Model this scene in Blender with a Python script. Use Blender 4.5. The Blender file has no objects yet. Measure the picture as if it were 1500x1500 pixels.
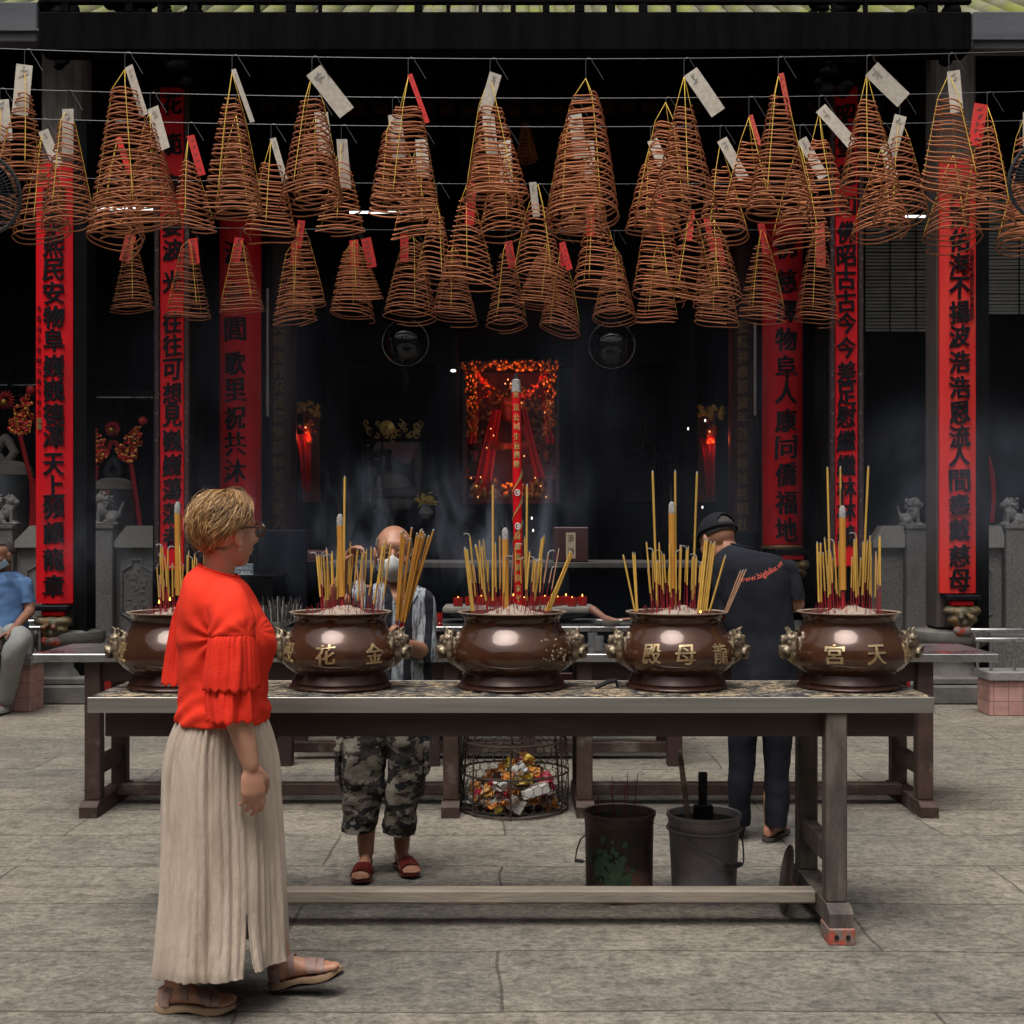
import bpy, bmesh, math, random
import numpy as np
from mathutils import Vector, Matrix, Quaternion
from mathutils.bvhtree import BVHTree
random.seed(11); np.random.seed(11)
S = bpy.context.scene; COL = S.collection
R = math.radians; PI = math.pi

# ---------------------------------------------------------------- camera, sky, sun, exposure
F, HC, HY, CX = 1900., 1.6, 775., 750.
cam = bpy.data.cameras.new('camera'); co = bpy.data.objects.new('camera', cam); COL.objects.link(co)
co.location = (0, 0, HC); co.rotation_euler = (R(90), 0, 0)
cam.sensor_width = 36; cam.lens = 36*F/1500; cam.shift_y = (HY-750)/1500
cam.clip_start = .1; cam.clip_end = 500
S.camera = co
SUN_EL, SUN_AZ = 68, 205          # azimuth measured clockwise from +Y: behind the camera, to the left
w = bpy.data.worlds.new('World'); S.world = w; w.use_nodes = True
nt = w.node_tree; bg = nt.nodes['Background']
sky = nt.nodes.new('ShaderNodeTexSky'); sky.sky_type = 'NISHITA'; sky.sun_disc = False
sky.sun_elevation = R(SUN_EL); sky.sun_rotation = R(SUN_AZ); sky.dust_density = 6; sky.air_density = 1.0; sky.ozone_density = .6
hsv = nt.nodes.new('ShaderNodeHueSaturation'); hsv.inputs['Saturation'].default_value = .22
nt.links.new(sky.outputs[0], hsv.inputs['Color']); nt.links.new(hsv.outputs[0], bg.inputs['Color'])
bg.inputs['Strength'].default_value = .115
sl = bpy.data.lights.new('sun', 'SUN'); sl.energy = 2.0; sl.angle = R(38); sl.color = (1, .945, .86)
so = bpy.data.objects.new('sun', sl); COL.objects.link(so)
_d = Vector((math.sin(R(SUN_AZ))*math.cos(R(SUN_EL)), math.cos(R(SUN_AZ))*math.cos(R(SUN_EL)), math.sin(R(SUN_EL))))
so.rotation_euler = _d.to_track_quat('Z', 'Y').to_euler()
vs = S.view_settings; vs.view_transform = 'Standard'; vs.look = 'None'; vs.gamma = 1; vs.use_curve_mapping = False
vs.exposure = .30
S.render.engine = 'CYCLES'; S.cycles.max_bounces = 6; S.cycles.diffuse_bounces = 3; S.cycles.glossy_bounces = 3
S.cycles.transparent_max_bounces = 12; S.cycles.caustics_reflective = False; S.cycles.caustics_refractive = False
S.cycles.volume_bounces = 0; S.cycles.use_denoising = True; S.cycles.sample_clamp_indirect = 4

# ---------------------------------------------------------------- helpers
def P(x, y, d): return Vector(((x-CX)/F*d, d, HC-(y-HY)/F*d))
def XX(x, d): return (x-CX)/F*d
def ZZ(y, d): return HC-(y-HY)/F*d
def PX(n, d): return n*d/F
def lin(h):
    c = [int(h[i:i+2], 16)/255 for i in (0, 2, 4)]
    return tuple((v/12.92 if v <= .04045 else ((v+.055)/1.055)**2.4) for v in c)
def rr(a, b): return random.uniform(a, b)

class MB:
    def __init__(s): s.bm = bmesh.new()
    def box(s, x0, x1, y0, y1, z0, z1, bev=0, mi=0, rot=None, seg=1):
        r = bmesh.ops.create_cube(s.bm, size=1)
        c = Vector(((x0+x1)/2, (y0+y1)/2, (z0+z1)/2)); vs_ = r['verts']
        for v in vs_:
            p = Vector((v.co.x*(x1-x0), v.co.y*(y1-y0), v.co.z*(z1-z0)))
            if rot is not None: p = rot @ p
            v.co = p + c
        fs = list({f for v in vs_ for f in v.link_faces})
        for f in fs: f.material_index = mi
        if bev > 0:
            es = list({e for v in vs_ for e in v.link_edges})
            q = bmesh.ops.bevel(s.bm, geom=es, offset=bev, segments=seg, profile=.5, affect='EDGES')
            for f in q['faces']: f.material_index = mi
        return s
    def grid(s, rows, closed_u=True, mi=0, cap0=False, cap1=False, smooth=True):
        V = [[s.bm.verts.new(p) for p in r] for r in rows]
        n = len(V[0])
        for i in range(len(V)-1):
            for j in range(n if closed_u else n-1):
                k = (j+1) % n
                f = s.bm.faces.new((V[i][j], V[i][k], V[i+1][k], V[i+1][j])); f.material_index = mi; f.smooth = smooth
        if cap0: f = s.bm.faces.new(list(reversed(V[0]))); f.material_index = mi
        if cap1: f = s.bm.faces.new(V[-1]); f.material_index = mi
        return s
    def lathe(s, prof, c=(0, 0, 0), n=32, mi=0, cap0=False, cap1=False, axis=None, sx=1, sy=1):
        c = Vector(c); M3 = Matrix.Identity(3) if axis is None else Vector(axis).normalized().to_track_quat('Z', 'Y').to_matrix()
        rows = [[c + M3 @ Vector((r*math.cos(2*PI*j/n)*sx, r*math.sin(2*PI*j/n)*sy, z)) for j in range(n)] for r, z in prof]
        return s.grid(rows, True, mi, cap0, cap1)
    def tube(s, pts, rad, n=8, mi=0, caps=True, closed=False, round_=False):
        pts = [Vector(p) for p in pts]
        if not hasattr(rad, '__len__'): rad = [rad]*len(pts)
        rad = list(rad)
        if round_:
            a = (pts[0]-pts[1]).normalized(); b = (pts[-1]-pts[-2]).normalized()
            pts = [pts[0]+a*rad[0]*.95, pts[0]+a*rad[0]*.6] + pts + [pts[-1]+b*rad[-1]*.6, pts[-1]+b*rad[-1]*.95]
            rad = [rad[0]*.25, rad[0]*.78] + rad + [rad[-1]*.78, rad[-1]*.25]
        m = len(pts); rows = []; up = None
        for i, p in enumerate(pts):
            if closed: t = pts[(i+1) % m]-pts[i-1]
            else: t = pts[min(i+1, m-1)]-pts[max(i-1, 0)]
            t.normalize()
            if up is None:
                up = t.orthogonal().normalized()
            else:
                up = up - t*up.dot(t)
                if up.length < 1e-6: up = t.orthogonal()
                up.normalize()
            b = t.cross(up)
            rows.append([p + (up*math.cos(2*PI*j/n)+b*math.sin(2*PI*j/n))*rad[i] for j in range(n)])
        if closed: rows.append(rows[0]); return s.grid(rows, True, mi)
        return s.grid(rows, True, mi, caps, caps)
    def ell(s, c, r, rot=None, seg=20, rings=12, mi=0):
        q = bmesh.ops.create_uvsphere(s.bm, u_segments=seg, v_segments=rings, radius=1)
        c = Vector(c)
        for v in q['verts']:
            p = Vector((v.co.x*r[0], v.co.y*r[1], v.co.z*r[2]))
            v.co = c + (rot @ p if rot is not None else p)
        for f in {f for v in q['verts'] for f in v.link_faces}: f.material_index = mi; f.smooth = True
        return s
    def poly(s, pts, mi=0):
        f = s.bm.faces.new([s.bm.verts.new(p) for p in pts]); f.material_index = mi; return s
    def prism(s, pts2, fn, d, mi=0):
        """outline pts2 (2-D) extruded; fn(u,v,w) -> point, w in 0..d"""
        a = [s.bm.verts.new(fn(u, v, 0)) for u, v in pts2]; b = [s.bm.verts.new(fn(u, v, d)) for u, v in pts2]
        n = len(a)
        s.bm.faces.new(a).material_index = mi; s.bm.faces.new(list(reversed(b))).material_index = mi
        for i in range(n): s.bm.faces.new((a[i], b[i], b[(i+1) % n], a[(i+1) % n])).material_index = mi
        return s
    def raw(s, verts, faces, mi=0, smooth=False):
        V = [s.bm.verts.new(v) for v in verts]
        for f in faces:
            try: q = s.bm.faces.new([V[i] for i in f]); q.material_index = mi; q.smooth = smooth
            except ValueError: pass
        return s
    def build(s, name, mats, parent=None, smooth=35, base=None, recalc=True):
        if recalc: bmesh.ops.recalc_face_normals(s.bm, faces=s.bm.faces[:])
        me = bpy.data.meshes.new(name); s.bm.to_mesh(me); s.bm.free()
        return finish(name, me, mats, parent, smooth, base)

def wloc(o):
    v = Vector((0, 0, 0))
    while o: v = v + Vector(o.location); o = o.parent
    return v
def finish(name, me, mats, parent=None, smooth=35, base=None):
    if not isinstance(mats, (list, tuple)): mats = [mats]
    for m in mats: me.materials.append(m)
    o = bpy.data.objects.new(name, me); COL.objects.link(o)
    if parent is not None:
        o.parent = parent; off = wloc(parent); L = Vector((0, 0, 0))
        if base is not None: L = Vector(base)-off; off = Vector(base)
        me.transform(Matrix.Translation(-off)); o.location = L
    else:
        if base is None:
            n = len(me.vertices); a = np.empty(n*3); me.vertices.foreach_get('co', a); a = a.reshape(-1, 3)
            lo, hi = a.min(0), a.max(0); base = ((lo[0]+hi[0])/2, (lo[1]+hi[1])/2, lo[2])
        me.transform(Matrix.Translation(-Vector(base))); o.location = base
    if smooth:
        me.shade_smooth(); me.set_sharp_from_angle(angle=R(smooth))
    return o
def tag(o, label, cat=None, group=None, kind=None):
    if label: o['label'] = label
    if cat: o['category'] = cat
    if group: o['group'] = group
    if kind: o['kind'] = kind
    return o
def thing(name, label, cat, loc, group=None):
    o = bpy.data.objects.new(name, None); COL.objects.link(o); o.location = loc; o.empty_display_size = .1
    return tag(o, label, cat, group)
def copy_tree(o, parent=None):
    c = o.copy(); COL.objects.link(c)
    if parent is not None: c.parent = parent
    for ch in list(o.children): copy_tree(ch, c)
    return c
def evaluated(o, mods):
    for t, kw in mods:
        m = o.modifiers.new(t, t)
        for k, v in kw.items(): setattr(m, k, v)
    dg = bpy.context.evaluated_depsgraph_get(); dg.update()
    me = bpy.data.meshes.new_from_object(o.evaluated_get(dg))
    old = o.data; bpy.data.objects.remove(o); bpy.data.meshes.remove(old)
    return me
def fuse(mb, voxel, smooth=4, fac=.5):
    """one continuous skin from overlapping closed shapes"""
    bmesh.ops.recalc_face_normals(mb.bm, faces=mb.bm.faces[:])
    me = bpy.data.meshes.new('tmp'); mb.bm.to_mesh(me); mb.bm.free()
    o = bpy.data.objects.new('tmp', me); COL.objects.link(o)
    return evaluated(o, [('REMESH', dict(mode='VOXEL', voxel_size=voxel)), ('SMOOTH', dict(factor=fac, iterations=smooth))])
def spline(pts, n):
    """Catmull-Rom through tuples of any length -> n samples"""
    pts = np.array(pts, float); m = len(pts); out = []
    for t in np.linspace(0, m-1, n):
        i = min(int(t), m-2); u = t-i
        p0, p1, p2, p3 = pts[max(i-1, 0)], pts[i], pts[i+1], pts[min(i+2, m-1)]
        out.append(.5*((2*p1)+(-p0+p2)*u+(2*p0-5*p1+4*p2-p3)*u*u+(-p0+3*p1-3*p2+p3)*u**3))
    return np.array(out)

# ---- lettering (Blender's own built-in font), one glyph at a time
_glyph = {}
def glyph(ch, ext=.03, off=.012):
    k = (ch, ext, off)
    if k in _glyph: return _glyph[k]
    cu = bpy.data.curves.new('g', 'FONT'); cu.body = ch; cu.size = 1; cu.extrude = ext; cu.offset = off; cu.resolution_u = 3
    o = bpy.data.objects.new('g', cu); COL.objects.link(o)
    dg = bpy.context.evaluated_depsgraph_get(); dg.update()
    me = bpy.data.meshes.new_from_object(o.evaluated_get(dg))
    V = np.array([v.co[:] for v in me.vertices]) if len(me.vertices) else np.zeros((0, 3))
    Fc = [tuple(p.vertices) for p in me.polygons]
    bpy.data.objects.remove(o); bpy.data.meshes.remove(me); bpy.data.curves.remove(cu)
    _glyph[k] = (V, Fc); return _glyph[k]
def put_char(mb, ch, fn, w, h, ext=.03, off=.004, mi=0, depth=.006, jit=.0, bold=.0):
    """fn(u,v,t): u right, v up (metres from the glyph's middle), t outwards"""
    V, Fc = glyph(ch, ext, off)
    if not len(V): return
    lo, hi = V.min(0), V.max(0); c = (lo+hi)/2; s = max(hi[0]-lo[0], hi[1]-lo[1])
    sw, sh = w/max(hi[0]-lo[0], .72*s), h/max(hi[1]-lo[1], .72*s); zt = max(hi[2]-lo[2], 1e-6)
    a = rr(-jit, jit); k = rr(-jit, jit)
    if bold: sw *= 1-1.4*bold; sh *= 1-bold
    for q, (ox, oy) in enumerate(((0, 0), (-bold, .35*bold), (bold, -.35*bold)) if bold else ((0, 0),)):
        mb.raw([fn((v[0]-c[0])*sw + (v[1]-c[1])*sh*k + ox*w, (v[1]-c[1])*sh + (v[0]-c[0])*sw*(a+jit*.9) + oy*h, (v[2]-lo[2])/zt*(depth-.0007*q)) for v in V], Fc, mi)
def put_line(mb, text, fn, w, h, depth=.002, off=.0, mi=0):
    V, Fc = glyph(text, .03, off)
    lo, hi = V.min(0), V.max(0); zt = max(hi[2]-lo[2], 1e-6)
    mb.raw([fn(((v[0]-lo[0])/(hi[0]-lo[0])-.5)*w, ((v[1]-lo[1])/(hi[1]-lo[1])-.5)*h, (v[2]-lo[2])/zt*depth) for v in V], Fc, mi)

# ---------------------------------------------------------------- materials
def mat(name, c1, c2=None, rough=.6, metal=0., scale=6., st=(1, 1, 1), lo=.35, hi=.65, bump=0., bscale=None, bst=None, rv=0., rand=0., spec=.5, trans=0., emit=None, es=0., c3=None, sc3=2.5, lo3=.55, hi3=.7, coat=0., alpha=1., det=7, sheen=0., gen=False):
    m = bpy.data.materials.new(name); m.use_nodes = True; n = m.node_tree.nodes; L = m.node_tree.links
    b = n['Principled BSDF']
    if isinstance(c1, str): c1 = lin(c1)
    c2 = c1 if c2 is None else (lin(c2) if isinstance(c2, str) else c2)
    b.inputs['Roughness'].default_value = rough; b.inputs['Metallic'].default_value = metal
    b.inputs['Specular IOR Level'].default_value = spec; b.inputs['Transmission Weight'].default_value = trans
    b.inputs['Coat Weight'].default_value = coat; b.inputs['Alpha'].default_value = alpha; b.inputs['Sheen Weight'].default_value = sheen
    tc = n.new('ShaderNodeTexCoord'); src = tc.outputs['Generated' if gen else 'Object']
    def noise(sc, stv, d=det):
        mp = n.new('ShaderNodeMapping'); mp.inputs['Scale'].default_value = stv; L.new(src, mp.inputs[0])
        t = n.new('ShaderNodeTexNoise'); t.inputs['Scale'].default_value = sc; t.inputs['Detail'].default_value = d; t.inputs['Roughness'].default_value = .6
        L.new(mp.outputs[0], t.inputs['Vector']); return t
    def ramp(t, l, h, a, bb):
        r = n.new('ShaderNodeValToRGB'); r.color_ramp.elements[0].position = l; r.color_ramp.elements[1].position = h
        r.color_ramp.elements[0].color = (*a, 1); r.color_ramp.elements[1].color = (*bb, 1); L.new(t.outputs['Fac'], r.inputs[0]); return r
    t = noise(scale, st); r = ramp(t, lo, hi, c1, c2); colr = r.outputs[0]
    if c3 is not None:
        if isinstance(c3, str): c3 = lin(c3)
        t3 = noise(sc3, st); q = n.new('ShaderNodeMix'); q.data_type = 'RGBA'
        r3 = ramp(t3, lo3, hi3, (0, 0, 0), (1, 1, 1)); L.new(r3.outputs[0], q.inputs['Factor']); L.new(colr, q.inputs['A']); q.inputs['B'].default_value = (*c3, 1); colr = q.outputs['Result']
    if rand:
        oi = n.new('ShaderNodeObjectInfo'); hv = n.new('ShaderNodeHueSaturation'); mr = n.new('ShaderNodeMapRange')
        mr.inputs['To Min'].default_value = 1-rand; mr.inputs['To Max'].default_value = 1+rand; L.new(oi.outputs['Random'], mr.inputs[0]); L.new(mr.outputs[0], hv.inputs['Value']); L.new(colr, hv.inputs['Color']); colr = hv.outputs[0]
    L.new(colr, b.inputs['Base Color'])
    if rv:
        mr = n.new('ShaderNodeMapRange'); mr.inputs['From Min'].default_value = .3; mr.inputs['From Max'].default_value = .7
        mr.inputs['To Min'].default_value = rough-rv; mr.inputs['To Max'].default_value = rough+rv
        L.new(t.outputs['Fac'], mr.inputs[0]); L.new(mr.outputs[0], b.inputs['Roughness'])
    if bump:
        tb = noise(bscale or scale*4, bst or st, 4); bp = n.new('ShaderNodeBump'); bp.inputs['Strength'].default_value = bump; bp.inputs['Distance'].default_value = .01
        L.new(tb.outputs['Fac'], bp.inputs['Height']); L.new(bp.outputs[0], b.inputs['Normal'])
    if emit is not None:
        b.inputs['Emission Color'].default_value = (*(lin(emit) if isinstance(emit, str) else emit), 1); b.inputs['Emission Strength'].default_value = es
    m.diffuse_color = (*c1, 1)
    return m

M = {}
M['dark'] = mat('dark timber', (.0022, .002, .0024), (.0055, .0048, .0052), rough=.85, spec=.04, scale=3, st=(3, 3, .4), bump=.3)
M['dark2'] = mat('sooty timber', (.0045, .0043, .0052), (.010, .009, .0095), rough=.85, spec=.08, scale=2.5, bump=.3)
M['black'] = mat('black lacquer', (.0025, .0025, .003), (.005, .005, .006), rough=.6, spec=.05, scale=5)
M['panel'] = mat('navy painted board', (.004, .0055, .009), (.007, .009, .014), rough=.6, spec=.08, scale=2)
M['rafter'] = mat('rafter wood', (.035, .010, .007), (.018, .007, .006), rough=.85, spec=.2, scale=5, st=(1, 1, .3))
M['greywood'] = mat('weathered column wood', (.035, .028, .025), (.07, .058, .05), rough=.8, scale=9, st=(3, 3, .25), bump=.35, c3=(.05, .035, .03), sc3=2)
M['concrete'] = mat('grey beam', (.065, .068, .08), (.10, .103, .115), rough=.85, scale=3, st=(.5, 1, 2), bump=.2)
M['tile'] = mat('mossy roof tile', (.09, .09, .045), (.19, .18, .13), rough=.9, scale=4, c3=(.16, .18, .03), sc3=1.5, lo3=.42, hi3=.6, bump=.5)
M['red'] = mat('red lacquer', (.55, .004, .010), (.64, .006, .012), spec=.22, rough=.5, scale=3, st=(2, 2, .5), c3=(.34, .010, .012), sc3=2.2, lo3=.52, hi3=.75, bump=.05)
M['redworn'] = mat('sun faded red lacquer', (.55, .014, .013), (.60, .032, .022), rough=.6, spec=.25, scale=2.5, st=(2, 2, .6), c3=(.56, .085, .055), sc3=1.6, lo3=.58, hi3=.75, bump=.05)
M['reddark'] = mat('dark red lacquer', (.20, .006, .009), (.28, .009, .011), rough=.4, scale=3, st=(2, 2, .5), c3=(.12, .005, .006))
M['maroon'] = mat('maroon lacquer', (.030, .005, .005), (.042, .007, .006), rough=.45, scale=3)
M['ink'] = mat('black lettering', (.004, .004, .006), (.008, .008, .011), spec=.12, rough=.5, scale=20)
M['goldink'] = mat('dull gold lettering', (.26, .15, .05), (.14, .08, .03), rough=.5, metal=.3, scale=14)
M['gold'] = mat('gilding', (.55, .32, .07), (.30, .15, .03), rough=.34, metal=.85, scale=25)
M['border'] = mat('carved dark border', (.03, .010, .012), (.16, .13, .12), rough=.5, scale=26, lo=.56, hi=.7, bump=.8, bscale=40)
M['granite'] = mat('grey granite', (.105, .10, .098), (.20, .192, .182), rough=.8, scale=40, c3=(.085, .08, .078), sc3=1.3, bump=.25, bscale=90)
M['granitecap'] = mat('pale granite coping', (.20, .195, .185), (.28, .27, .255), rough=.8, scale=40, bump=.25, bscale=90)
M['dustedge'] = mat('dusty shelf edge', (.03, .028, .027), (.06, .055, .05), rough=.8, scale=6)
M['base'] = mat('worn plinth stone', (.085, .08, .075), (.15, .14, .13), rough=.8, scale=6, bump=.4, bscale=30)
M['brick'] = None
M['wood'] = mat('old table wood', (.030, .014, .010), (.065, .036, .027), rough=.6, scale=7, st=(1, 1, 1), c3=(.20, .17, .14), sc3=3.2, lo3=.56, hi3=.72, bump=.35, bscale=24)
M['apron'] = mat('dark stained apron', (.028, .013, .012), (.048, .024, .02), rough=.5, scale=5, st=(.4, 1, 2), c3=(.10, .08, .07), sc3=3, lo3=.62, hi3=.8, bump=.2)
M['woodgrey'] = mat('bleached table leg wood', (.060, .048, .040), (.15, .122, .098), rough=.75, scale=6, st=(2.5, 2.5, .7), c3=(.035, .028, .03), sc3=2.6, lo3=.46, hi3=.68, bump=.35, bscale=24)
M['woodstr'] = mat('bleached stretcher wood', (.24, .20, .16), (.36, .31, .25), rough=.75, scale=6, st=(.5, 2.5, 2.5), c3=(.08, .07, .065), sc3=3, lo3=.5, hi3=.72, bump=.35, bscale=24)
M['redpaint'] = mat('flaking red paint', (.42, .07, .04), (.20, .16, .14), rough=.7, scale=14, lo=.45, hi=.58, bump=.4)
M['steel'] = mat('brushed stainless', (.40, .385, .36), (.50, .485, .455), rough=.36, metal=.9, scale=4, st=(.3, 4, 14), rv=.06, bump=.02, bscale=30)
M['steelb'] = mat('scratched stainless', (.36, .36, .37), (.48, .48, .48), rough=.28, metal=.9, scale=3, rv=.12)
M['ash'] = None
M['bronze'] = mat('dark polished bronze', (.052, .020, .011), (.085, .034, .018), rough=.15, metal=.3, scale=5, rv=.06, spec=.6, bump=.04, bscale=18, coat=.22, c3=(.036, .018, .013), sc3=3, rand=.16)
M['bronze2'] = mat('dark bronze foot', (.04, .015, .010), (.06, .024, .014), rough=.28, metal=.3, scale=5, rv=.08)
M['gilt'] = mat('rubbed gilt bronze', (.34, .27, .185), (.06, .038, .024), rough=.38, metal=.45, scale=26, lo=.42, hi=.60, bump=.4, bscale=60)
M['gilt2'] = mat('gilt relief letters', (.62, .47, .27), (.36, .25, .13), rough=.34, metal=.7, scale=30)
M['sand'] = mat('pinkish incense ash', (.27, .21, .17), (.40, .32, .26), rough=.95, scale=60, c3=(.24, .17, .14), sc3=14, bump=.6, bscale=120)
M['joss'] = mat('yellow incense paste', (.50, .28, .045), (.62, .38, .08), rough=.75, scale=20, rand=.22)
M['josspink'] = mat('pale brown incense paste', (.42, .22, .14), (.5, .28, .18), rough=.8, scale=20, rand=.15)
M['jossor'] = mat('ochre incense paste', (.50, .22, .030), (.58, .28, .045), rough=.6, scale=18, st=(1, 1, .3))
M['stub'] = mat('dyed red bamboo', (.36, .012, .020), (.20, .010, .018), rough=.6, scale=20, rand=.25)
M['asht'] = mat('grey ash tip', (.42, .41, .40), (.18, .17, .17), rough=.95, scale=60)
M['tagink'] = mat('faded tag ink', (.16, .05, .04), (.08, .04, .035), rough=.9)
M['tagpen'] = mat('pale pencil mark', (.24, .21, .19), rough=.9)
M['coil'] = mat('terracotta incense coil', (.30, .092, .036), (.42, .155, .064), rough=.85, scale=9, rand=.18)
M['string'] = mat('yellow string', (.62, .40, .05), rough=.8)
M['wire'] = mat('steel wire', (.10, .10, .10), rough=.45, metal=.6)
M['tagw'] = mat('pale paper slip', (.40, .35, .29), (.52, .47, .40), rough=.8, scale=30, rand=.12)
M['tagr'] = mat('red paper slip', (.62, .012, .014), (.55, .03, .02), rough=.7, scale=12, rand=.15)
M['tago'] = mat('faded red paper slip', (.62, .10, .06), (.58, .06, .04), rough=.7, scale=12)
M['skinF'] = mat('fair skin', (.46, .235, .155), (.52, .275, .185), rough=.5, scale=9, c3=(.46, .19, .125), sc3=5, lo3=.5, hi3=.8, bump=.06, bscale=160)
M['skinM'] = mat('tanned skin', (.34, .16, .095), (.40, .195, .12), rough=.45, scale=9, c3=(.30, .125, .075), sc3=6, bump=.06, bscale=160)
M['skinD'] = mat('deep tan skin', (.20, .09, .055), (.25, .115, .07), rough=.5, scale=9, bump=.06, bscale=160)
M['blouse'] = mat('coral red jersey', (.74, .034, .014), (.79, .042, .018), rough=.9, scale=4, bump=.10, bscale=260, spec=.2)
M['lace'] = mat('embroidered coral cotton', (.70, .026, .012), (.78, .038, .018), rough=.9, scale=30, bump=.25, bscale=110, spec=.2)
M['skirt'] = mat('beige crepe cotton', (.41, .325, .26), (.49, .40, .325), rough=.95, scale=7, st=(3, 3, .35), bump=.8, bscale=70, bst=(1, 1, .15), c3=(.34, .265, .205), sc3=4, sheen=.1)
M['hair'] = None
M['leather'] = mat('mauve leather', (.26, .165, .145), (.32, .21, .185), rough=.6, scale=20, bump=.2)
M['sole'] = mat('tan rubber sole', (.36, .24, .15), (.30, .20, .125), rough=.8, scale=20, bump=.2)
M['soled'] = mat('dark rubber', (.035, .03, .028), (.05, .045, .04), rough=.8, scale=20)
M['tort'] = mat('tortoiseshell frame', (.03, .012, .008), (.10, .045, .02), rough=.25, scale=40)
M['lens'] = mat('clear lens', (.9, .9, .9), rough=.02, trans=1., alpha=.25)
M['mask'] = mat('pale grey face mask', (.46, .48, .47), (.55, .56, .55), rough=.9, scale=12, bump=.2, bscale=200)
M['maskb'] = mat('light blue face mask', (.38, .52, .62), (.45, .58, .68), rough=.9, scale=12)
M['stubble'] = mat('short grey stubble', (.10, .085, .075), (.17, .15, .135), rough=.9, scale=60)
M['stubhair'] = mat('cropped black hair', (.02, .017, .016), (.05, .04, .035), rough=.85, scale=90)
M['eye'] = mat('eye', (.012, .008, .006), rough=.15)
M['brow'] = mat('eyebrow hair', (.05, .04, .035), (.12, .10, .09), rough=.9, scale=90)
M['navytee'] = mat('faded black cotton', (.010, .011, .016), (.018, .020, .027), rough=.95, scale=5, bump=.25, bscale=14, spec=.2)
M['navypant'] = mat('navy trousers', (.006, .007, .012), (.010, .011, .018), rough=.9, spec=.2, scale=6, bump=.2, bscale=16)
M['cap'] = mat('dark cap cloth', (.010, .0105, .014), (.016, .0165, .021), rough=.9, spec=.2, scale=8, bump=.1, bscale=200)
M['orange'] = mat('orange print', (.58, .10, .07), rough=.8)
M['blueshirt'] = mat('blue cotton', (.055, .125, .27), (.08, .16, .32), rough=.9, scale=5, bump=.25, bscale=14)
M['greypant'] = mat('grey trousers', (.22, .225, .22), (.27, .27, .265), rough=.9, scale=5, bump=.2, bscale=12)
M['shoe'] = mat('grey canvas shoe', (.24, .225, .205), (.30, .28, .26), rough=.9, scale=9)
M['slipper'] = mat('dark red plastic', (.10, .014, .012), (.13, .02, .016), rough=.22, scale=6, coat=.3)
M['pinktile'] = None
M['bucketr'] = mat('rusty burnt tin', (.014, .011, .010), (.07, .042, .03), rough=.55, metal=.2, scale=6, c3=(.15, .075, .058), sc3=4.5, lo3=.50, hi3=.62, bump=.5, bscale=30)
M['bucketg'] = mat('grimy grey plastic', (.12, .105, .105), (.24, .215, .205), rough=.55, scale=5, c3=(.05, .048, .09), sc3=3, lo3=.5, hi3=.7, bump=.15)
M['soot'] = mat('soot', (.006, .006, .006), (.015, .013, .012), rough=.9, scale=10)
M['char'] = mat('charred stick', (.006, .006, .007), rough=.8)
M['handlew'] = mat('pale tool handle', (.30, .24, .18), (.06, .045, .035), rough=.7, scale=4, st=(1, 1, 2.5), lo=.45, hi=.6)
M['lid'] = mat('brown metal lid', (.045, .032, .026), (.08, .06, .05), rough=.45, metal=.5, scale=5)
M['rustwire'] = mat('rusty chicken wire', (.035, .022, .017), (.06, .038, .028), rough=.7, metal=.4, scale=12)
M['redglass'] = mat('red candle glass', (.24, .008, .007), rough=.15, emit=(1., .06, .02), es=.02)
M['flame'] = mat('flame', (1, .5, .1), emit=(1., .40, .07), es=4.)
M['tubelight'] = mat('fluorescent tube', (1, 1, 1), emit=(.95, .98, 1.), es=1.5)
M['bulb'] = mat('small lamp', (1, .7, .5), emit=(1., .38, .12), es=1.2)
M['bulbw'] = mat('small white lamp', (1, 1, 1), emit=(1., .93, .8), es=1.4)
M['stone'] = mat('soot-dark stone trough', (.065, .065, .07), (.12, .118, .12), rough=.85, scale=8, bump=.4, bscale=40)
M['rimdust'] = mat('ash dusted rim', (.26, .20, .155), (.16, .11, .08), rough=.7, scale=30, lo=.4, hi=.65)
M['stonerim'] = mat('dusty stone rim', (.15, .135, .12), (.22, .20, .175), rough=.9, scale=14, bump=.4, bscale=40)
M['lion'] = mat('carved grey stone', (.13, .128, .125), (.24, .235, .225), rough=.85, scale=24, bump=.7, bscale=55)
M['bell'] = mat('dark bronze bell', (.035, .042, .05), (.06, .068, .075), rough=.5, metal=.5, scale=4)
M['bellcap'] = mat('dusty bell crown', (.17, .16, .15), (.24, .22, .20), rough=.9, scale=6)
M['ribbon'] = mat('red ribbon', (.40, .008, .012), (.32, .007, .011), rough=.55, scale=8)
M['sequin'] = mat('gold and red sequins', (.60, .34, .06), (.42, .015, .02), rough=.24, metal=.7, scale=30, lo=.40, hi=.50, bump=1., bscale=60)
M['glassball'] = mat('black glass', (.001, .001, .0012), rough=.04, spec=.5)
M['blind'] = mat('grey bamboo slat', (.20, .20, .19), (.28, .28, .265), rough=.8, scale=4, rand=.05)
M['fan'] = mat('dusty black fan metal', (.035, .037, .042), (.075, .075, .08), rough=.5, metal=.3, scale=14)
M['niche'] = mat('orange red silk backing', (.22, .045, .018), (.13, .022, .01), rough=.7, scale=4, st=(2, 1, .3))
M['silk'] = mat('red silk', (.50, .018, .014), (.36, .010, .010), rough=.5, scale=5, st=(3, 3, .4))
M['pinkcloth'] = mat('dusty rose drape', (.16, .09, .09), (.11, .06, .062), rough=.8, scale=5)
M['white'] = mat('white enamel', (.62, .62, .60), (.52, .52, .50), rough=.5, scale=8)
M['yellowfl'] = mat('yellow petals', (.45, .30, .02), (.30, .20, .02), rough=.8, scale=20)
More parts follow.
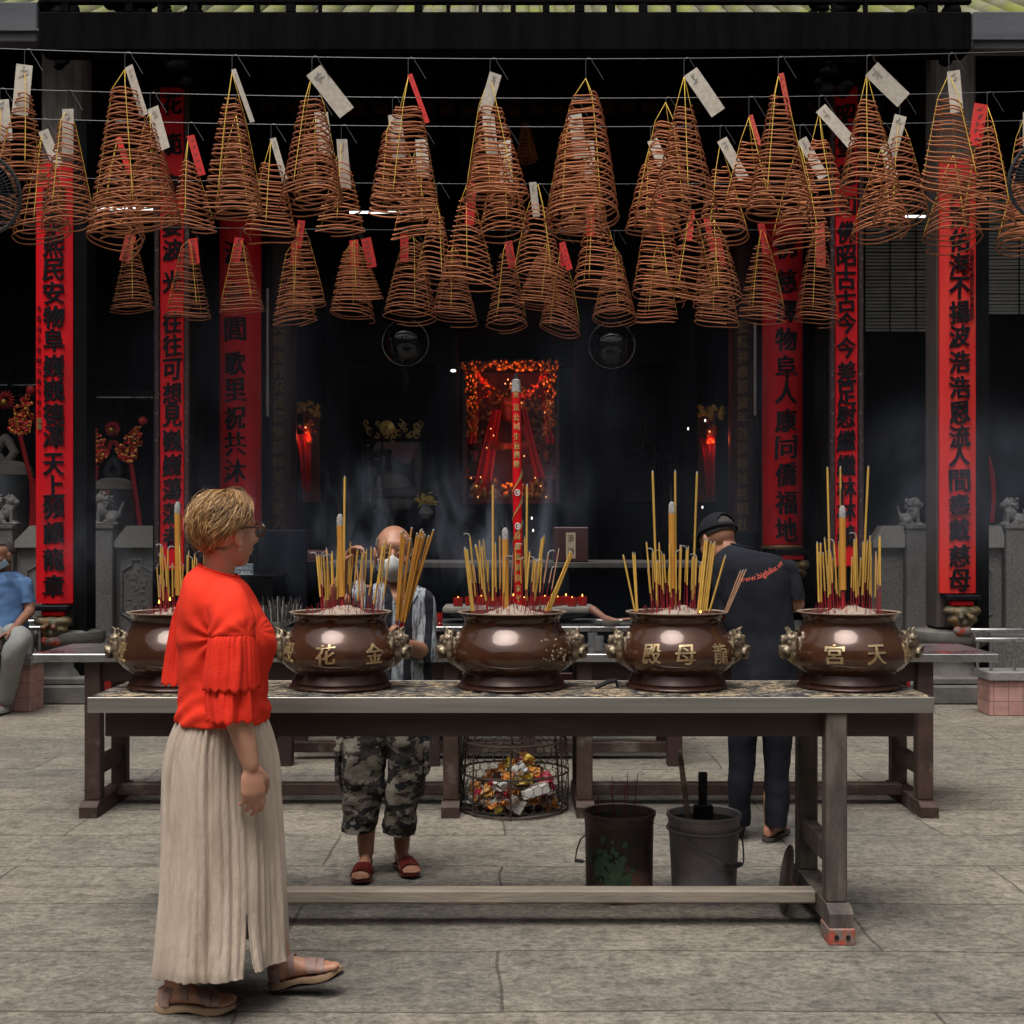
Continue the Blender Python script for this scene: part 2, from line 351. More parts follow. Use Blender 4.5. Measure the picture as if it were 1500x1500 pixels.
M['green'] = mat('dull green leaf', (.03, .06, .02), (.05, .09, .03), rough=.7, scale=20)
M['paper'] = mat('cream paper', (.40, .33, .24), (.34, .27, .19), rough=.9, scale=8)
M['signblue'] = mat('slate blue sign', (.10, .14, .19), rough=.5)
M['signtxt'] = mat('pale sign lettering', (.55, .58, .58), rough=.6)
M['carvegr'] = mat('carved green and gold paint', (.030, .034, .02), (.15, .09, .03), rough=.5, scale=9, lo=.42, hi=.60, c3=(.14, .03, .02), sc3=6, lo3=.6, hi3=.66, bump=.6, bscale=30)
M['trash'] = [mat('clear plastic scrap', (.55, .54, .52), (.30, .28, .26), rough=.3, scale=9), mat('orange wrapper', (.60, .17, .03), (.5, .25, .06), rough=.4, scale=9), mat('yellow wrapper', (.60, .42, .06), rough=.45), mat('crimson wrapper', (.36, .02, .05), rough=.4), mat('dark wrapper', (.05, .03, .025), (.12, .08, .06), rough=.5, scale=9), mat('white card', (.62, .60, .56), rough=.7)]

def nodes_mat(name, rough=.8):
    m = bpy.data.materials.new(name); m.use_nodes = True; n = m.node_tree.nodes; L = m.node_tree.links
    b = n['Principled BSDF']; b.inputs['Roughness'].default_value = rough
    tc = n.new('ShaderNodeTexCoord'); return m, n, L, b, tc
def nnoise(n, L, src, sc, st=(1, 1, 1), det=6, rough=.6, loc=(0, 0, 0)):
    mp = n.new('ShaderNodeMapping'); mp.inputs['Scale'].default_value = st; mp.inputs['Location'].default_value = loc; L.new(src, mp.inputs[0])
    t = n.new('ShaderNodeTexNoise'); t.inputs['Scale'].default_value = sc; t.inputs['Detail'].default_value = det; t.inputs['Roughness'].default_value = rough
    L.new(mp.outputs[0], t.inputs['Vector']); return t
def nramp(n, L, fac, stops, interp='LINEAR'):
    r = n.new('ShaderNodeValToRGB'); cr = r.color_ramp; cr.interpolation = interp
    while len(cr.elements) < len(stops): cr.elements.new(.5)
    for e, (p, c) in zip(cr.elements, stops):
        e.position = p; e.color = (*c, 1) if len(c) == 3 else c
    L.new(fac, r.inputs[0]); return r
def nmix(n, L, fac, a, b_, mode='MIX'):
    q = n.new('ShaderNodeMix'); q.data_type = 'RGBA'; q.blend_type = mode
    for s, v in (('Factor', fac), ('A', a), ('B', b_)):
        if hasattr(v, 'is_linked') or hasattr(v, 'links'): L.new(v, q.inputs[s])
        elif s == 'Factor': q.inputs[s].default_value = v
        else: q.inputs[s].default_value = (*v, 1)
    return q.outputs['Result']
def nbump(n, L, h, st, dist=.01, prev=None):
    bp = n.new('ShaderNodeBump'); bp.inputs['Strength'].default_value = st; bp.inputs['Distance'].default_value = dist; L.new(h, bp.inputs['Height'])
    if prev: L.new(prev, bp.inputs['Normal'])
    return bp.outputs[0]
def m_floor():
    m, n, L, b, tc = nodes_mat('granite paving', .78); src = tc.outputs['Object']
    big = nnoise(n, L, src, .55, det=3); mid = nnoise(n, L, src, 4.5, (.85, 1.25, 1), 10, .74); fine = nnoise(n, L, src, 36, (.8, 1.0, 1), 8, .78)
    sp = nnoise(n, L, src, 140, det=2)
    c = nramp(n, L, mid.outputs['Fac'], [(.34, (.165, .152, .136)), (.46, (.215, .20, .179)), (.56, (.255, .238, .212)), (.70, (.31, .288, .255))]).outputs[0]
    c2 = nramp(n, L, fine.outputs['Fac'], [(.41, (.36, .355, .345)), (.5, (.95, .945, .93)), (.59, (1.42, 1.41, 1.38))]).outputs[0]
    c = nmix(n, L, .62, c, c2, 'MULTIPLY')
    c3 = nramp(n, L, sp.outputs['Fac'], [(.35, (.7, .7, .7)), (.65, (1.25, 1.25, 1.25))]).outputs[0]
    c = nmix(n, L, .5, c, c3, 'MULTIPLY')
    chip = nnoise(n, L, src, 13, (.7, 1.0, 1), 7, .7, (5, 2, 0)); c5 = nramp(n, L, chip.outputs['Fac'], [(.40, (.56, .55, .54)), (.48, (1, 1, 1)), (.60, (1.14, 1.13, 1.11))]).outputs[0]
    c = nmix(n, L, .7, c, c5, 'MULTIPLY')
    c4 = nramp(n, L, big.outputs['Fac'], [(.35, (.80, .80, .79)), (.65, (1.22, 1.17, 1.08))]).outputs[0]
    c = nmix(n, L, 1., c, c4, 'MULTIPLY')
    # long slabs laid across, with a hand-cut wobble in the joints
    wob = nnoise(n, L, src, 1.3, det=2); vm = n.new('ShaderNodeVectorMath'); vm.operation = 'SCALE'; vm.inputs['Scale'].default_value = .09
    L.new(wob.outputs['Color'], vm.inputs[0]); va = n.new('ShaderNodeVectorMath'); L.new(src, va.inputs[0]); L.new(vm.outputs[0], va.inputs[1])
    br = n.new('ShaderNodeTexBrick'); br.inputs['Scale'].default_value = 1; br.inputs['Brick Width'].default_value = 2.3; br.inputs['Row Height'].default_value = .62
    br.inputs['Mortar Size'].default_value = .008; br.inputs['Mortar Smooth'].default_value = .4; br.offset = .37; br.offset_frequency = 2
    br.inputs['Color1'].default_value = (.84, .85, .86, 1); br.inputs['Color2'].default_value = (1.14, 1.12, 1.09, 1); br.inputs['Mortar'].default_value = (.42, .40, .38, 1)
    L.new(va.outputs[0], br.inputs['Vector']); c = nmix(n, L, 1., c, br.outputs['Color'], 'MULTIPLY')
    L.new(c, b.inputs['Base Color'])
    h = nbump(n, L, fine.outputs['Fac'], .7, .015); h = nbump(n, L, chip.outputs['Fac'], .6, .02, h); h = nbump(n, L, mid.outputs['Fac'], .5, .02, h); L.new(h, b.inputs['Normal'])
    return m
M['floor'] = m_floor()
def m_ash():
    m, n, L, b, tc = nodes_mat('ash strewn top', .95); src = tc.outputs['Object']
    a = nnoise(n, L, src, 3.2, (1, 1.6, 1), 5); f = nnoise(n, L, src, 42, (.8, 1, 1), 8, .8); k = nnoise(n, L, src, 16, (.8, 1.2, 1), 8, .8, (3, 1, 0))
    c = nramp(n, L, a.outputs['Fac'], [(.38, (.16, .15, .135)), (.58, (.46, .35, .22))]).outputs[0]
    d = nramp(n, L, f.outputs['Fac'], [(.43, (.10, .10, .10)), (.50, (1, 1, 1)), (.62, (1.6, 1.6, 1.6))]).outputs[0]
    c = nmix(n, L, .9, c, d, 'MULTIPLY')
    e = nramp(n, L, k.outputs['Fac'], [(.46, (0, 0, 0)), (.53, (1, 1, 1))]).outputs[0]
    c = nmix(n, L, e, (.03, .03, .033), c); L.new(c, b.inputs['Base Color'])
    L.new(nbump(n, L, f.outputs['Fac'], .9, .015), b.inputs['Normal']); return m
M['ash'] = m_ash()
def m_brick(name, c1, c2, mo, wd, ht, ms, off=.5, axis=(R(90), 0, 0)):
    m, n, L, b, tc = nodes_mat(name, .8); mp = n.new('ShaderNodeMapping'); mp.inputs['Rotation'].default_value = axis; L.new(tc.outputs['Object'], mp.inputs[0])
    br = n.new('ShaderNodeTexBrick'); br.offset = off; br.inputs['Scale'].default_value = 1; br.inputs['Brick Width'].default_value = wd; br.inputs['Row Height'].default_value = ht
    br.inputs['Mortar Size'].default_value = ms; br.inputs['Color1'].default_value = (*c1, 1); br.inputs['Color2'].default_value = (*c2, 1); br.inputs['Mortar'].default_value = (*mo, 1)
    L.new(mp.outputs[0], br.inputs['Vector']); t = nnoise(n, L, tc.outputs['Object'], 9)
    c = nmix(n, L, .6, br.outputs['Color'], nramp(n, L, t.outputs['Fac'], [(.3, (.6, .6, .6)), (.7, (1.3, 1.3, 1.3))]).outputs[0], 'MULTIPLY'); L.new(c, b.inputs['Base Color']); return m
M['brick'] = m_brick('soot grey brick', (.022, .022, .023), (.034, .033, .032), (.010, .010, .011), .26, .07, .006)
M['pinktile'] = m_brick('pink wall tile', (.46, .25, .22), (.50, .285, .25), (.24, .15, .14), .125, .125, .004, 0.)
M['plaster'] = mat('grey courtyard plaster', (.10, .10, .10), (.15, .145, .14), rough=.9, scale=2, bump=.2)
def m_hair():
    m, n, L, b, tc = nodes_mat('blonde streaked hair', .38); oi = tc.outputs['Object']
    t = nnoise(n, L, oi, 28, (1, 1, 1), 5); at = n.new('ShaderNodeAttribute'); at.attribute_name = 'lock'
    c = nramp(n, L, at.outputs['Fac'], [(0, (.05, .024, .010)), (.22, (.15, .075, .027)), (.5, (.32, .165, .058)), (.78, (.47, .275, .108)), (1, (.62, .42, .21))]).outputs[0]
    c = nmix(n, L, .6, c, nramp(n, L, t.outputs['Fac'], [(.3, (.6, .58, .55)), (.7, (1.25, 1.25, 1.25))]).outputs[0], 'MULTIPLY')
    L.new(c, b.inputs['Base Color']); b.inputs['Anisotropic'].default_value = .4; return m
M['hair'] = m_hair()
def m_camo():
    m, n, L, b, tc = nodes_mat('dark camouflage cotton', .95); src = tc.outputs['Object']
    a = nnoise(n, L, src, 13, (.8, 1, 1.5), 3, .5); d = nnoise(n, L, src, 16, (.8, 1, 1.5), 3, .5, (4, 2, 7)); e = nnoise(n, L, src, 12, (1, 1, 1.4), 2, .5, (9, 1, 3))
    c = nramp(n, L, a.outputs['Fac'], [(0, (.012, .013, .016)), (.5, (.15, .128, .102))], 'CONSTANT').outputs[0]
    f = nramp(n, L, d.outputs['Fac'], [(0, (0, 0, 0)), (.54, (1, 1, 1))], 'CONSTANT').outputs[0]; c = nmix(n, L, f, c, (.034, .030, .027))
    f = nramp(n, L, e.outputs['Fac'], [(0, (0, 0, 0)), (.58, (1, 1, 1))], 'CONSTANT').outputs[0]; c = nmix(n, L, f, c, (.22, .20, .165))
    L.new(c, b.inputs['Base Color']); k = nnoise(n, L, src, 14, det=3); L.new(nbump(n, L, k.outputs['Fac'], .6, .02), b.inputs['Normal']); return m
M['camo'] = m_camo()
def m_stripe():
    m, n, L, b, tc = nodes_mat('black and grey striped shirt', .9); sx = n.new('ShaderNodeSeparateXYZ'); L.new(tc.outputs['Object'], sx.inputs[0])
    t = nnoise(n, L, tc.outputs['Object'], 6, det=3); mu = n.new('ShaderNodeMath'); mu.operation = 'MULTIPLY_ADD'; mu.inputs[1].default_value = .025; L.new(t.outputs['Fac'], mu.inputs[0]); L.new(sx.outputs[0], mu.inputs[2])
    md = n.new('ShaderNodeMath'); md.operation = 'PINGPONG'; md.inputs[1].default_value = .045; L.new(mu.outputs[0], md.inputs[0])
    c = nramp(n, L, md.outputs[0], [(0, (.30, .325, .355)), (.0255, (.010, .012, .020))], 'CONSTANT').outputs[0]
    s = nnoise(n, L, tc.outputs['Object'], 60, (2.5, 1, .22), 3); c = nmix(n, L, .75, c, nramp(n, L, s.outputs['Fac'], [(.42, (.16, .18, .22)), (.51, (1.1, 1.1, 1.1))]).outputs[0], 'MULTIPLY')
    L.new(c, b.inputs['Base Color']); k = nnoise(n, L, tc.outputs['Object'], 12, det=3); L.new(nbump(n, L, k.outputs['Fac'], .6, .02), b.inputs['Normal']); return m
M['stripe'] = m_stripe()
# ================================================================ SETTING
g = MB(); g.poly([(-40, -40, 0), (40, -40, 0), (40, 60, 0), (-40, 60, 0)]); tag(g.build('ground', M['floor'], base=(0, 0, 0)), 'grey granite paving of the temple courtyard', 'ground', kind='structure')

# --- courtyard walls out of frame (they bound the light, and are what the bronze mirrors)
def wall(label, x0, x1, y0, y1, z1, m='plaster'):
    o = MB().box(x0, x1, y0, y1, 0, z1).build('wall', M[m], smooth=0); return tag(o, label, 'wall')
wall('grey plaster courtyard wall opposite the temple hall', -9, 9, -5.6, -5.2, 7.2)
wall('grey plaster courtyard side wall on the left', -7.4, -7, -5.2, 12, 6.2)
wall('grey plaster courtyard side wall on the right', 7, 7.4, -5.2, 12, 6.2)

# --- the temple hall: one building
hall = thing('temple_hall', 'dark timber temple hall open to the courtyard behind the incense tables', 'temple', (0, 15, 0))
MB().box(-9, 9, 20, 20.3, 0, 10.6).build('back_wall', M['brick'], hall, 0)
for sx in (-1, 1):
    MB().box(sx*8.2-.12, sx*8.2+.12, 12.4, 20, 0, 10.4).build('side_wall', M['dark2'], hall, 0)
    MB().box(min(sx*3.55, sx*8.1), max(sx*3.55, sx*8.1), 16.4, 16.55, 0, 9).build('side_wall', M['dark2'], hall, 0)
# roof: sloping deck with rounded tile ribs
y0, z0, y1, z1 = 12.15, 6.20, 20.6, 10.9
rf = MB(); rf.prism([(y0, z0), (y1, z1), (y1, z1+.12), (y0, z0+.1)], lambda u, v, w_: Vector((-10+w_, u, v)), 20)
for i in range(74):
    x = -9.9+i*.27
    rows = []
    for (yy, zz) in ((y0-.06, z0+.05), (y1, z1+.1)):
        rows.append([Vector((x+.085*math.cos(a), yy-.03*math.sin(a), zz+.03+.10*math.sin(a))) for a in np.linspace(0, PI, 7)])
    rf.grid(rows, False)
rf.build('roof', M['tile'], hall, 50)
ud = MB(); ud.prism([(y0+.02, z0-.03), (y1, z1-.03), (y1, z1-.012), (y0+.02, z0-.012)], lambda u, v, w_: Vector((-9.9+w_, u, v)), 19.8); ud.build('ceiling', M['dark'], hall, 0)
# front beams
MB().box(XX(62, 11.4), XX(1418, 11.4), 11.3, 11.55, ZZ(74, 11.3), ZZ(16.5, 11.3), .015).build('beam', M['dark'], hall)
MB().box(XX(62, 11.4), XX(1418, 11.4), 11.3, 11.36, ZZ(8.5, 11.36), ZZ(-40, 11.36), .01).build('beam', M['dark'], hall)
MB().box(-9, XX(60, 11.9), 11.8, 11.98, ZZ(67, 11.9), ZZ(9, 11.9), .01).box(-9, XX(60, 11.8), 11.76, 11.8, ZZ(47, 11.8), ZZ(44, 11.8)).build('beam', M['concrete'], hall)
MB().box(XX(1420, 11.9), 9, 11.8, 11.98, ZZ(78, 11.9), ZZ(23, 11.9), .01).box(XX(1420, 11.8), 9, 11.76, 11.8, ZZ(60, 11.8), ZZ(57, 11.8)).build('beam', M['concrete'], hall)
for yy, d in ((40, 13.4), (92, 14.6), (128, 15.6)):
    MB().box(-8, 8, d-.14, d+.14, ZZ(yy+16, d), ZZ(yy-14, d), .02).build('beam', M['dark'], hall)
rnd = random.Random(14)
for q in range(0):
    b = MB(); cx, cy, s0 = rnd.uniform(80, 1400), 46+rnd.uniform(-16, 16), rnd.uniform(7, 20); a0 = rnd.uniform(0, 6.28); sg = rnd.choice((-1, 1))
    b.tube([P(cx+s0*(1-k/17)*math.cos(a0+sg*k*.45), cy+s0*(1-k/17)*math.sin(a0+sg*k*.45), 11.297) for k in range(15)], rnd.uniform(.004, .010), 6)
    b.build('carved_scroll', M['dark'], hall)
# little blocks of wood between the beams, where sky-lit tiles show through the slot
for x in range(90, 1400, 47):
    if random.random() < .7: MB().box(XX(x, 11.32), XX(x+rr(5, 16), 11.32), 11.305, 11.35, ZZ(16.5, 11.3)+.001, ZZ(8, 11.36)).build('spacer_block', M['dark'], hall)
for i, x in enumerate(range(150, 1360, 33)):
    MB().box(XX(x, 16), XX(x+19+(i*7) % 5, 16), 15.9, 16.1, ZZ(160+(i*5) % 7, 16), ZZ(112, 16), .01).build('rafter', M['rafter'], hall)
# carved bracket silhouettes under the eaves
def bracket(x0, x1, y0_, y1_, d, seed):
    rnd = random.Random(seed); b = MB()
    n = 70; cx, cy = (x0+x1)/2, (y0_+y1_)/2
    for k in range(n):
        u, v = rnd.uniform(-1, 1), rnd.uniform(-1, 1)
        if u*u*.8+v*v*.6 > 1 or (v > .1 and abs(u) > 1-v*.7): continue
        r = rnd.uniform(.035, .085)
        b.ell(P(cx+u*(x1-x0)/2, cy+v*(y1_-y0_)/2, d+rnd.uniform(-.06, .06)), (r, r*.7, r*rnd.uniform(.6, 1.1)), seg=10, rings=7)
    me = fuse(b, .016, 1); return finish('carved_bracket', me, M['dark'], hall)
bracket(62, 112, -20, 100, 11.9, 1); bracket(1180, 1262, 0, 150, 12.3, 3); bracket(1330, 1416, -14, 92, 11.9, 2); bracket(236, 300, -10, 128, 12.3, 5); bracket(150, 240, -20, 22, 11.4, 8)
# interior posts and lintels of the hall, soot-black
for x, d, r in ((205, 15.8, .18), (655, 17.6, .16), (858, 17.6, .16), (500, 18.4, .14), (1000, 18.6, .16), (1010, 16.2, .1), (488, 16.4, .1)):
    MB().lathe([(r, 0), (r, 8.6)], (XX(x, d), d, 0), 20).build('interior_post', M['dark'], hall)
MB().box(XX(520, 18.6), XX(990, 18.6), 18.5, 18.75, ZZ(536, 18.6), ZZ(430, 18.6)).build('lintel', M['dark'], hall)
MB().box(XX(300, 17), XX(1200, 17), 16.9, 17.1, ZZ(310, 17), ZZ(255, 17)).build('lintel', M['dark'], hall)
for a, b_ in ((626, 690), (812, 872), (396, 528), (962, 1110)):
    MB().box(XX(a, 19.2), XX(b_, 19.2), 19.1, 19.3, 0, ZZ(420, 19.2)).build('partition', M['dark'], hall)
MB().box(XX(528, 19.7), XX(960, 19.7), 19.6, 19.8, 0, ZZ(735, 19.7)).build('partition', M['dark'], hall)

# --- stone plinth + column + inscription board + carved bracket
def brackets(par, x, yt, d, wpx):
    w_ = PX(wpx, d); X0 = XX(x, d)
    b = MB(); b.box(X0-w_*.55, X0+w_*.55, d-.10, d+.02, ZZ(yt+8, d), ZZ(yt, d), .01, 0); b.box(X0-w_*.36, X0+w_*.36, d-.07, d+.02, ZZ(yt+16, d), ZZ(yt+8, d), .01, 1)
    b.build('bracket_lip', [M['ink'], M['red']], par)
    b = MB()
    for u, v, r in ((-.33, .25, .085), (.33, .25, .085), (0, .3, .11), (-.2, .55, .09), (.2, .55, .09), (0, .7, .1), (-.12, .42, .08), (.12, .42, .08), (-.4, .14, .05), (.4, .14, .05)):
        b.ell((X0+u*w_, d-.03-r*.25, ZZ(yt+14+v*40, d)), (r*1.0, r*.7, r*.55), seg=12, rings=8)
    for u in (-.16, .16): b.ell((X0+u*w_, d-.16, ZZ(yt+32, d)), (.035, .03, .03), seg=10, rings=7)
    finish('lion_mask', fuse(b, .012, 2), M['carvegr'], par)
    b = MB()
    for u in (-.13, 0, .13): b.ell((X0+u*w_, d-.08, ZZ(yt+52, d)), (.055, .05, .05), seg=10, rings=7)
    b.build('lotus_bud', M['redpaint'], par)
def board_chars(par, chars, x, d, wpx, hpx, mname, cyl=None, name='inscription', depth=.014, bold=.026):
    """chars: list of (char, y px). cyl=(axis X, axis Y, radius) wraps the lettering round a column"""
    b = MB(); X0 = XX(x, d); w_, h_ = PX(wpx, d), PX(hpx, d)
    for ch, y in chars:
        Z0 = ZZ(y, d)
        if cyl is None: fn = lambda u, v, t, Z0=Z0: Vector((X0+u, d-.001-t, Z0+v))
        else:
            ax, ay, rad = cyl; a0 = math.asin(max(-.95, min(.95, (X0-ax)/rad)))
            fn = lambda u, v, t, Z0=Z0: Vector((ax+(rad+.001+t)*math.sin(a0+u/rad), ay-(rad+.001+t)*math.cos(a0+u/rad), Z0+v))
        put_char(b, ch, fn, w_, h_, depth=depth, jit=.07, bold=bold)
    return b.build(name, M[mname], par, 40)
def spread(s, y0_, y1_): return [(c, y0_+(y1_-y0_)*i/(len(s)-1)) for i, c in enumerate(s)]

def column(label, x, d, ptop, pbot, bx0, bx1, red, main, small, smallx, seals=None):
    X0 = XX(x, d); t = thing('temple_column', label, 'column', (X0, d+.25, 0)); r = PX(29, d)
    b = MB(); s = .44
    b.box(X0-s, X0+s, d+.25-s, d+.25+s, 0, .17, .015); b.box(X0-s*.86, X0+s*.86, d+.25-s*.86, d+.25+s*.86, .17, .24, .015)
    b.lathe([(.29, .24), (.27, .29), (.23, .36), (.235, .42), (.30, .50), (.34, .53), (.36, .58), (.35, .64), (.30, .66)], (X0, d+.25, 0), 24, cap1=True)
    b.build('plinth', M['base'], t)
    MB().box(X0-r, X0+r, d+.08, d+.08+2*r, .66, 6.3, .03).build('shaft', M['greywood'], t)
    MB().box(XX(bx1+1, d), XX(bx1+20, d), d+.04, d+.3, .2, 5.4).build('side_post', M['black'], t)
    bw0, bw1 = XX(bx0, d), XX(bx1, d); cx, hw = (bw0+bw1)/2, (bw1-bw0)/2
    rows = []
    for z in (ZZ(pbot, d), ZZ(ptop, d)):
        rows.append([Vector((cx+hw*math.sin(a)/math.sin(.6), d+.03-.05*(math.cos(a)-math.cos(.6))/(1-math.cos(.6)), z)) for a in np.linspace(-.6, .6, 13)] + [Vector((cx+hw, d+.07, z)), Vector((cx-hw, d+.07, z))])
    bo = MB().grid(rows, True, 0, True, True).build('inscription_board', M[red], t, 30)
    dd = d-.016
    board_chars(bo, main, (bx0+bx1)/2+1, dd, 31, 33, 'ink')
    if small: board_chars(bo, small, smallx, dd+.013, 6.5, 8, 'ink', name='small_inscription', depth=.006, bold=0)
    if seals:
        b = MB()
        for sy in seals: b.box(XX(smallx-3.5, dd), XX(smallx+3.5, dd), dd+.004, dd+.02, ZZ(sy+8, dd), ZZ(sy, dd))
        b.build('seal_stamp', M['goldink'], bo)
    brackets(t, (bx0+bx1)/2+2, pbot+2, d, 46); return t
column('left outer column with bright red curved board lettered down to 龍章', 84, 12.0, 238, 884, 51, 105, 'red',
       spread('國泰熙民安', 292, 429)+[('物', 464), ('阜', 498), ('巍', 536), ('巍', 571), ('德', 607), ('澤', 640), ('天', 680), ('上', 712), ('頻', 743), ('顧', 780), ('龍', 819), ('章', 858)],
       spread('沐恩弟子敬獻光緒年歲次', 452, 604), 57, (612, 621))
column('right outer column with faded red curved board lettered down to 慈母', 1406, 12.0, 232, 869, 1378, 1431, 'redworn',
       spread('河清佑海不揚', 282, 457)+[('波', 492), ('浩', 530), ('浩', 567), ('恩', 604), ('流', 639), ('人', 666), ('間', 704), ('盡', 740), ('戴', 776), ('慈', 814), ('母', 850)],
       spread('光緒五年歲次己卯仲春吉旦', 368, 464), 1424)
def slim_column(label, x0, x1, d, ptop, pbot, chars, flip):
    X0 = XX((x0+x1)/2, d); t = thing('temple_column', label, 'column', (X0, d+.2, 0))
    b = MB(); b.box(X0-.36, X0+.36, d-.16, d+.56, 0, .2, .015); b.lathe([(.3, .2), (.24, .34), (.3, .5), (.28, .6)], (X0, d+.2, 0), 20, cap1=True); b.build('plinth', M['base'], t)
    MB().box(X0-.21, X0+.21, d+.04, d+.44, .6, 6.4, .02).build('shaft', M['dark'], t)
    bo = MB().box(XX(x0, d), XX(x1, d), d-.02, d+.05, ZZ(pbot, d), ZZ(ptop, d), .01).build('inscription_board', M['reddark' if flip else 'red'], t)
    for a in (-8, x1-x0+1):
        MB().box(XX(x0+a, d), XX(x0+a+7, d), d-.035, d+.05, ZZ(pbot, d), ZZ(ptop, d), .008).build('carved_border', M['border'], t)
    board_chars(bo, chars, (x0+x1)/2, d-.02, 28, 32, 'ink'); return t
slim_column('slim left column whose red board reads 往往可想見', 235, 270, 12.9, 128, 835, spread('花範海晏', 152, 330)+[('波', 366), ('光', 412)]+[('往', 472), ('往', 506), ('可', 541), ('想', 576), ('見', 609), ('巍', 645), ('巍', 681), ('蕩', 716), ('蕩', 752), ('者', 786)], 0)
slim_column('slim right column whose red board reads 古古今今', 1223, 1256, 12.9, 126, 830, spread('昭聖德如', 170, 300)+[('佛', 340), ('昭', 375), ('古', 408), ('古', 441), ('今', 473), ('今', 509), ('差', 545), ('足', 578), ('慰', 610), ('繼', 645), ('繼', 681), ('林', 715), ('林', 748), ('義', 785)], 0)
def round_column(label, x, d, rpx, top, bot, chars, wpx, hpx, mred, mink, xo=0, bracket_=False):
    X0 = XX(x, d); r = PX(rpx, d); t = thing('temple_column', label, 'column', (X0, d+r, 0)); ay = d+r
    MB().lathe([(r*1.5, 0), (r*1.5, .2), (r*1.2, .3), (r*1.3, .5), (r, .6)], (X0, ay, 0), 28).build('plinth', M['base'], t)
    MB().lathe([(r*.96, .55), (r*.96, 8.2)], (X0, ay, 0), 36).build('shaft', M['dark'], t)
    n = 40; rows = [[Vector((X0+rad*math.cos(2*PI*j/n), ay+rad*math.sin(2*PI*j/n), z)) for j in range(n)] for rad, z in ((r*.97, ZZ(bot, d)-.02), (r*1.02, ZZ(bot, d)), (r*1.02, ZZ(top, d)))]
    bo = MB().grid(rows, True).build('inscription_wrap', M[mred], t)
    board_chars(bo, chars, x+xo, d, wpx, hpx, mink, cyl=(X0, ay, r*1.02))
    if bracket_:
        MB().lathe([(r*1.03, ZZ(bot+3, d)), (r*1.06, ZZ(bot+5, d)), (r*1.03, ZZ(bot+8, d))], (X0, ay, 0), 36).build('band', M['goldink'], t)
        brackets(t, x+8, bot+8, d-.06, 44)
    return t
round_column('thick round left column, red lacquer lettered 閭歌里祝共沐恩', 346, 14.2, 30, 320, 772, [('波', 368), ('海', 432), ('閭', 482), ('歌', 532), ('里', 571), ('祝', 612), ('共', 650), ('沐', 690), ('恩', 731)], 32, 35, 'red', 'ink', -2)
round_column('thick round right column, red lacquer lettered 人康同僑福地', 1152, 14.2, 29, 320, 796, [('佛', 362), ('慈', 412), ('擇', 456), ('物', 497), ('阜', 538), ('人', 574), ('康', 616), ('同', 655), ('僑', 695), ('福', 736), ('地', 776)], 32, 35, 'red', 'ink', 0, True)
round_column('far left column in dark maroon with gold lettering', 410, 16.0, 21, 300, 778, spread('民聯族界況我輩情殷梓里尤愛人', 478, 766), 16, 19, 'maroon', 'goldink', -2)
round_column('far right column in dark maroon with dim gold lettering', 1092, 16.0, 21, 300, 778, spread('聖籍神權原當年義重穗城特開社', 478, 768), 15, 18, 'maroon', 'goldink', -4)

# --- balustrades with stone lions
def balustrade(label, x0, x1, d, posts, panels):
    t = thing('balustrade', label, 'stone railing', (XX((x0+x1)/2, d), d, 0))
    MB().box(XX(x0, d), XX(x1, d), d-.06, d+.3, 0, ZZ(928, d), .01).build('base_rail', M['granite'], t)
    for a, b_ in panels:
        X0, X1 = XX(a, d), XX(b_, d); zt, zc, zb = ZZ(770, d), ZZ(802, d), ZZ(928, d)
        bx = min(.16, (X1-X0)*.3); b = MB()
        b.prism([(X0+bx, zt), (X1-bx*.2, zt), (X1, zt-.1), (X1, zc), (X0, zc), (X0, zt-.16)], lambda u, v, w_: Vector((u, d-.02+w_, v)), .2); b.build('coping', M['granitecap'], t, 20)
        MB().box(X0, X1, d+.05, d+.14, zb, zc).build('panel', M['granite'], t, 0)
        b = MB(); cx, cz = (X0+X1)/2, (zb+zc)/2-.02; hw, hh, ct = (X1-X0)*.36, (zc-zb)*.38, .1
        if hw > .12:
            o_ = [(-hw+ct, hh), (hw-ct, hh), (hw-ct, hh-ct*.6), (hw, hh-ct*1.2), (hw, -hh+ct*1.2), (hw-ct, -hh+ct*.6), (hw-ct, -hh), (-hw+ct, -hh), (-hw+ct, -hh+ct*.6), (-hw, -hh+ct*1.2), (-hw, hh-ct*1.2), (-hw+ct, hh-ct*.6)]
            b.tube([(cx+u, d+.045, cz+v) for u, v in o_], .016, 6, closed=True)
            for k in range(22):
                u, v = rr(-.6, .6)*hw, rr(-.7, .7)*hh; b.ell((cx+u, d+.052, cz+v), (rr(.015, .05), .010, rr(.015, .05)), seg=10, rings=6)
            b.build('carved_relief', M['granite'], t)
    for a, b_ in posts:
        MB().box(XX(a, d), XX(b_, d), d-.05, d+.24, 0, ZZ(770, d), .01).box(XX(a-1.5, d), XX(b_+1.5, d), d-.065, d+.255, ZZ(775, d), ZZ(769, d)+.003, .008).build('post', M['granite'], t)
    return t
DB = 13.4
balustrade('grey stone balustrade left of the temple front', -60, 228, DB, [(-20, 21), (132, 167), (-80, -62)], [(22, 131), (168, 229), (-62, -20)])
balustrade('grey stone balustrade right of the temple front', 1282, 1560, DB, [(1326, 1362), (1471, 1502), (1540, 1560)], [(1278, 1325), (1363, 1470), (1503, 1540)])
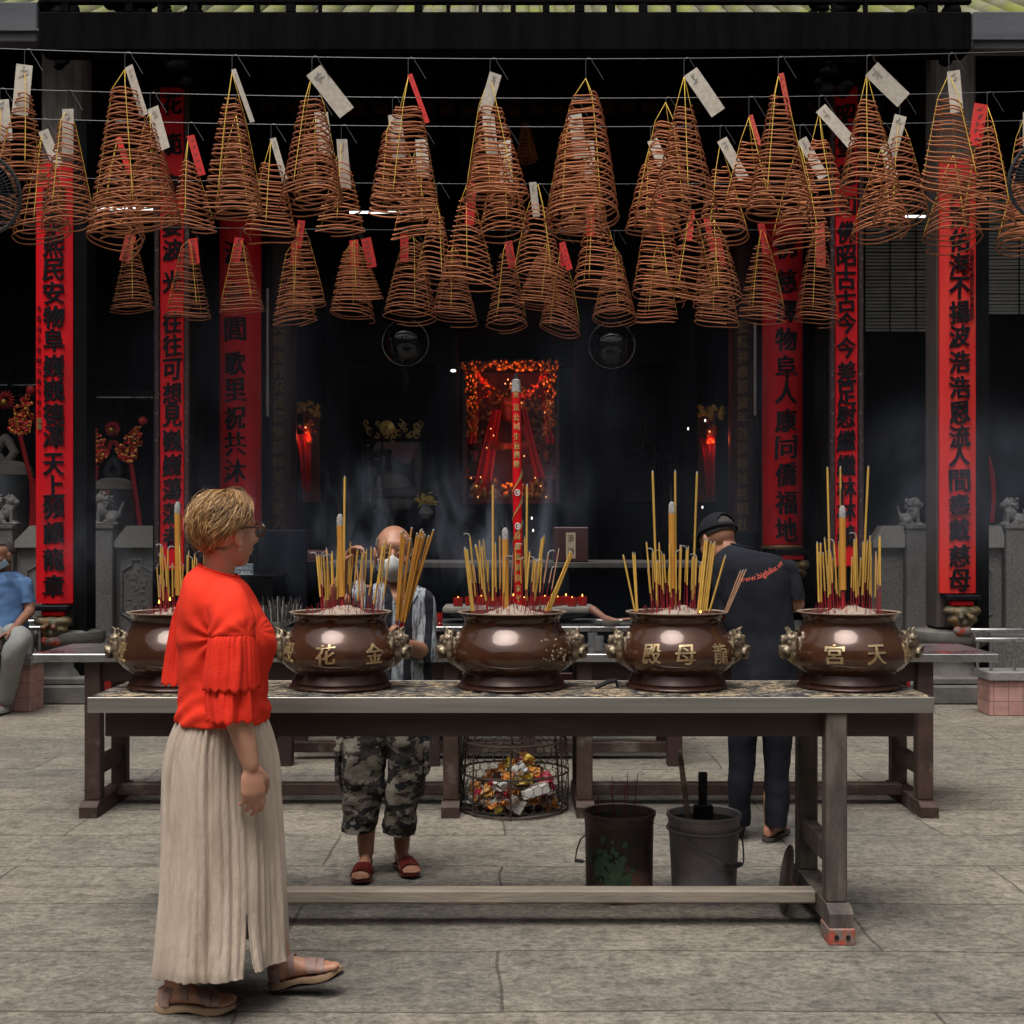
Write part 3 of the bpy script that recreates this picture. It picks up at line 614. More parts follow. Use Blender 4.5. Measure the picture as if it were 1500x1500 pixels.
def stone_lion(label, x, yb, d, hpx, face, turn=0):
    s = PX(hpx, d); f = face; b = MB(); c = Vector((XX(x, d), d+.09, ZZ(yb, d)))
    def E(u, w_, v, r, m=1): b.ell(c+Vector((f*u*s, w_*s, v*s)), [q*s for q in r], seg=14, rings=10)
    b.box(c.x-.42*s, c.x+.42*s, c.y-.24*s, c.y+.24*s, c.z-.002, c.z+.05*s)
    E(-.20, 0, .22, (.24, .22, .20)); E(.02, 0, .40, (.20, .19, .26)); E(.10, 0, .52, (.18, .17, .20))
    for w_ in (-.12, .12):
        b.tube([c+Vector((f*.16*s, w_*s, .46*s)), c+Vector((f*.20*s, w_*s, .22*s)), c+Vector((f*.20*s, w_*s, .07*s)), c+Vector((f*.28*s, w_*s, .06*s))], [.085*s, .065*s, .06*s, .06*s], 10, round_=True)
        E(-.20, w_*1.5, .14, (.16, .09, .13)); E(-.05, w_*1.5, .08, (.11, .07, .05))
    E(.14, 0, .76, (.19, .19, .18)); E(.30, 0, .70, (.12, .13, .09)); E(.29, 0, .62, (.09, .10, .05)); E(.36, 0, .75, (.05, .06, .04))
    for k in range(26):
        a = rr(0, 2*PI); v = rr(.5, .92); q = .2*(1-.5*abs(v-.72)); E(-.02+q*math.cos(a)*.55-.05, q*math.sin(a), v, (.055, .055, .055))
    for w_ in (-.13, .13): E(.12, w_, .92, (.05, .04, .06)); E(.28, w_*.6, .80, (.035, .035, .03))
    for k in range(5): E(-.36-.03*k, rr(-.05, .05), .24+.09*k, (.07-.008*k, .06, .08))
    o = finish('stone_lion', fuse(b, s*.022, 2), M['lion']); return tag(o, label, 'statue', 'stone lions on the balustrade posts')
stone_lion('small stone lion looking right, cut by the left edge of the photo', 5, 768, DB, 46, 1)
stone_lion('small stone lion looking left beside the left bronze bell', 152, 768, DB, 50, -1)
stone_lion('small stone lion facing right on the post left of the right red board', 1339, 769, DB, 42, 1)
stone_lion('small stone lion facing left at the far right edge', 1487, 769, DB, 42, -1)

# --- slatted blinds on the right
def blind(label, x0, x1, d, y0_, y1_, sags):
    t = thing('window_blind', label, 'blind', (XX((x0+x1)/2, d), d, ZZ(y1_, d)))
    b = MB(); n = int((y1_-y0_)/5.1)
    for i in range(n):
        y = y0_+i*5.1+rr(-.5, .5); h = PX(3.3, d)
        b.box(XX(x0, d), XX(x1, d), d-.006, d+.012, ZZ(y, d)-h/2, ZZ(y, d)+h/2, rot=Matrix.Rotation(rr(-.004, .004), 3, 'Y') @ Matrix.Rotation(.5, 3, 'X'))
    b.build('slats', M['blind'], t, 0)
    for x in sags: MB().tube([(XX(x, d), d-.02, ZZ(y0_, d)), (XX(x, d), d-.02, ZZ(y1_, d))], .006, 6).build('cord', M['black'], t)
    return t
blind('dark shaded slatted blind left of the right red board', 1262, 1362, 14.6, 285, 492, (1303, 1341))
blind('pale slatted blind right of the right red board', 1424, 1520, 13.9, 285, 468, (1492,))
# ================================================================ TABLES
def trestle(t, X0, d0, d1, top, legw, m, foot, blk=True):
    """two legs, a foot along the depth and a low rail between the legs"""
    h = legw/2
    for dd in (d0+.07, d1-.07-legw):
        MB().box(X0-h, X0+h, dd, dd+legw, foot[1], top, .006).build('leg', m, t)
    ft = MB(); prof = [(d0, foot[0]), (d1, foot[0]), (d1, foot[1]-.025), (d1-.04, foot[1]), (d0+.04, foot[1]), (d0, foot[1]-.025)]
    ft.prism(prof, lambda u, v, w_: Vector((X0-h-.006+w_, u, v)), legw+.012); ft.build('foot', m, t, 20)
    MB().box(X0-h*.7, X0+h*.7, d0+.07+legw, d1-.07-legw, foot[1]+.13, foot[1]+.22, .005).build('rail', m, t)
    if blk:
        for dd in (d0-.01, d1-.13):
            b = MB().box(X0-h-.01, X0+h+.01, dd, dd+.14, 0, foot[0]-.002, .004)
            b.build('foot_block', M['redpaint'], t)
        b = MB()
        for u in (-.022, .022): b.lathe([(.009, 0), (.009, .004)], (X0+u, d0-.0115, foot[0]*.5), 12, cap1=True, axis=(0, -1, 0), cap0=True)
        b.build('bolt_holes', M['soot'], t)
# --- front table with the five censers
ZA, DA0, DA1 = .944, 5.05, 5.62; XA = (ZZ(0, 1), 0)
A0, A1 = XX(128, DA0), XX(1369, DA0)
ta = thing('incense_table', 'long front altar table with steel edge, five bronze censers on it', 'table', (0, (DA0+DA1)/2, 0))
tb = MB(); tb.box(A0+.004, A1-.004, DA0+.004, DA1-.004, ZA-.05, ZA-.004)
tb.build('table_top', M['apron'], ta)
e = MB(); bw = .012
e.box(A0, A1, DA0, DA0+.003, ZA-.060, ZA, .001); e.box(A0, A1, DA1-.003, DA1, ZA-.06, ZA, .001)
e.box(A0, A0+.003, DA0+.0032, DA1-.0032, ZA-.06, ZA, .001); e.box(A1-.003, A1, DA0+.0032, DA1-.0032, ZA-.06, ZA, .001)
e.box(A0+.0032, A1-.0032, DA0+.0032, DA0+bw, ZA-.003, ZA-.0002); e.box(A0+.0032, A1-.0032, DA1-bw, DA1-.0032, ZA-.003, ZA-.0002)
e.build('edge_band', M['steel'], ta)
MB().box(XX(157, 5.15), XX(1336, 5.15), 5.12, 5.155, ZZ(1079, 5.12), ZA-.051, .004).build('apron', M['apron'], ta)
MB().box(XX(157, 5.15), XX(1336, 5.15), 5.52, 5.555, ZZ(1079, 5.12), ZA-.051, .004).build('apron', M['apron'], ta)
for sx in (-1, 1): MB().box(sx*1.50-.018, sx*1.50+.018, 5.158, 5.518, ZZ(1079, 5.12), ZA-.051, .004).build('apron', M['apron'], ta)
for X0 in (-1.268, 1.268): trestle(ta, X0, 4.99, 5.70, ZA-.051, .082, M['woodgrey'], (.066, .142))
MB().box(-1.268+.048, 1.268-.048, 5.20, 5.275, .098, .150, .006).build('stretcher', M['woodstr'], ta)
# ash lying on the table
def fbm(x, y, s=1): return noise_(Vector((x*s, y*s, 3.1)))
from mathutils import noise as _nz
def noise_(v): return _nz.fractal(v, 1.0, 2.0, 5)
nx, ny = 330, 46; V = []; Fq = []
for j in range(ny):
    for i in range(nx):
        x = A0+.016+(A1-A0-.032)*i/(nx-1); y = DA0+.014+(DA1-DA0-.03)*j/(ny-1)
        ed = min(j, ny-1-j)/4.; z = ZA+.0006+min(1, ed)*(.003+.005*abs(noise_(Vector((x*9, y*11, 0))))+.004*max(0, noise_(Vector((x*30, y*30, 5)))))
        V.append((x, y, z))
for j in range(ny-1):
    for i in range(nx-1): k = j*nx+i; Fq.append((k, k+1, k+nx+1, k+nx))
me = bpy.data.meshes.new('ash'); me.from_pydata(V, [], Fq)
tag(finish('spilled_ash', me, M['ash'], smooth=180), 'grey and tan incense ash strewn over the front table top', 'ash', kind='stuff')

# --- two stainless topped tables behind
ZB, DB0, DB1 = .907, 7.19, 7.86
def table_b(label, x0, x1, legs):
    d = DB0; t = thing('offering_table', label, 'table', (XX((x0+x1)/2, d), (DB0+DB1)/2, 0))
    MB().box(XX(x0, d), XX(x1, d), DB0, DB1, ZB-.045, ZB, .004).build('table_top', M['steelb'], t)
    MB().box(XX(legs[0]-10, d), XX(legs[1]+10, d), DB0+.08, DB0+.12, ZB-.16, ZB-.046).build('apron', M['apron'], t)
    MB().box(XX(legs[0]-10, d), XX(legs[1]+10, d), DB1-.12, DB1-.08, ZB-.16, ZB-.046).build('apron', M['apron'], t)
    for x in legs: trestle(t, XX(x, d+.1), DB0-.02, DB1+.02, ZB-.046, .088, M['wood'], (.0, .085), False)
    MB().box(XX(legs[0], d+.1)+.05, XX(legs[1], d+.1)-.05, DB0+.32, DB0+.40, .06, .125, .005).build('stretcher', M['wood'], t)
    return t
table_b('left stainless-topped offering table behind the bald man', 47, 746, (139, 661))
table_b('right stainless-topped offering table behind the man in the cap', 754, 1464, (856, 1352))
# --- inner altar tables (dark), one behind the other
def table_c(name, label, x0, x1, d0, d1, yt, m='dark', edge='steel', str_=None, th=7):
    z = ZZ(yt, d0); t = thing(name, label, 'table', (XX((x0+x1)/2, d0), (d0+d1)/2, 0)); h = PX(th, d0)
    MB().box(XX(x0, d0), XX(x1, d0), d0, d1, z-h, z, .004).build('table_top', M[edge], t)
    for x in (x0+20, (x0+x1)/2-70, (x0+x1)/2+70, x1-20):
        MB().box(XX(x, d0)-.05, XX(x, d0)+.05, d0+.04, d0+.14, 0, z-h, .004).build('leg', M[m], t); MB().box(XX(x, d0)-.05, XX(x, d0)+.05, d1-.14, d1-.04, 0, z-h, .004).build('leg', M[m], t)
    if str_: MB().box(XX(x0+20, d0), XX(x1-20, d0), d0+.3, d0+.38, .05, .12, .004).build('stretcher', M['wood'], t)
    return t
table_c('altar_table', 'steel-edged altar table carrying the stone candle trough', 395, 1010, 8.7, 9.5, 918, 'apron', 'steelb', True)
table_c('altar_table', 'dark altar table with a dusty pale edge in front of the hall', 470, 1040, 10.2, 11.1, 824, 'panel', 'dustedge', None, 8)
MB_ = MB().box(XX(480, 10.4), XX(1036, 10.4), 10.38, 10.42, .1, ZZ(836, 10.38), .004); tag(MB_.build('altar_screen', M['panel']), 'plain dark navy board under the pale-edged altar table', 'panel')
tag(MB().box(XX(382, 10.0), XX(452, 10.0), 9.9, 9.95, 0, ZZ(776, 9.9), .006).build('screen_board', M['panel']), 'dark navy board standing behind the woman, right of her glasses', 'panel')
for lab, a, b_ in (('dark red board under the left stainless table', 152, 245), ('dark red board under the right stainless table', 1258, 1330)):
    tag(MB().box(XX(a, 8.1), XX(b_, 8.1), 8.05, 8.1, ZZ(1035, 8.05), ZZ(984, 8.05), .004).build('low_board', M['reddark']), lab, 'board')
# mid-low panels seen through the gap between table top and censers
tag(MB().box(XX(560, 9.9), XX(940, 9.9), 9.75, 9.8, .1, ZZ(985, 9.8), .004).build('low_board', M['maroon']), 'maroon board low behind the middle censer', 'board')

# --- pink tiled planters and steel railings
def planter(label, x0, x1, d0, yt):
    t = thing('tiled_planter', label, 'planter', (XX((x0+x1)/2, d0), d0+.25, 0)); z = ZZ(yt, d0)
    MB().box(XX(x0, d0), XX(x1, d0), d0, d0+.30, 0, z-.08, .006).build('tiled_wall', M['pinktile'], t)
    MB().box(XX(x0-3, d0), XX(x1+3, d0), d0-.03, d0+.32, z-.078, z, .008).build('coping', M['granitecap'], t); return t
planter('pink tiled low wall under the seated man in blue', -90, 46, 11.35, 962)
planter('pink tiled low wall with steel railing at the right edge', 1450, 1590, 11.1, 984)
def railing(label, x0, x1, d, y0_, y1_, y2_, posts):
    t = thing('steel_railing', label, 'railing', (XX((x0+x1)/2, d), d, ZZ(y2_, d)))
    for y, r in ((y0_, .022), (y1_, .022)):
        b = MB(); b.tube([(XX(x0+3, d), d+.12 if y == y0_ else d, ZZ(y, d)), (XX(x1, d), d+.12 if y == y0_ else d, ZZ(y, d))], r, 10, round_=True); b.build('rail', M['steelb'], t)
    for x in posts: MB().tube([(XX(x, d), d, ZZ(y2_, d)), (XX(x, d), d, ZZ(y1_, d))], .014, 8).build('baluster', M['steelb'], t)
    MB().tube([(XX(x0+3, d), d, ZZ(y1_, d)), (XX(x0+3, d), d+.12, ZZ(y0_, d))], .018, 8).build('end_loop', M['steelb'], t)
    return t
railing('steel tube railing on the pink wall at the right edge', 1428, 1540, 11.14, 925, 937, 984, (1432, 1452, 1486, 1518))
railing('steel tube railing behind the seated man at the left edge', -40, 62, 11.9, 912, 920, 962, (34, 48, 58, 10))
# ================================================================ CENSERS
PROF = [(.0, .002), (.190, .002), (.206, .004), (.209, .012), (.203, .020), (.196, .024), (.199, .030), (.193, .042), (.187, .054), (.183, .066), (.187, .071), (.200, .077), (.222, .094), (.2365, .114), (.2415, .135), (.239, .160), (.231, .185), (.219, .208), (.204, .230), (.191, .250), (.184, .267), (.1835, .282), (.188, .294), (.196, .303), (.2085, .3115), (.2085, .3145), (.203, .3150), (.190, .305), (.176, .290), (.172, .26), (.165, .245)]
_pz = np.array([p[1] for p in PROF[10:25]]); _pr = np.array([p[0] for p in PROF[10:25]])
def lion_handle_mesh(seed):
    rnd = random.Random(seed); b = MB()
    def E(x, y, z, r): b.ell((x, y, z), r, seg=14, rings=10)
    # points along +X, out of the bowl
    b.tube([(-.02, 0, -.035), (.03, 0, -.018), (.06, 0, 0)], [.05, .042, .034], 14, round_=True)
    E(.045, 0, .01, (.042, .046, .044)); E(.085, 0, -.012, (.028, .034, .022)); E(.10, 0, -.002, (.014, .024, .014)); E(.082, 0, -.034, (.024, .026, .010))
    for s in (-1, 1):
        E(.072, s*.026, .026, (.014, .013, .013)); E(.06, s*.03, .042, (.022, .012, .010)); E(.103, s*.014, .004, (.009, .008, .008))
        b.tube([(.03, s*.03, .04), (.02, s*.044, .062), (.038, s*.05, .078)], [.013, .010, .005], 8, round_=True)
        E(.012, s*.05, .03, (.022, .012, .022)); E(.085, s*.03, -.02, (.012, .008, .012))
        for k in range(7): a = k/6*PI; E(-.002+.012*rnd.random(), s*(.042+.014*math.sin(a)), -.045+.1*k/6, (.018, .015, .014))
    for k in range(12): E(.005+.045*rnd.random(), rnd.uniform(-.04, .04), .03+.03*rnd.random(), (.014, .012, .011))
    b.tube([(.055, 0, .05), (.05, 0, .075), (.066, 0, .085)], [.012, .009, .004], 8, round_=True)
    return fuse(b, .0042, 1)
HANDLE = lion_handle_mesh(4)
HANDLE.materials.append(M['gilt']); HANDLE.shade_smooth()
CENS = [(262, 'bronze incense censer at the left, mostly hidden behind the woman in red', [('殿', -.82)], .9),
        (499, 'bronze incense censer lettered 殿花金 in front of the bald man', [('殿', -.80), ('花', -.12), ('金', .66)], 1.),
        (750, 'plain bronze incense censer in the middle holding the dragon candle', [], 1.06),
        (991, 'bronze incense censer lettered 殿母龍 beside the man in the cap', [('殿', -.52), ('母', .02), ('龍', .64)], 1.),
        (1243, 'bronze incense censer lettered 宮天帥 near the right end of the table', [('宮', -.46), ('天', .22), ('帥', .86)], 1.02)]
DC = 5.335; CENTERS = []
for k, (x, lab, chars, sc) in enumerate(CENS):
    X0 = XX(x, DC); t = thing('incense_censer', lab, 'incense burner', (X0, DC, ZA+.003), 'five bronze censers on the front table'); CENTERS.append((X0, DC))
    z0 = ZA+.003; ww = {2: 1.07}.get(k, 1.0)
    bd = MB(); bd.lathe([(r*ww, z) for r, z in PROF[10:]], (X0, DC, z0), 64); body = bd.build('bowl', M['bronze'], t, 50)
    bd = MB(); bd.lathe([(r*ww, z) for r, z in PROF[:11]], (X0, DC, z0), 64); bd.build('foot', M['bronze2'], t, 50)
    for s in (-1, 1):
        h = bpy.data.objects.new('lion_handle', HANDLE); COL.objects.link(h); h.parent = t
        h.location = (s*.216*ww, -.02, .168); h.rotation_euler = (0, 0, (0 if s > 0 else PI) + (-.35*s)); h.scale = (.74, 1.0, 1.0)
        c = MB(); hc = Vector((X0+s*.228*ww, DC-.03, z0+.168)); c.lathe([(.062, -.01), (.066, .0), (.062, .006), (.052, .008)], hc, 24, axis=(s, -.25, 0)); c.build('handle_collar', M['gilt'], t)
    rim = MB(); rim.lathe([(r_*ww, z_) for r_, z_ in ((.2075, .3105), (.2092, .3125), (.2088, .3152), (.2035, .3158), (.197, .3112))], (X0, DC, z0), 64); rim.build('rim', M['rimdust'], t)
    if chars:
        for ch, u in chars:
            b = MB(); a0 = math.asin(max(-.93, min(.93, u)))
            def fn(uu, v, q, a0=a0):
                z = .158+v; r = float(np.interp(z, _pz, _pr))*ww; a = a0+uu/.24
                return Vector((X0+(r+q-.001)*math.sin(a), DC-(r+q-.001)*math.cos(a), z0+z))
            put_char(b, ch, fn, .080, .080, depth=.006, jit=.05, bold=.02); b.build('relief_character', M['gilt2'], t, 40)
    else:
        b = MB(); rnd = random.Random(8)
        for q in range(26):
            a = rnd.uniform(.5, .98); z = .158+rnd.uniform(-.03, .055); r = float(np.interp(z, _pz, _pr))*ww
            b.ell((X0+r*math.sin(a), DC-r*math.cos(a), z0+z), (rnd.uniform(.003, .011), .003, rnd.uniform(.003, .008)), rot=Matrix.Rotation(rnd.uniform(-1, 1), 3, 'Y'), seg=8, rings=6)
        b.build('worn_relief', M['gilt'], t)
    # ash heap lying in the bowl
    n, m_ = 40, 12; V = []; Fq = []
    for i in range(m_+1):
        rr_ = .171*ww*i/m_
        for j in range(n):
            a = 2*PI*j/n; x_, y_ = X0+rr_*math.cos(a), DC+rr_*math.sin(a)
            z = .300+sc*.038*math.exp(-(((rr_*math.cos(a)-.012)/.085)**2+((rr_*math.sin(a))/.09)**2))+.012*noise_(Vector((x_*22, y_*22, k)))*(1 if i < m_-1 else .3)-.008*(i/m_)**3
            V.append((x_, y_, z0+z))
    for i in range(m_):
        for j in range(n): q = (j+1) % n; Fq.append((i*n+j, i*n+q, (i+1)*n+q, (i+1)*n+j))
    me = bpy.data.meshes.new('ash'); me.from_pydata(V, [], Fq)
    tag(finish('ash_heap', me, M['sand'], smooth=180), ['pinkish ash heap in the left censer behind the woman', 'pinkish ash heap in the censer lettered 殿花金', 'pinkish ash heap in the plain middle censer', 'pinkish ash heap in the censer lettered 殿母龍', 'pinkish ash heap in the right censer lettered 宮天帥'][k], 'ash', kind='stuff')
    # spent red stubs bristling out of the ash
    b = MB(); rnd = random.Random(40+k)
    for q in range(70):
        a = rnd.uniform(0, 2*PI); rad = .145*math.sqrt(rnd.random()); L = rnd.uniform(.012, .045); p = Vector((X0+rad*math.cos(a), DC+rad*math.sin(a), z0+.292+sc*.036*math.exp(-(rad/.085)**2)))
        b.tube([p, p+Vector((rnd.uniform(-.012, .012), rnd.uniform(-.01, .01), L+.008))], .0012, 5, mi=0 if rnd.random() < .65 else 1)
    tag(b.build('spent_incense_stubs', [M['stub'], M['char']]), ['burnt red incense stubs in the left censer behind the woman', 'burnt red incense stubs in the censer lettered 殿花金', 'burnt red incense stubs in the plain middle censer', 'burnt red incense stubs in the censer lettered 殿母龍', 'burnt red incense stubs in the right censer lettered 宮天帥'][k], 'incense stubs', kind='stuff')

# ================================================================ INCENSE STICKS
WHERE = ['the left censer behind the woman', 'the censer lettered 殿花金', 'the plain middle censer', 'the censer lettered 殿母龍', 'the right censer lettered 宮天帥']
STICKS = {i: [] for i in range(5)}
def stick(k, xb, xt, yt, yf=None, r=.0035, m='joss', dd=0., thick=False, curl=0, yb=None):
    """xb: px where it enters the ash, xt,yt: tip px, yf: px height where the red bamboo ends"""
    d = DC+dd; base = P(xb, yb or 900, d); tip = P(xt, yt, d+(xt-xb)*.0006*(1 if dd > 0 else -1))
    if yf is None: yf = rr(852, 880)
    ax = tip-base; f = min(.9, max(.05, (900-yf)/(900-yt))); mid = base+ax*f
    lo_ = base-ax.normalized()*.03
    b = MB()
    if curl:
        u = ax.normalized(); cp = [tip]; 
        for q in range(1, 8): a = q/7*2.3; cp.append(tip+Vector((curl*.016*(1-math.cos(a)), 0, .016*math.sin(a))))
    b.tube([mid, mid+(tip-mid)*.5, tip], r, 10); o = b.build('incense_stick', M[m], smooth=60)
    STICKS[k].append((xt, o, (m, thick, yt)))
    b = MB(); b.tube([lo_, mid+ax*.002], r*.55 if not thick else r*.5, 8); b.build('bamboo_core', M['stub'], o)
    b = MB()
    if curl: b.tube(cp, [r*.8]*4+[r*.6]*4, 6)
    elif thick: b.tube([tip, tip+Vector((0, 0, .035)), tip+Vector((.002, 0, .048))], [r*1.02, r*.95, r*.5], 10); b.tube([tip+Vector((0, 0, .03)), tip+Vector((-.004, 0, .075)), tip+Vector((-.006, 0, .12))], [r*.35, r*.25, r*.1], 6, 1)
    else: b.tube([tip, tip+ax.normalized()*rr(.005, .011)], [r*.9, r*.5], 7)
    b.build('ash_tip', [M['asht'], M['char']], o); return o
rnd = random.Random(77)
def cluster(k, n, x0, x1, yt0, yt1, lean=.25, mats=('joss',), r=(.0027, .0037)):
    c = CENS[k][0]
    for i in range(n):
        xb = x0+(x1-x0)*(i+rnd.uniform(.1, .9))/n; q = (xb-c)/70.
        xt = xb+q*rnd.uniform(.2, 1.1)*lean*60+rnd.uniform(-5, 5)
        random.seed(k*100+i); stick(k, xb, xt, rnd.uniform(yt0, yt1), r=rnd.uniform(*r), m=rnd.choice(mats), dd=rnd.uniform(-.07, .09), curl=rnd.choice([0]*9+[1, -1]))
# 1 (left, partly behind the woman)
stick(0, 262, 260, 752, 872, .0125, 'jossor', thick=True); cluster(0, 11, 232, 268, 800, 838, .15); cluster(0, 7, 268, 300, 805, 826, .4)
stick(0, 240, 238, 803, 880, curl=-1); stick(0, 247, 246, 806, 880, curl=1); stick(0, 236, 234, 845, m='josspink'); stick(0, 244, 240, 850, m='josspink')
# 2
stick(1, 502, 498, 770, 874, .0135, 'jossor', thick=True); stick(1, 503, 505, 700, 868, .0045)
cluster(1, 13, 470, 500, 786, 822, .25); cluster(1, 11, 505, 560, 788, 830, .35); stick(1, 472, 464, 815, 874, .004, curl=-1); stick(1, 528, 523, 832, m='josspink'); stick(1, 530, 531, 818, 900, .005, 'josspink'); stick(1, 474, 472, 838, m='josspink'); stick(1, 552, 560, 798); stick(1, 545, 562, 800, 885)
# 3
stick(2, 741, 740, 790, 895, .0135, 'jossor', thick=True, dd=-.02); stick(2, 722, 722, 712, 880, .0045); stick(2, 771, 772, 712, 880, .0045)
cluster(2, 12, 690, 738, 786, 828, .3); cluster(2, 12, 755, 790, 786, 826, .35); cluster(2, 5, 688, 812, 800, 850, .3, ('josspink',), (.002, .0026))
stick(2, 692, 681, 804, 895, .005); stick(2, 694, 684, 806, 895, .005); stick(2, 716, 697, 800, 880, .0055); stick(2, 800, 836, 808, 895, .0045); stick(2, 803, 838, 812, 895, .0045); stick(2, 797, 832, 820, 895, .004); stick(2, 780, 797, 786, 880, .005)
stick(2, 790, 803, 812, m='josspink', curl=1); stick(2, 795, 808, 835, m='josspink', r=.0024, curl=1)
# 4
stick(3, 985, 984, 752, 862, .0135, 'jossor', thick=True, dd=-.02); stick(3, 963, 956, 692, 888, .0048); stick(3, 990, 989, 692, 888, .0045); stick(3, 1014, 1021, 694, 878, .0048)
cluster(3, 12, 955, 985, 795, 835, .15); cluster(3, 12, 988, 1030, 800, 830, .3); stick(3, 931, 913, 814, 902, .004); stick(3, 933, 927, 811, 902, .0035); stick(3, 934, 930, 813, 902, .0035); stick(3, 956, 947, 795, 880)
for i, (a, b_) in enumerate(((1025, 1036), (1028, 1041), (1031, 1044), (1022, 1033), (1034, 1047), (1038, 1062))): stick(3, a, b_, 792+3*(i % 3)+(18 if i == 5 else 0), 896, .0042, dd=-.09)
for a, b_ in ((1060, 1084), (1062, 1088), (1064, 1092)): stick(3, a, b_, 834+(b_ % 5), 899, .003, 'josspink', dd=-.03)
# 5
stick(4, 1235, 1234, 758, 864, .0135, 'jossor', thick=True, dd=-.02); stick(4, 1217, 1212, 686, 870, .0045); stick(4, 1233, 1231, 686, 868, .0042); stick(4, 1262, 1272, 685, 872, .0048)
cluster(4, 12, 1205, 1240, 792, 822, .1); cluster(4, 12, 1245, 1290, 785, 822, .05); stick(4, 1200, 1197, 796, 882, .0042); stick(4, 1203, 1202, 797, 882, .0042); stick(4, 1216, 1208, 790, 872); stick(4, 1288, 1283, 810, m='josspink'); stick(4, 1258, 1254, 786, 872, curl=-1)
ORD = ['first', 'second', 'third', 'fourth', 'fifth', 'sixth', 'seventh', 'eighth', 'ninth', 'tenth', 'eleventh', 'twelfth', 'thirteenth', 'fourteenth', 'fifteenth', 'sixteenth', 'seventeenth', 'eighteenth', 'nineteenth', 'twentieth'] 
def ordinal(i):
    if i < 20: return ORD[i]
    t_, u = divmod(i+1, 10); return ({2: 'twentieth', 3: 'thirtieth', 4: 'fortieth'}[t_] if u == 0 else {2: 'twenty', 3: 'thirty', 4: 'forty'}[t_]+'-'+ORD[u-1])
for k in range(5):
    for i, (xt, o, (m, thick, yt)) in enumerate(sorted(STICKS[k], key=lambda q: q[0])):
        kind = 'thick ochre incense stick with white ash tip' if thick else 'pale brown incense stick' if m == 'josspink' else 'tall yellow incense stick' if yt < 720 else 'yellow incense stick'
        n = len(STICKS[k])
        lab = f'{kind} in {WHERE[k]}' if thick else f'{kind}, {ordinal(i) if i < n/2 else ordinal(n-1-i)} tip from the {"left" if i < n/2 else "right"} in {WHERE[k]}'
        tag(o, lab.replace('first tip', 'leftmost tip').replace('leftmost tip from the left', 'leftmost tip').replace('leftmost tip from the right', 'rightmost tip'), 'incense stick', 'incense sticks standing in the censers')
def flame(x, y, d, s, label):
    b = MB(); c = P(x, y, d); b.lathe([(0.001, 0), (.5*s, .25*s), (.62*s, .7*s), (.4*s, 1.4*s), (.15*s, 2.1*s), (.001, 2.6*s)], c, 10); return tag(b.build('flame', M['flame']), label, 'flame')
flame(1026, 898, DC-.09, .008, 'small orange flame at the foot of sticks in the 殿母龍 censer'); flame(233, 884, DC-.08, .006, 'left of two small flames in the left censer'); flame(249, 880, DC-.08, .006, 'right of two small flames in the left censer')

GP = mat('dull gold print', (.58, .40, .15), rough=.5)
# --- dragon candle in the middle censer
dc = DC+.04; cb, ct = P(760, 905, dc), P(756, 575, dc); t = thing('dragon_candle', 'tall red joss candle with gold characters and spiral bands in the middle censer', 'candle', cb)
rad = PX(6.6, dc); ax = ct-cb; b = MB(); b.tube([cb, cb+ax*.5, ct], rad, 20); b.build('red_wax', M['red'], t)
b = MB(); b.tube([ct, ct+ax*.055, ct+ax*.06], [rad*1.03, rad*.92, rad*.4], 16); b.build('ash_cap', M['asht'], t); b = MB(); b.tube([ct+ax*.05, ct+ax*.085], [rad*.6, rad*.3], 8); b.build('burnt_wick', M['char'], t)
def cfn(Z0):
    f = (Z0-cb.z)/ax.z; c0 = cb+ax*f
    return lambda u, v, q: Vector((c0.x+v*ax.x/ax.z+(rad+q+.0004)*math.sin(u/rad), c0.y-(rad+q+.0004)*math.cos(u/rad), c0.z+v))
for ch, y in [('英', 578), ('法', 597), ('公', 612), ('司', 625)] + spread('生意興隆', 640, 680) + spread('財源廣進合家平安', 785, 892):
    b = MB(); put_char(b, ch, cfn(ZZ(y, dc)), PX(8.5, dc), PX(10.5, dc), depth=.0018, bold=.03); b.build('gold_character', GP, t)
for k, (col, ph) in enumerate((('joss', 0), ('green', .5), ('tago', -.5))):
    b = MB(); 
    for s0 in (690, 728, 762):
        pts = []
        for q in range(30):
            y = s0+36*q/29; a = -1.7+3.4*(1-q/29); f = (ZZ(y, dc)-cb.z)/ax.z; c0 = cb+ax*f; pts.append(c0+Vector(((rad+.0004)*math.sin(a), -(rad+.0004)*math.cos(a), ph*.008)))
        b.tube(pts, .0034, 6)
    b.build('spiral_band', M[col], t)
b = MB()
for y in (722, 771):
    f = (ZZ(y, dc)-cb.z)/ax.z; c0 = cb+ax*f; b.tube([c0+Vector((.010*math.cos(a), -rad-.001, .012*math.sin(a))) for a in np.linspace(0, 2*PI, 15)[:-1]], .0024, 6, closed=True); b.ell(c0+Vector((.002, -rad-.001, 0)), (.005, .0015, .006), seg=8, rings=6)
b.build('round_emblem', M['white'], t)

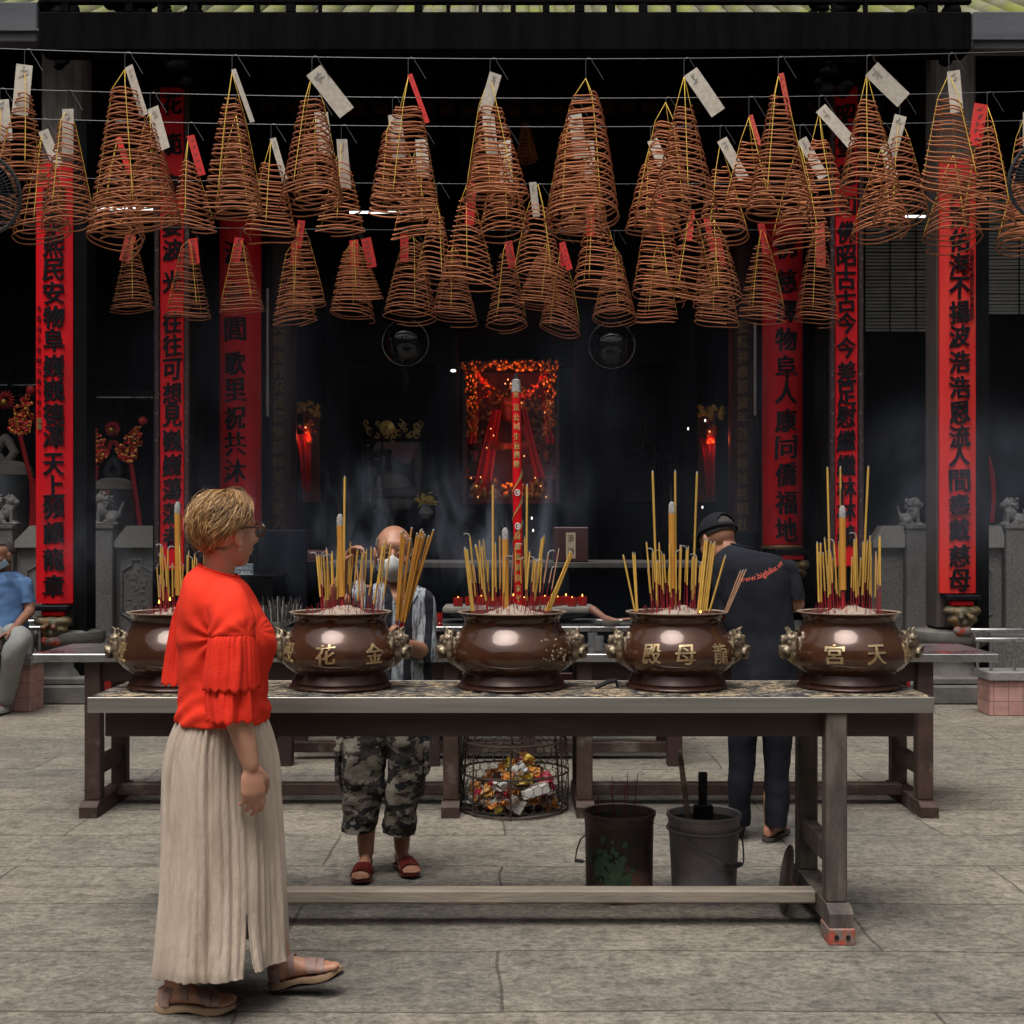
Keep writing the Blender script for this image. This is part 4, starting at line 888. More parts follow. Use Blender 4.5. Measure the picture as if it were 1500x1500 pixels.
# ================================================================ COILS
def coil_data(R0, H, turns, r0, tilt, rs, seed, tail):
    rnd = random.Random(seed); r0 *= rnd.uniform(.75, 1.2); tilt = tilt*rnd.uniform(.8, 1.5)+.03; ns = 38; n = int(turns*ns); th = np.linspace(0, turns*2*PI, n)
    t = np.linspace(0, 1, n); rad = r0+(R0-r0)*np.power(t, rnd.uniform(.78, 1.02))
    ph = rnd.uniform(0, 6.28); k1, k2 = rnd.uniform(.3, 1), rnd.uniform(0, 6.28)
    pitch = H/turns; t = t**rnd.uniform(.92, 1.1); z = -H*t + rad*(tilt*np.cos(th-ph)*(.35+.65*t)) + pitch*.22*np.sin(th*.5*k1+k2) + pitch*.16*np.sin(3*th+k2)
    off = rnd.uniform(0, 6.28)
    pts = np.stack([rad*np.cos(th+off), rad*np.sin(th+off), z], 1)
    if tail:   # last half turn droops away
        m = int(ns*.45); dr = np.linspace(0, 1, m)**1.6; pts[-m:, 2] -= dr*tail; pts[-m:, :2] *= (1-.25*dr)[:, None]
    return pts, rad, z, off
def tube_np(pts, r, n=5):
    pts = np.asarray(pts); T = np.gradient(pts, axis=0); T /= np.linalg.norm(T, axis=1)[:, None]
    Z = np.array([0, 0, 1.]); B = np.cross(T, Z); B /= np.linalg.norm(B, axis=1)[:, None]+1e-9; N = np.cross(B, T)
    a = np.arange(n)*2*PI/n; V = (pts[:, None]+r*(np.cos(a)[None, :, None]*B[:, None]+np.sin(a)[None, :, None]*N[:, None])).reshape(-1, 3)
    m = len(pts); i = np.arange(m-1)[:, None]*n; j = np.arange(n)[None]; k = (j+1) % n
    Fq = np.stack([i+j, i+k, i+n+k, i+n+j], -1).reshape(-1, 4)
    return V, Fq
ROWD = {1: 8.0, 2: 8.73, 3: 9.35, 4: 10.9, 5: 12.6, 6: 14.2}; ROWN = {1: 'front', 2: 'second', 3: 'third', 4: 'fourth', 5: 'back', 6: 'deepest'}
def wire_y(row, x):
    u = (x-CX)/750; Z = 4.50; d = ROWD[row]; base = HY-(Z-HC)*F/d
    return base-13*u*u*8/d+ (2*u)
def incense_coil(row, x, ya, y0, y1, hw, xb=None, tagc='w', tw=(24, 70), trot=0., tilt=.1, tail=0., tx=0, lean=0., seed=0):
    """x,ya apex px; y0..y1 cone px; hw bottom half width px; tag size px"""
    d = ROWD[row]+random.Random(seed).uniform(-.08, .08); A = P(x, ya, d); xb = x if xb is None else xb
    yw = wire_y(row, x)
    H = PX(y1-y0, d); R0 = PX(hw, d); top = Vector((0, 0, -PX(y0-ya, d))); shift = Vector((PX(xb-x, d), 0, 0))
    turns = max(14, min(28, (y1-y0)/7.7)) if row < 5 else 18.5
    o = thing('incense_coil', '', 'incense coil', A, f'incense coils hanging from the {ROWN[row]} wire')
    pts, rad, z, off = coil_data(R0, H, turns, R0*.28, tilt, 0, seed, tail)
    f = (pts[:, 2]/-H); pts = pts + np.array(top)[None] + f[:, None]*np.array(shift)[None]
    V, Fq = tube_np(pts, .0052 if row < 4 else .0050)
    me = bpy.data.meshes.new('coil'); me.from_pydata(V.tolist(), [], Fq.tolist()); me.materials.append(M['coil']); me.shade_smooth()
    c = bpy.data.objects.new('coil', me); COL.objects.link(c); c.parent = o
    b = MB(); rnd = random.Random(seed+5); a0 = rnd.uniform(-2.2, -.9)
    for q in range(3):
        a = a0+q*2*PI/3; line = [Vector((0, 0, 0))]
        for s in np.linspace(0, .86, 9):
            i = int(s*(len(pts)-1)); r_ = rad[i]+.0055; p = Vector((r_*math.cos(a), r_*math.sin(a), 0)); line.append(p+top+Vector((0, 0, -H*s))+shift*s)
        b.tube(line, .0026, 4)
    b.build('string', M['string'], None, 0, base=(0, 0, 0)).parent = o
    # hook
    hz = PX(ya-yw, d); b = MB(); pts_ = [Vector((0, 0, 0)), Vector((0, 0, hz*.55))]
    for q in range(7): a = PI-q/6*PI*1.05; pts_.append(Vector((.021+.021*math.cos(a), 0, hz-.016+.021*math.sin(a))))
    pts_.append(Vector((.075, 0, hz-.07))); pts_.append(Vector((.11, 0, hz-.13)))
    b.tube(pts_, .002, 5); b.build('hook', M['wire'], None, base=(0, 0, 0)).parent = o
    if tagc:
        w_, h_ = PX(tw[0], d), PX(tw[1], d); b = MB(); n = 7; ph = rnd.uniform(0, 6)
        rows = [[Vector((u*w_-w_*.3, -.004+.005*math.sin(q/n*2.2+ph)+s_, -h_*q/n+.012)) for u in (0, 1)] for q in range(n+1) for s_ in (0,)]
        b.grid(rows, False, smooth=False); to = b.build('paper_tag', M[{'w': 'tagw', 'r': 'tagr', 'o': 'tago'}[tagc]], None, base=(0, 0, 0), recalc=False, smooth=0); to.parent = o
        to.location = (PX(tx, d), -.012, 0); to.rotation_euler = (0, trot, rnd.uniform(-.3, .3))
        b = MB(); red_ = tagc != 'w'; n2 = 5 if red_ else 2
        for q in range(n2):
            zc = -h_*((q+.7)/(n2+.6) if red_ else .12+.1*q)+.012; k = q*7/n2 if red_ else 1; yy = -.004+.012*0
            for e in range(3):
                u0, v0 = w_*(.2+rnd.uniform(-.12, .12)), zc+h_*rnd.uniform(-.03, .03); a_ = rnd.choice((0, PI/2, .7)); l_, t_ = w_*rnd.uniform(.12, .24), w_*.035
                i_ = (u0*0+(.012-v0)/h_)*7; yy = -.004+.005*math.sin(i_/7*2.2+ph)-.0022
                b.poly([Vector((u0+l_*ca*math.cos(a_)-t_*sa*math.sin(a_), yy, v0+l_*ca*math.sin(a_)+t_*sa*math.cos(a_))) for ca, sa in ((-1, -1), (1, -1), (1, 1), (-1, 1))])
        b.build('ink_marks', M['tagink' if red_ else 'tagpen'], None, 0, base=(0, 0, 0)).parent = to
        sm = to.modifiers.new('thickness', 'SOLIDIFY'); sm.thickness = .0008
    return o
CO = [  # row, x, ya, y0, y1, hw, xb, tag, tagsize, rot, tilt, tail, tx
 (1, 36, 98, 137, 268, 38, 30, 'w', (23, 75), .08, .28, 0, -4), (1, 183, 102, 128, 338, 68, 196, 'w', (13, 78), -.32, .22, .02, 6), (1, 340, 106, 147, 316, 44, 341, 'w', (7, 80), -.35, .05, 0, 2),
 (1, 457, 110, 150, 300, 47, 456, 'w', (27, 76), -.70, .16, 0, 0), (1, 598, 113, 155, 318, 53, 592, 'r', (7, 76), -.35, .22, .03, 2), (1, 718, 110, 155, 294, 47, 729, 'w', (18, 62), .28, .06, 0, 4),
 (1, 858, 115, 141, 325, 54, 853, None, (0, 0), 0, .10, 0, 0), (1, 1002, 112, 156, 310, 50, 1002, 'w', (24, 72), -.62, .10, 0, 6), (1, 1140, 112, 142, 318, 50, 1142, 'o', (8, 62), -.22, .06, .05, 2),
 (1, 1270, 108, 150, 282, 44, 1274, 'w', (28, 66), -.83, .10, 0, 4), (1, 1390, 108, 145, 288, 47, 1396, 'w', (18, 62), -.08, .34, .08, 2),
 (2, 0, 150, 180, 325, 36, -8, 'w', (20, 60), -.1, .1, 0, 0), (2, 97, 163, 178, 330, 38, 100, 'w', (17, 66), 0, .12, 0, 0), (2, 220, 162, 186, 326, 42, 222, 'w', (18, 66), -.3, .2, 0, 2), (2, 346, 168, 200, 318, 36, 350, None, (0, 0), 0, .1, 0, 0),
 (2, 463, 168, 190, 300, 36, 466, 'w', (20, 62), -.12, .1, 0, 4), (2, 575, 172, 195, 310, 42, 584, 'w', (20, 64), -.1, .18, 0, 0), (2, 712, 172, 196, 298, 38, 718, 'w', (18, 60), -.1, .1, 0, 0), (2, 838, 172, 190, 330, 44, 846, 'w', (20, 64), -.15, .12, .02, 0),
 (2, 975, 150, 178, 330, 44, 972, None, (0, 0), 0, .12, 0, 0), (2, 1097, 172, 206, 308, 40, 1100, 'o', (6, 46), -.3, .08, 0, 2), (2, 1200, 164, 204, 318, 40, 1206, 'w', (18, 70), -.72, .14, 0, 0), (2, 1318, 172, 200, 322, 40, 1320, 'w', (18, 62), .25, .1, 0, -4), (2, 1446, 155, 180, 326, 38, 1448, 'r', (20, 62), .16, .12, 0, -14), (2, 1502, 168, 200, 350, 34, 1506, 'w', (16, 50), 0, .1, 0, 0),
 (3, 62, 195, 230, 348, 42, 62, 'w', (15, 58), -.4, .2, .02, 0), (3, 172, 205, 236, 352, 42, 170, 'r', (9, 58), -.32, .24, .06, 2), (3, 276, 202, 236, 338, 34, 283, 'r', (11, 60), -.28, .12, 0, 2), (3, 397, 206, 242, 352, 40, 396, 'w', (9, 64), -.28, .06, .05, 2), (3, 500, 207, 240, 344, 37, 498, 'w', (16, 72), -.08, .1, 0, -2),
 (3, 614, 208, 236, 352, 40, 612, 'w', (18, 56), -.05, .24, .06, 0), (3, 738, 209, 236, 346, 39, 738, 'w', (18, 62), -.05, .1, 0, -2), (3, 862, 209, 240, 350, 40, 852, 'w', (18, 58), -.05, .1, 0, -4), (3, 953, 209, 238, 344, 42, 958, 'w', (16, 40), -.4, .08, 0, 0), (3, 1055, 209, 246, 352, 40, 1058, 'w', (16, 66), -.52, .14, .03, 0), (3, 1172, 208, 246, 362, 44, 1174, 'w', (15, 66), -.5, .12, .03, 0), (3, 1292, 214, 250, 346, 44, 1290, 'w', (15, 52), -.3, .14, .02, 0), (3, 1396, 228, 250, 356, 44, 1394, None, (0, 0), 0, .16, .04, 0), (3, 1494, 240, 262, 362, 34, 1494, None, (0, 0), 0, .2, 0, 0),
 (4, 684, 270, 290, 420, 42, 688, 'r', (14, 62), .06, .12, .02, 4), (4, 788, 270, 298, 412, 38, 789, 'w', (11, 50), -.12, .12, 0, -10), (4, 872, 296, 312, 430, 42, 879, 'r', (12, 54), 0, .1, 0, -10), (4, 962, 282, 300, 438, 42, 968, 'r', (10, 60), -.1, .1, .02, 0), (4, 1046, 322, 340, 446, 37, 1052, 'r', (9, 50), -.25, .1, 0, -14), (4, 1012, 310, 330, 440, 40, 1008, 'r', (8, 46), .1, .16, 0, 0), (4, 640, 300, 320, 420, 30, 636, None, (0, 0), 0, .1, 0, 0),
 (5, 193, 346, 356, 457, 32, 194, 'o', (15, 40), .24, .05, 0, -4), (5, 276, 352, 362, 468, 33, 276, 'r', (15, 38), -.12, .06, 0, 4), (5, 352, 350, 360, 458, 33, 355, 'r', (14, 36), .2, .06, 0, -4), (5, 440, 325, 338, 452, 31, 447, 'r', (11, 40), .16, .1, 0, 0), (5, 430, 356, 368, 474, 33, 432, 'r', (11, 36), 0, .1, 0, 0), (5, 520, 352, 364, 440, 36, 526, 'r', (15, 44), -.2, .12, 0, 14), (5, 516, 354, 368, 466, 33, 516, 'r', (14, 40), -.05, .1, 0, 0), (5, 604, 346, 356, 468, 40, 600, 'r', (12, 40), 0, .08, 0, -14), (5, 664, 360, 372, 470, 34, 666, None, (0, 0), 0, .1, 0, 0), (5, 742, 356, 368, 480, 31, 742, 'r', (12, 40), -.18, .1, 0, 0),
 (5, 800, 358, 368, 452, 34, 790, 'r', (9, 42), -.28, .1, 0, 22), (5, 822, 362, 390, 486, 30, 820, 'r', (8, 30), 0, .3, 0, 0), (5, 900, 360, 372, 470, 33, 900, None, (0, 0), 0, .14, 0, 0), (5, 962, 362, 376, 472, 32, 962, None, (0, 0), 0, .1, 0, 0), (5, 1116, 330, 356, 470, 35, 1116, 'r', (11, 46), -.22, .08, 0, -4), (5, 1197, 328, 352, 474, 33, 1196, 'o', (14, 66), -.04, .05, 0, 0), (5, 1050, 352, 366, 478, 33, 1050, 'r', (9, 40), -.2, .1, 0, 0),
 (6, 770, 178, 182, 236, 16, 772, None, (0, 0), 0, .06, 0, 0)]
_tw = {'w': 'pale paper slip', 'r': 'red paper slip', 'o': 'faded orange-red slip', None: 'no paper slip'}
_rows = {}
for i, c in enumerate(CO): _rows.setdefault(c[0], []).append((c[1], i))
for i, c in enumerate(CO):
    o = incense_coil(c[0], c[1], c[2], c[3], c[4], c[5], c[6], c[7], c[8], c[9], c[10], c[11], c[12], seed=100+i)
    L = sorted(_rows[c[0]]); k = [q[1] for q in L].index(i); n = len(L)
    pos = 'leftmost' if k == 0 else 'rightmost' if k == n-1 else (ordinal(k)+' from the left' if k < n/2 else ordinal(n-1-k)+' from the right')
    o['label'] = (f'tiny dark incense coil alone deep inside the hall' if c[0] == 6 else f'brown incense coil with {_tw[c[7]]}, {pos} on the {ROWN[c[0]]} wire')
for row in (1, 2, 3, 4, 5):
    d = ROWD[row]; pts = [P(x, wire_y(row, x), d) for x in np.linspace(-150, 1650, 25)]
    pts = [Vector((-9.1, d, pts[0].z+.25))]+pts+[Vector((9.1, d, pts[-1].z+.25))]
    b = MB(); b.tube(pts, .002 if row < 4 else .0014, 5); tag(b.build('hanging_wire', M['wire']), f'thin steel wire carrying the {ROWN[row]} row of incense coils', 'wire')
d = ROWD[6]; b = MB(); b.tube([P(770, 178, d), P(770, 60, d)], .002, 5); b.build('cord', M['black'], [o for o in bpy.data.objects if o.get('label', '').startswith('tiny dark')][0])
# ================================================================ SMALL THINGS
# --- buckets under the front table
def bucket_common(t, c, r0, r1, h, m, inside):
    b = MB(); b.lathe([(r0*.2, .01), (r0*.96, .01), (r0, 0), (r0, .012), (r0*.985, .03), (r1*.985, h*.86), (r1*1.0, h*.87), (r1*.99, h*.89), (r1*1.03, h*.955), (r1*1.05, h*.96), (r1*1.05, h*.995), (r1*1.02, h), (r1*.985, h*.99), (r1*.96, h*.9)], c, 40); o = b.build('shell', M[m], t, 40)
    b = MB(); b.lathe([(r1*.958, h*.905), (r0*.9, h*.5), (.001, h*.48)], c, 32); b.build('inside', M[inside], t); return o
d = 5.66; c = P(907, 1312, d); c.z = 0; t = thing('bucket', 'blackened rusty tin bucket with green stain and a few stubs in it', 'bucket', c)
r = PX(51, d); h = .372; b = MB(); bucket_common(t, c, r*.97, r, h, 'bucketr', 'soot')
b = MB(); rnd = random.Random(3)   # flaked patch of green paint left on the tin
for q in range(90):
    a = -PI/2+rnd.gauss(-.38, .3); z = .15+rnd.gauss(0, .045); s_ = rnd.uniform(.006, .02)
    ring = [Vector((c.x+(r*.985+.0012)*math.cos(a+s_/r*math.cos(k)*rnd.uniform(.6, 1.2)), c.y+(r*.985+.0012)*math.sin(a+s_/r*math.cos(k)), max(.035, z+s_*math.sin(k)*rnd.uniform(.6, 1.6)))) for k in np.linspace(0, 2*PI, 8)[:-1]]
    b.poly(ring)
b.build('green_paint', mat('flaking green paint', (.015, .055, .022), (.05, .085, .045), rough=.6, scale=30), t, 0)
b = MB(); b.tube([c+Vector((-r*1.0, -.03, .27)), c+Vector((-r*1.12, -.05, .26)), c+Vector((-r*1.24, -.06, .215)), c+Vector((-r*1.28, -.06, .17)), c+Vector((-r*1.0, -.06, .165))], .0035, 6); b.tube([c+Vector((-r*1.3, -.06, .17)), c+Vector((-r*1.05, -.06, .165))], .008, 8); b.build('wire_handle', M['wire'], t)
for k, (u, L, tl) in enumerate(((-.02, .16, -.1), (.0, .12, -.3), (.03, .17, .05), (.05, .17, .25), (-.09, .09, 0), (.015, .1, .1))):
    b = MB(); p = c+Vector((u, -.02+.01*k, h*.6)); b.tube([p, p+Vector((tl*.13, 0, L+.14))], .0018, 5)
    tag(b.build('burnt_stick', M['stub']), f'{ordinal(k)} of the thin spent incense sticks poking out of the rusty bucket', 'incense stick', 'spent sticks in the rusty bucket')
c = P(1031, 1312, 5.66); c.z = 0; t = thing('bucket', 'grimy grey plastic pail with bent wire handle, tools standing in it', 'bucket', c); r = PX(55, 5.66); h = .365
bucket_common(t, c, r*.86, r*.95, h, 'bucketg', 'soot')
b = MB(); b.lathe([(r*.965, h*.80), (r*1.0, h*.805), (r*1.0, h*.825), (r*.965, h*.83)], c, 40); b.build('rib', M['bucketg'], t)
b = MB(); pr = [c+Vector((-r*.62, -r*.78, h*.78)), c+Vector((-r*.35, -r*1.0, h*.68)), c+Vector((.05, -r*1.12, h*.56)), c+Vector((r*.6, -r*1.0, h*.46)), c+Vector((r*.93, -r*.6, h*.45)), c+Vector((r*1.0, -r*.25, h*.62)), c+Vector((r*.98, 0, h*.78))]
b.tube([Vector(p) for p in spline(pr, 26)], .004, 6); b.tube([pr[3]+Vector((-.03, 0, .006)), pr[4]+Vector((-.01, 0, 0))], .010, 8); b.build('wire_handle', M['wire'], t)
b = MB(); a0, a1 = P(1012, 1230, 5.64), P(996, 1102, 5.67); b.tube([a0, a0*.4+a1*.6, a1], [.012, .013, .011], 12, round_=True); tag(b.build('tool_handle', M['handlew']), 'pale wooden tool handle leaning in the grey pail', 'tool')
b = MB().box(XX(1023, 5.66), XX(1036, 5.66), 5.65, 5.67, .2, ZZ(1137, 5.56), .005).box(XX(1016, 5.66), XX(1044, 5.66), 5.64, 5.675, .2, ZZ(1186, 5.56), .004); tag(b.build('scraper', M['char']), 'charred black scraper standing in the grey pail', 'tool')
# lid leaning on the right trestle
lc = P(1152, 1252, 5.5); rl = .142; t = MB(); axv = Vector((.93, .26, .20)); t.lathe([(.001, .022), (rl*.5, .02), (rl*.85, .012), (rl*.97, .004), (rl, 0), (rl*.97, -.006), (rl*.8, .004), (.001, .010)], (XX(1150, 5.45), 5.42, rl*.985), 40, axis=(-.985, .10, .14)); tag(t.build('pan_lid', M['lid']), 'round brown metal lid leaning against the right table leg', 'lid')

# --- wire basket of rubbish
bc = P(752, 1190, 7.42); bc.z = 0; d = 7.42; t = thing('wire_basket', 'round chicken-wire basket full of offering wrappers under the tables', 'basket', bc); rb = PX(76, d)
b = MB(); nseg, zt = 34, .62; dx = 2*PI/nseg; hz = dx*rb*1.12; rws = int(zt/(hz*.75))
def bp(a, z): k = rb*(1+.035*math.sin(3*a+z*4)+.05*math.sin(z*6+1)); return bc+Vector((k*math.cos(a), k*math.sin(a), z))
for j in range(rws):
    z = .03+j*hz*.75; o_ = .5*dx*(j % 2)
    for i in range(nseg):
        a = i*dx+o_; A_, B_, C_ = bp(a, z), bp(a+dx*.5, z+hz*.25), bp(a, z-hz*.0)
        b.tube([bp(a, z), bp(a+dx*.5, z+hz*.25)], .0022, 4); b.tube([bp(a, z), bp(a-dx*.5, z+hz*.25)], .0022, 4); b.tube([bp(a+dx*.5, z+hz*.25), bp(a+dx*.5, z+hz*.75)], .0026, 4)
b.build('mesh_side', M['rustwire'], t, 0)
for z in (.012, .22, .40, zt): MB().tube([bp(a, z) for a in np.linspace(0, 2*PI, 40)[:-1]], .006, 6, closed=True).build('hoop', M['rustwire'], t)
for a in (-1.62, -.45, .6, 1.6, 2.7, 3.9): MB().tube([bp(a, z) for z in np.linspace(0, zt, 10)], .0055, 6).build('stave', M['rustwire'], t)
rnd = random.Random(21); bs = [MB() for _ in M['trash']]; wgt = [3, 5, 2, 2, 5, .6]
for q in range(300):
    a = rnd.uniform(0, 2*PI); rad = (rb-.05)*math.sqrt(rnd.random()); x, y = rad*math.cos(a), rad*math.sin(a)
    z = .03+(.24-.22*abs(x/rb)**1.5+.05*math.sin(x*14))*rnd.uniform(.1, 1); m_ = rnd.choices(range(6), wgt)[0]; s_ = rnd.uniform(.018, .045)
    R3 = Matrix.Rotation(rnd.uniform(0, 6), 3, 'X') @ Matrix.Rotation(rnd.uniform(0, 6), 3, 'Z'); g_ = 4
    rows = [[bc+Vector((x, y, z))+R3 @ Vector(((u/g_-.5)*2*s_, (v/g_-.5)*2*s_*.8, rnd.uniform(-.35, .35)*s_)) for u in range(g_+1)] for v in range(g_+1)]
    bs[m_].grid(rows, False, smooth=False)
R3 = Matrix.Rotation(-.25, 3, 'Y') @ Matrix.Rotation(.3, 3, 'Z')
bs[5].box(bc.x+.03, bc.x+.19, bc.y-.22, bc.y-.10, .11, .16, .003, rot=R3); bs[5].box(bc.x-.03, bc.x+.06, bc.y-.235, bc.y-.215, .03, .11, .002, rot=Matrix.Rotation(.5, 3, 'Y'))
allb = MB()
for i, q in enumerate(bs):
    me = bpy.data.meshes.new('t'); 
    for f in q.bm.faces: f.material_index = i
    q.bm.to_mesh(me); allb.bm.from_mesh(me); q.bm.free()
tag(allb.build('rubbish', M['trash'], smooth=0, recalc=False), 'heap of orange, yellow and clear wrappers inside the wire basket', 'rubbish', kind='stuff')

# --- stone trough with red candle cups
d = 8.95; x0, x1 = 648, 872; zt, zb = ZZ(889, d), ZZ(919, 8.9)+.001; t = thing('stone_trough', 'long grey stone trough holding red candle cups behind the middle censer', 'trough', (XX(760, d), d+.16, zb))
A_, B_ = XX(x0, d), XX(x1, d); b = MB(); y0_, y1_ = d, d+.36
def ringr(ins, z): return [Vector((A_+ins, y0_+ins*.5, z)), Vector((B_-ins, y0_+ins*.5, z)), Vector((B_-ins, y1_-ins*.5, z)), Vector((A_+ins, y1_-ins*.5, z))]
zb2 = zb; b.grid([ringr(.22, zb2), ringr(.20, zb2+.03), ringr(.05, zt-.06), ringr(.05, zt-.045)], True, 0, True, True, False); b.build('trough_body', M['stone'], t, 0)
b = MB().box(A_, B_, y0_-.01, y1_+.01, zt-.045, zt, .014, seg=2); b.build('rim', M['stonerim'], t)
cups = [671, 688, 705, 722, 737, 752, 768, 783, 798, 808, 817, 829, 838, 853]
for k, x in enumerate(cups):
    dd = d+.05+.09*((k*7) % 3); X0 = XX(x, dd); rad = .034; cc = Vector((X0, dd, zt+.001)); o = MB(); o.lathe([(.001, .004), (rad*.9, 0), (rad, .006), (rad*1.02, .06), (rad*.94, .062), (rad*.9, .012), (.001, .012)], cc, 20)
    co_ = tag(o.build('candle_cup', M['redglass']), f'red glass candle cup, {ordinal(k) if k < 7 else ordinal(13-k)} from the {"left" if k < 7 else "right"} on the stone trough', 'candle', 'red candle cups on the stone trough')
    q = MB(); s_ = .0075; q.lathe([(.001, 0), (.5*s_, .25*s_), (.62*s_, .7*s_), (.4*s_, 1.4*s_), (.001, 2.4*s_)], cc+Vector((0, -.005, .052+.012*(k % 2))), 9); q.build('flame', M['flame'], co_)
dd = 8.75; t = thing('candle_cup', 'single red glass candle left of the stone trough', 'candle', P(644, 917.4, dd)); o = MB(); cc = P(644, 917.4, dd); o.lathe([(.001, 0), (.018, 0), (.02, .02), (.012, .03), (.02, .04), (.021, .09), (.018, .09), (.017, .05), (.001, .045)], cc, 16); o.build('glass', M['redglass'], t); q = MB(); q.lathe([(.001, 0), (.005, .004), (.004, .012), (.001, .02)], cc+Vector((0, 0, .062)), 8); q.build('flame', M['flame'], t)
# --- bits on the inner tables
def bowl(label, x, y, d, wpx, hpx, m, name='bowl'):
    c = P(x, y, d); r = PX(wpx/2, d); h = PX(hpx, d); b = MB(); b.lathe([(.001, .004), (r*.55, 0), (r*.6, h*.15), (r*.92, h*.8), (r, h), (r*.96, h), (r*.85, h*.75), (r*.5, h*.2), (.001, h*.15)], c, 28); return tag(b.build(name, M[m]), label, 'bowl'), c, r, h
_, c, r, h = bowl('shallow steel basin right of the woman, full of incense ends', 412, 918, 8.78, 62, 9, 'steelb', 'basin')
rnd = random.Random(5); b = MB()
for q in range(110):
    a = rnd.uniform(0, 6.28); rad = r*.8*math.sqrt(rnd.random()); p = c+Vector((rad*math.cos(a), rad*math.sin(a)*.7, h*.2)); b.tube([p, p+Vector((rad*math.cos(a)*.25+rnd.uniform(-.01, .01), 0, rnd.uniform(.10, .2)))], .0032, 5, mi=0 if rnd.random() < .8 else 1)
tag(b.build('incense_ends', [M['greywood'], M['asht']]), 'sheaf of grey incense ends in the steel basin', 'incense stubs', kind='stuff')
_, c, r, h = bowl('white bowl with a wooden ladle on it right of the stone trough', 893, 918, 8.78, 40, 10, 'white')
b = MB(); b.tube([P(868, 893, 8.9), P(885, 905, 8.86), P(902, 909, 8.84), P(922, 907, 8.84)], [.03, .022, .013, .011], 10, round_=True); tag(b.build('wooden_ladle', mat('worn reddish wood', (.17, .07, .045), (.24, .11, .07), rough=.55, scale=6)), 'reddish wooden ladle lying across the white bowl', 'ladle')
def tumbler(label, x, y, d):
    c = P(x, y, d); b = MB(); b.lathe([(.001, .002), (.026, 0), (.031, .085), (.029, .085), (.024, .01), (.001, .012)], c, 20); return tag(b.build('glass_cup', mat('cup glass', (.55, .57, .58), rough=.08, trans=.85)), label, 'glass')
tumbler('small clear glass at the front of the steel table, right of the middle censer', 877, 953.5, 7.3); tumbler('small clear glass beside the handle of the censer lettered 殿母龍', 868, 948, 7.6)
b = MB(); c = Vector((XX(890, 5.3), 5.3, ZA+.012)); b.tube([c+Vector((-.045, -.02, 0)), c+Vector((0, -.005, .02)), c+Vector((.035, 0, .026)), c+Vector((.04, .0, .004))], [.008, .010, .009, .006], 8, round_=True); tag(b.build('charcoal_piece', M['char']), 'crooked black charcoal piece on the ash between two censers', 'charcoal')
# charity box and sign
bx = MB().box(XX(338, 9.4), XX(400, 9.4), 9.4, 9.9, .2, ZZ(846, 9.4), .01).box(XX(334, 9.38), XX(402, 9.38), 9.38, 9.92, ZZ(846, 9.4)+.001, ZZ(842, 9.4), .006); tag(bx.build('charity_box', M['black']), 'black charity box behind the woman, with a sign on it', 'box')
d = 9.45; t = thing('sign', 'slate blue charity box sign standing on the black box', 'sign', P(345, 842, d)); MB().box(XX(318, d), XX(371, d), d, d+.012, ZZ(842, d)+.001, ZZ(826, d), .002).build('plate', M['signblue'], t)
b = MB(); put_line(b, 'THÙNG CÔNG ĐỨC', lambda u, v, q: P(345, 831.2, d)+Vector((u, -.001-q, v)), PX(48, d), PX(6.2, d), off=.01); put_line(b, 'CHARITY BOX', lambda u, v, q: P(345, 838.6, d)+Vector((u, -.001-q, v)), PX(44, d), PX(4.6, d), off=.01); b.build('lettering', M['signtxt'], t)
b = MB(); fr = [(318.5, 826.5), (370.5, 826.5), (370.5, 841.5), (318.5, 841.5)]; b.tube([P(x, y, d-.002) for x, y in fr], .0022, 6, closed=True); b.build('frame', M['signtxt'], t)
# red box with paper slip
d = 10.3; t = thing('offering_box', 'dark red box with a cream paper reading 添油', 'box', P(837, 823, d)); MB().box(XX(811, d), XX(862, d), d, d+.3, ZZ(823.4, d), ZZ(772, d), .008).build('case', M['maroon'], t)
MB().box(XX(829, d), XX(843, d), d-.004, d-.001, ZZ(818, d), ZZ(780, d)).build('paper_slip', M['paper'], t); b = MB()
for ch, y in (('添', 789), ('油', 807)): put_char(b, ch, lambda u, v, q, y=y: P(836, y, d-.0045)+Vector((u, -q, v)), PX(9, d), PX(11, d), depth=.001)
b.build('lettering', M['ink'], t)
tag(MB().box(XX(436, 10.5), XX(478, 10.5), 10.5, 10.7, ZZ(823.5, 10.4), ZZ(806, 10.5), .02, seg=2).build('red_case', M['maroon']), 'small rounded maroon case on the dark altar table left of the bald man', 'box')

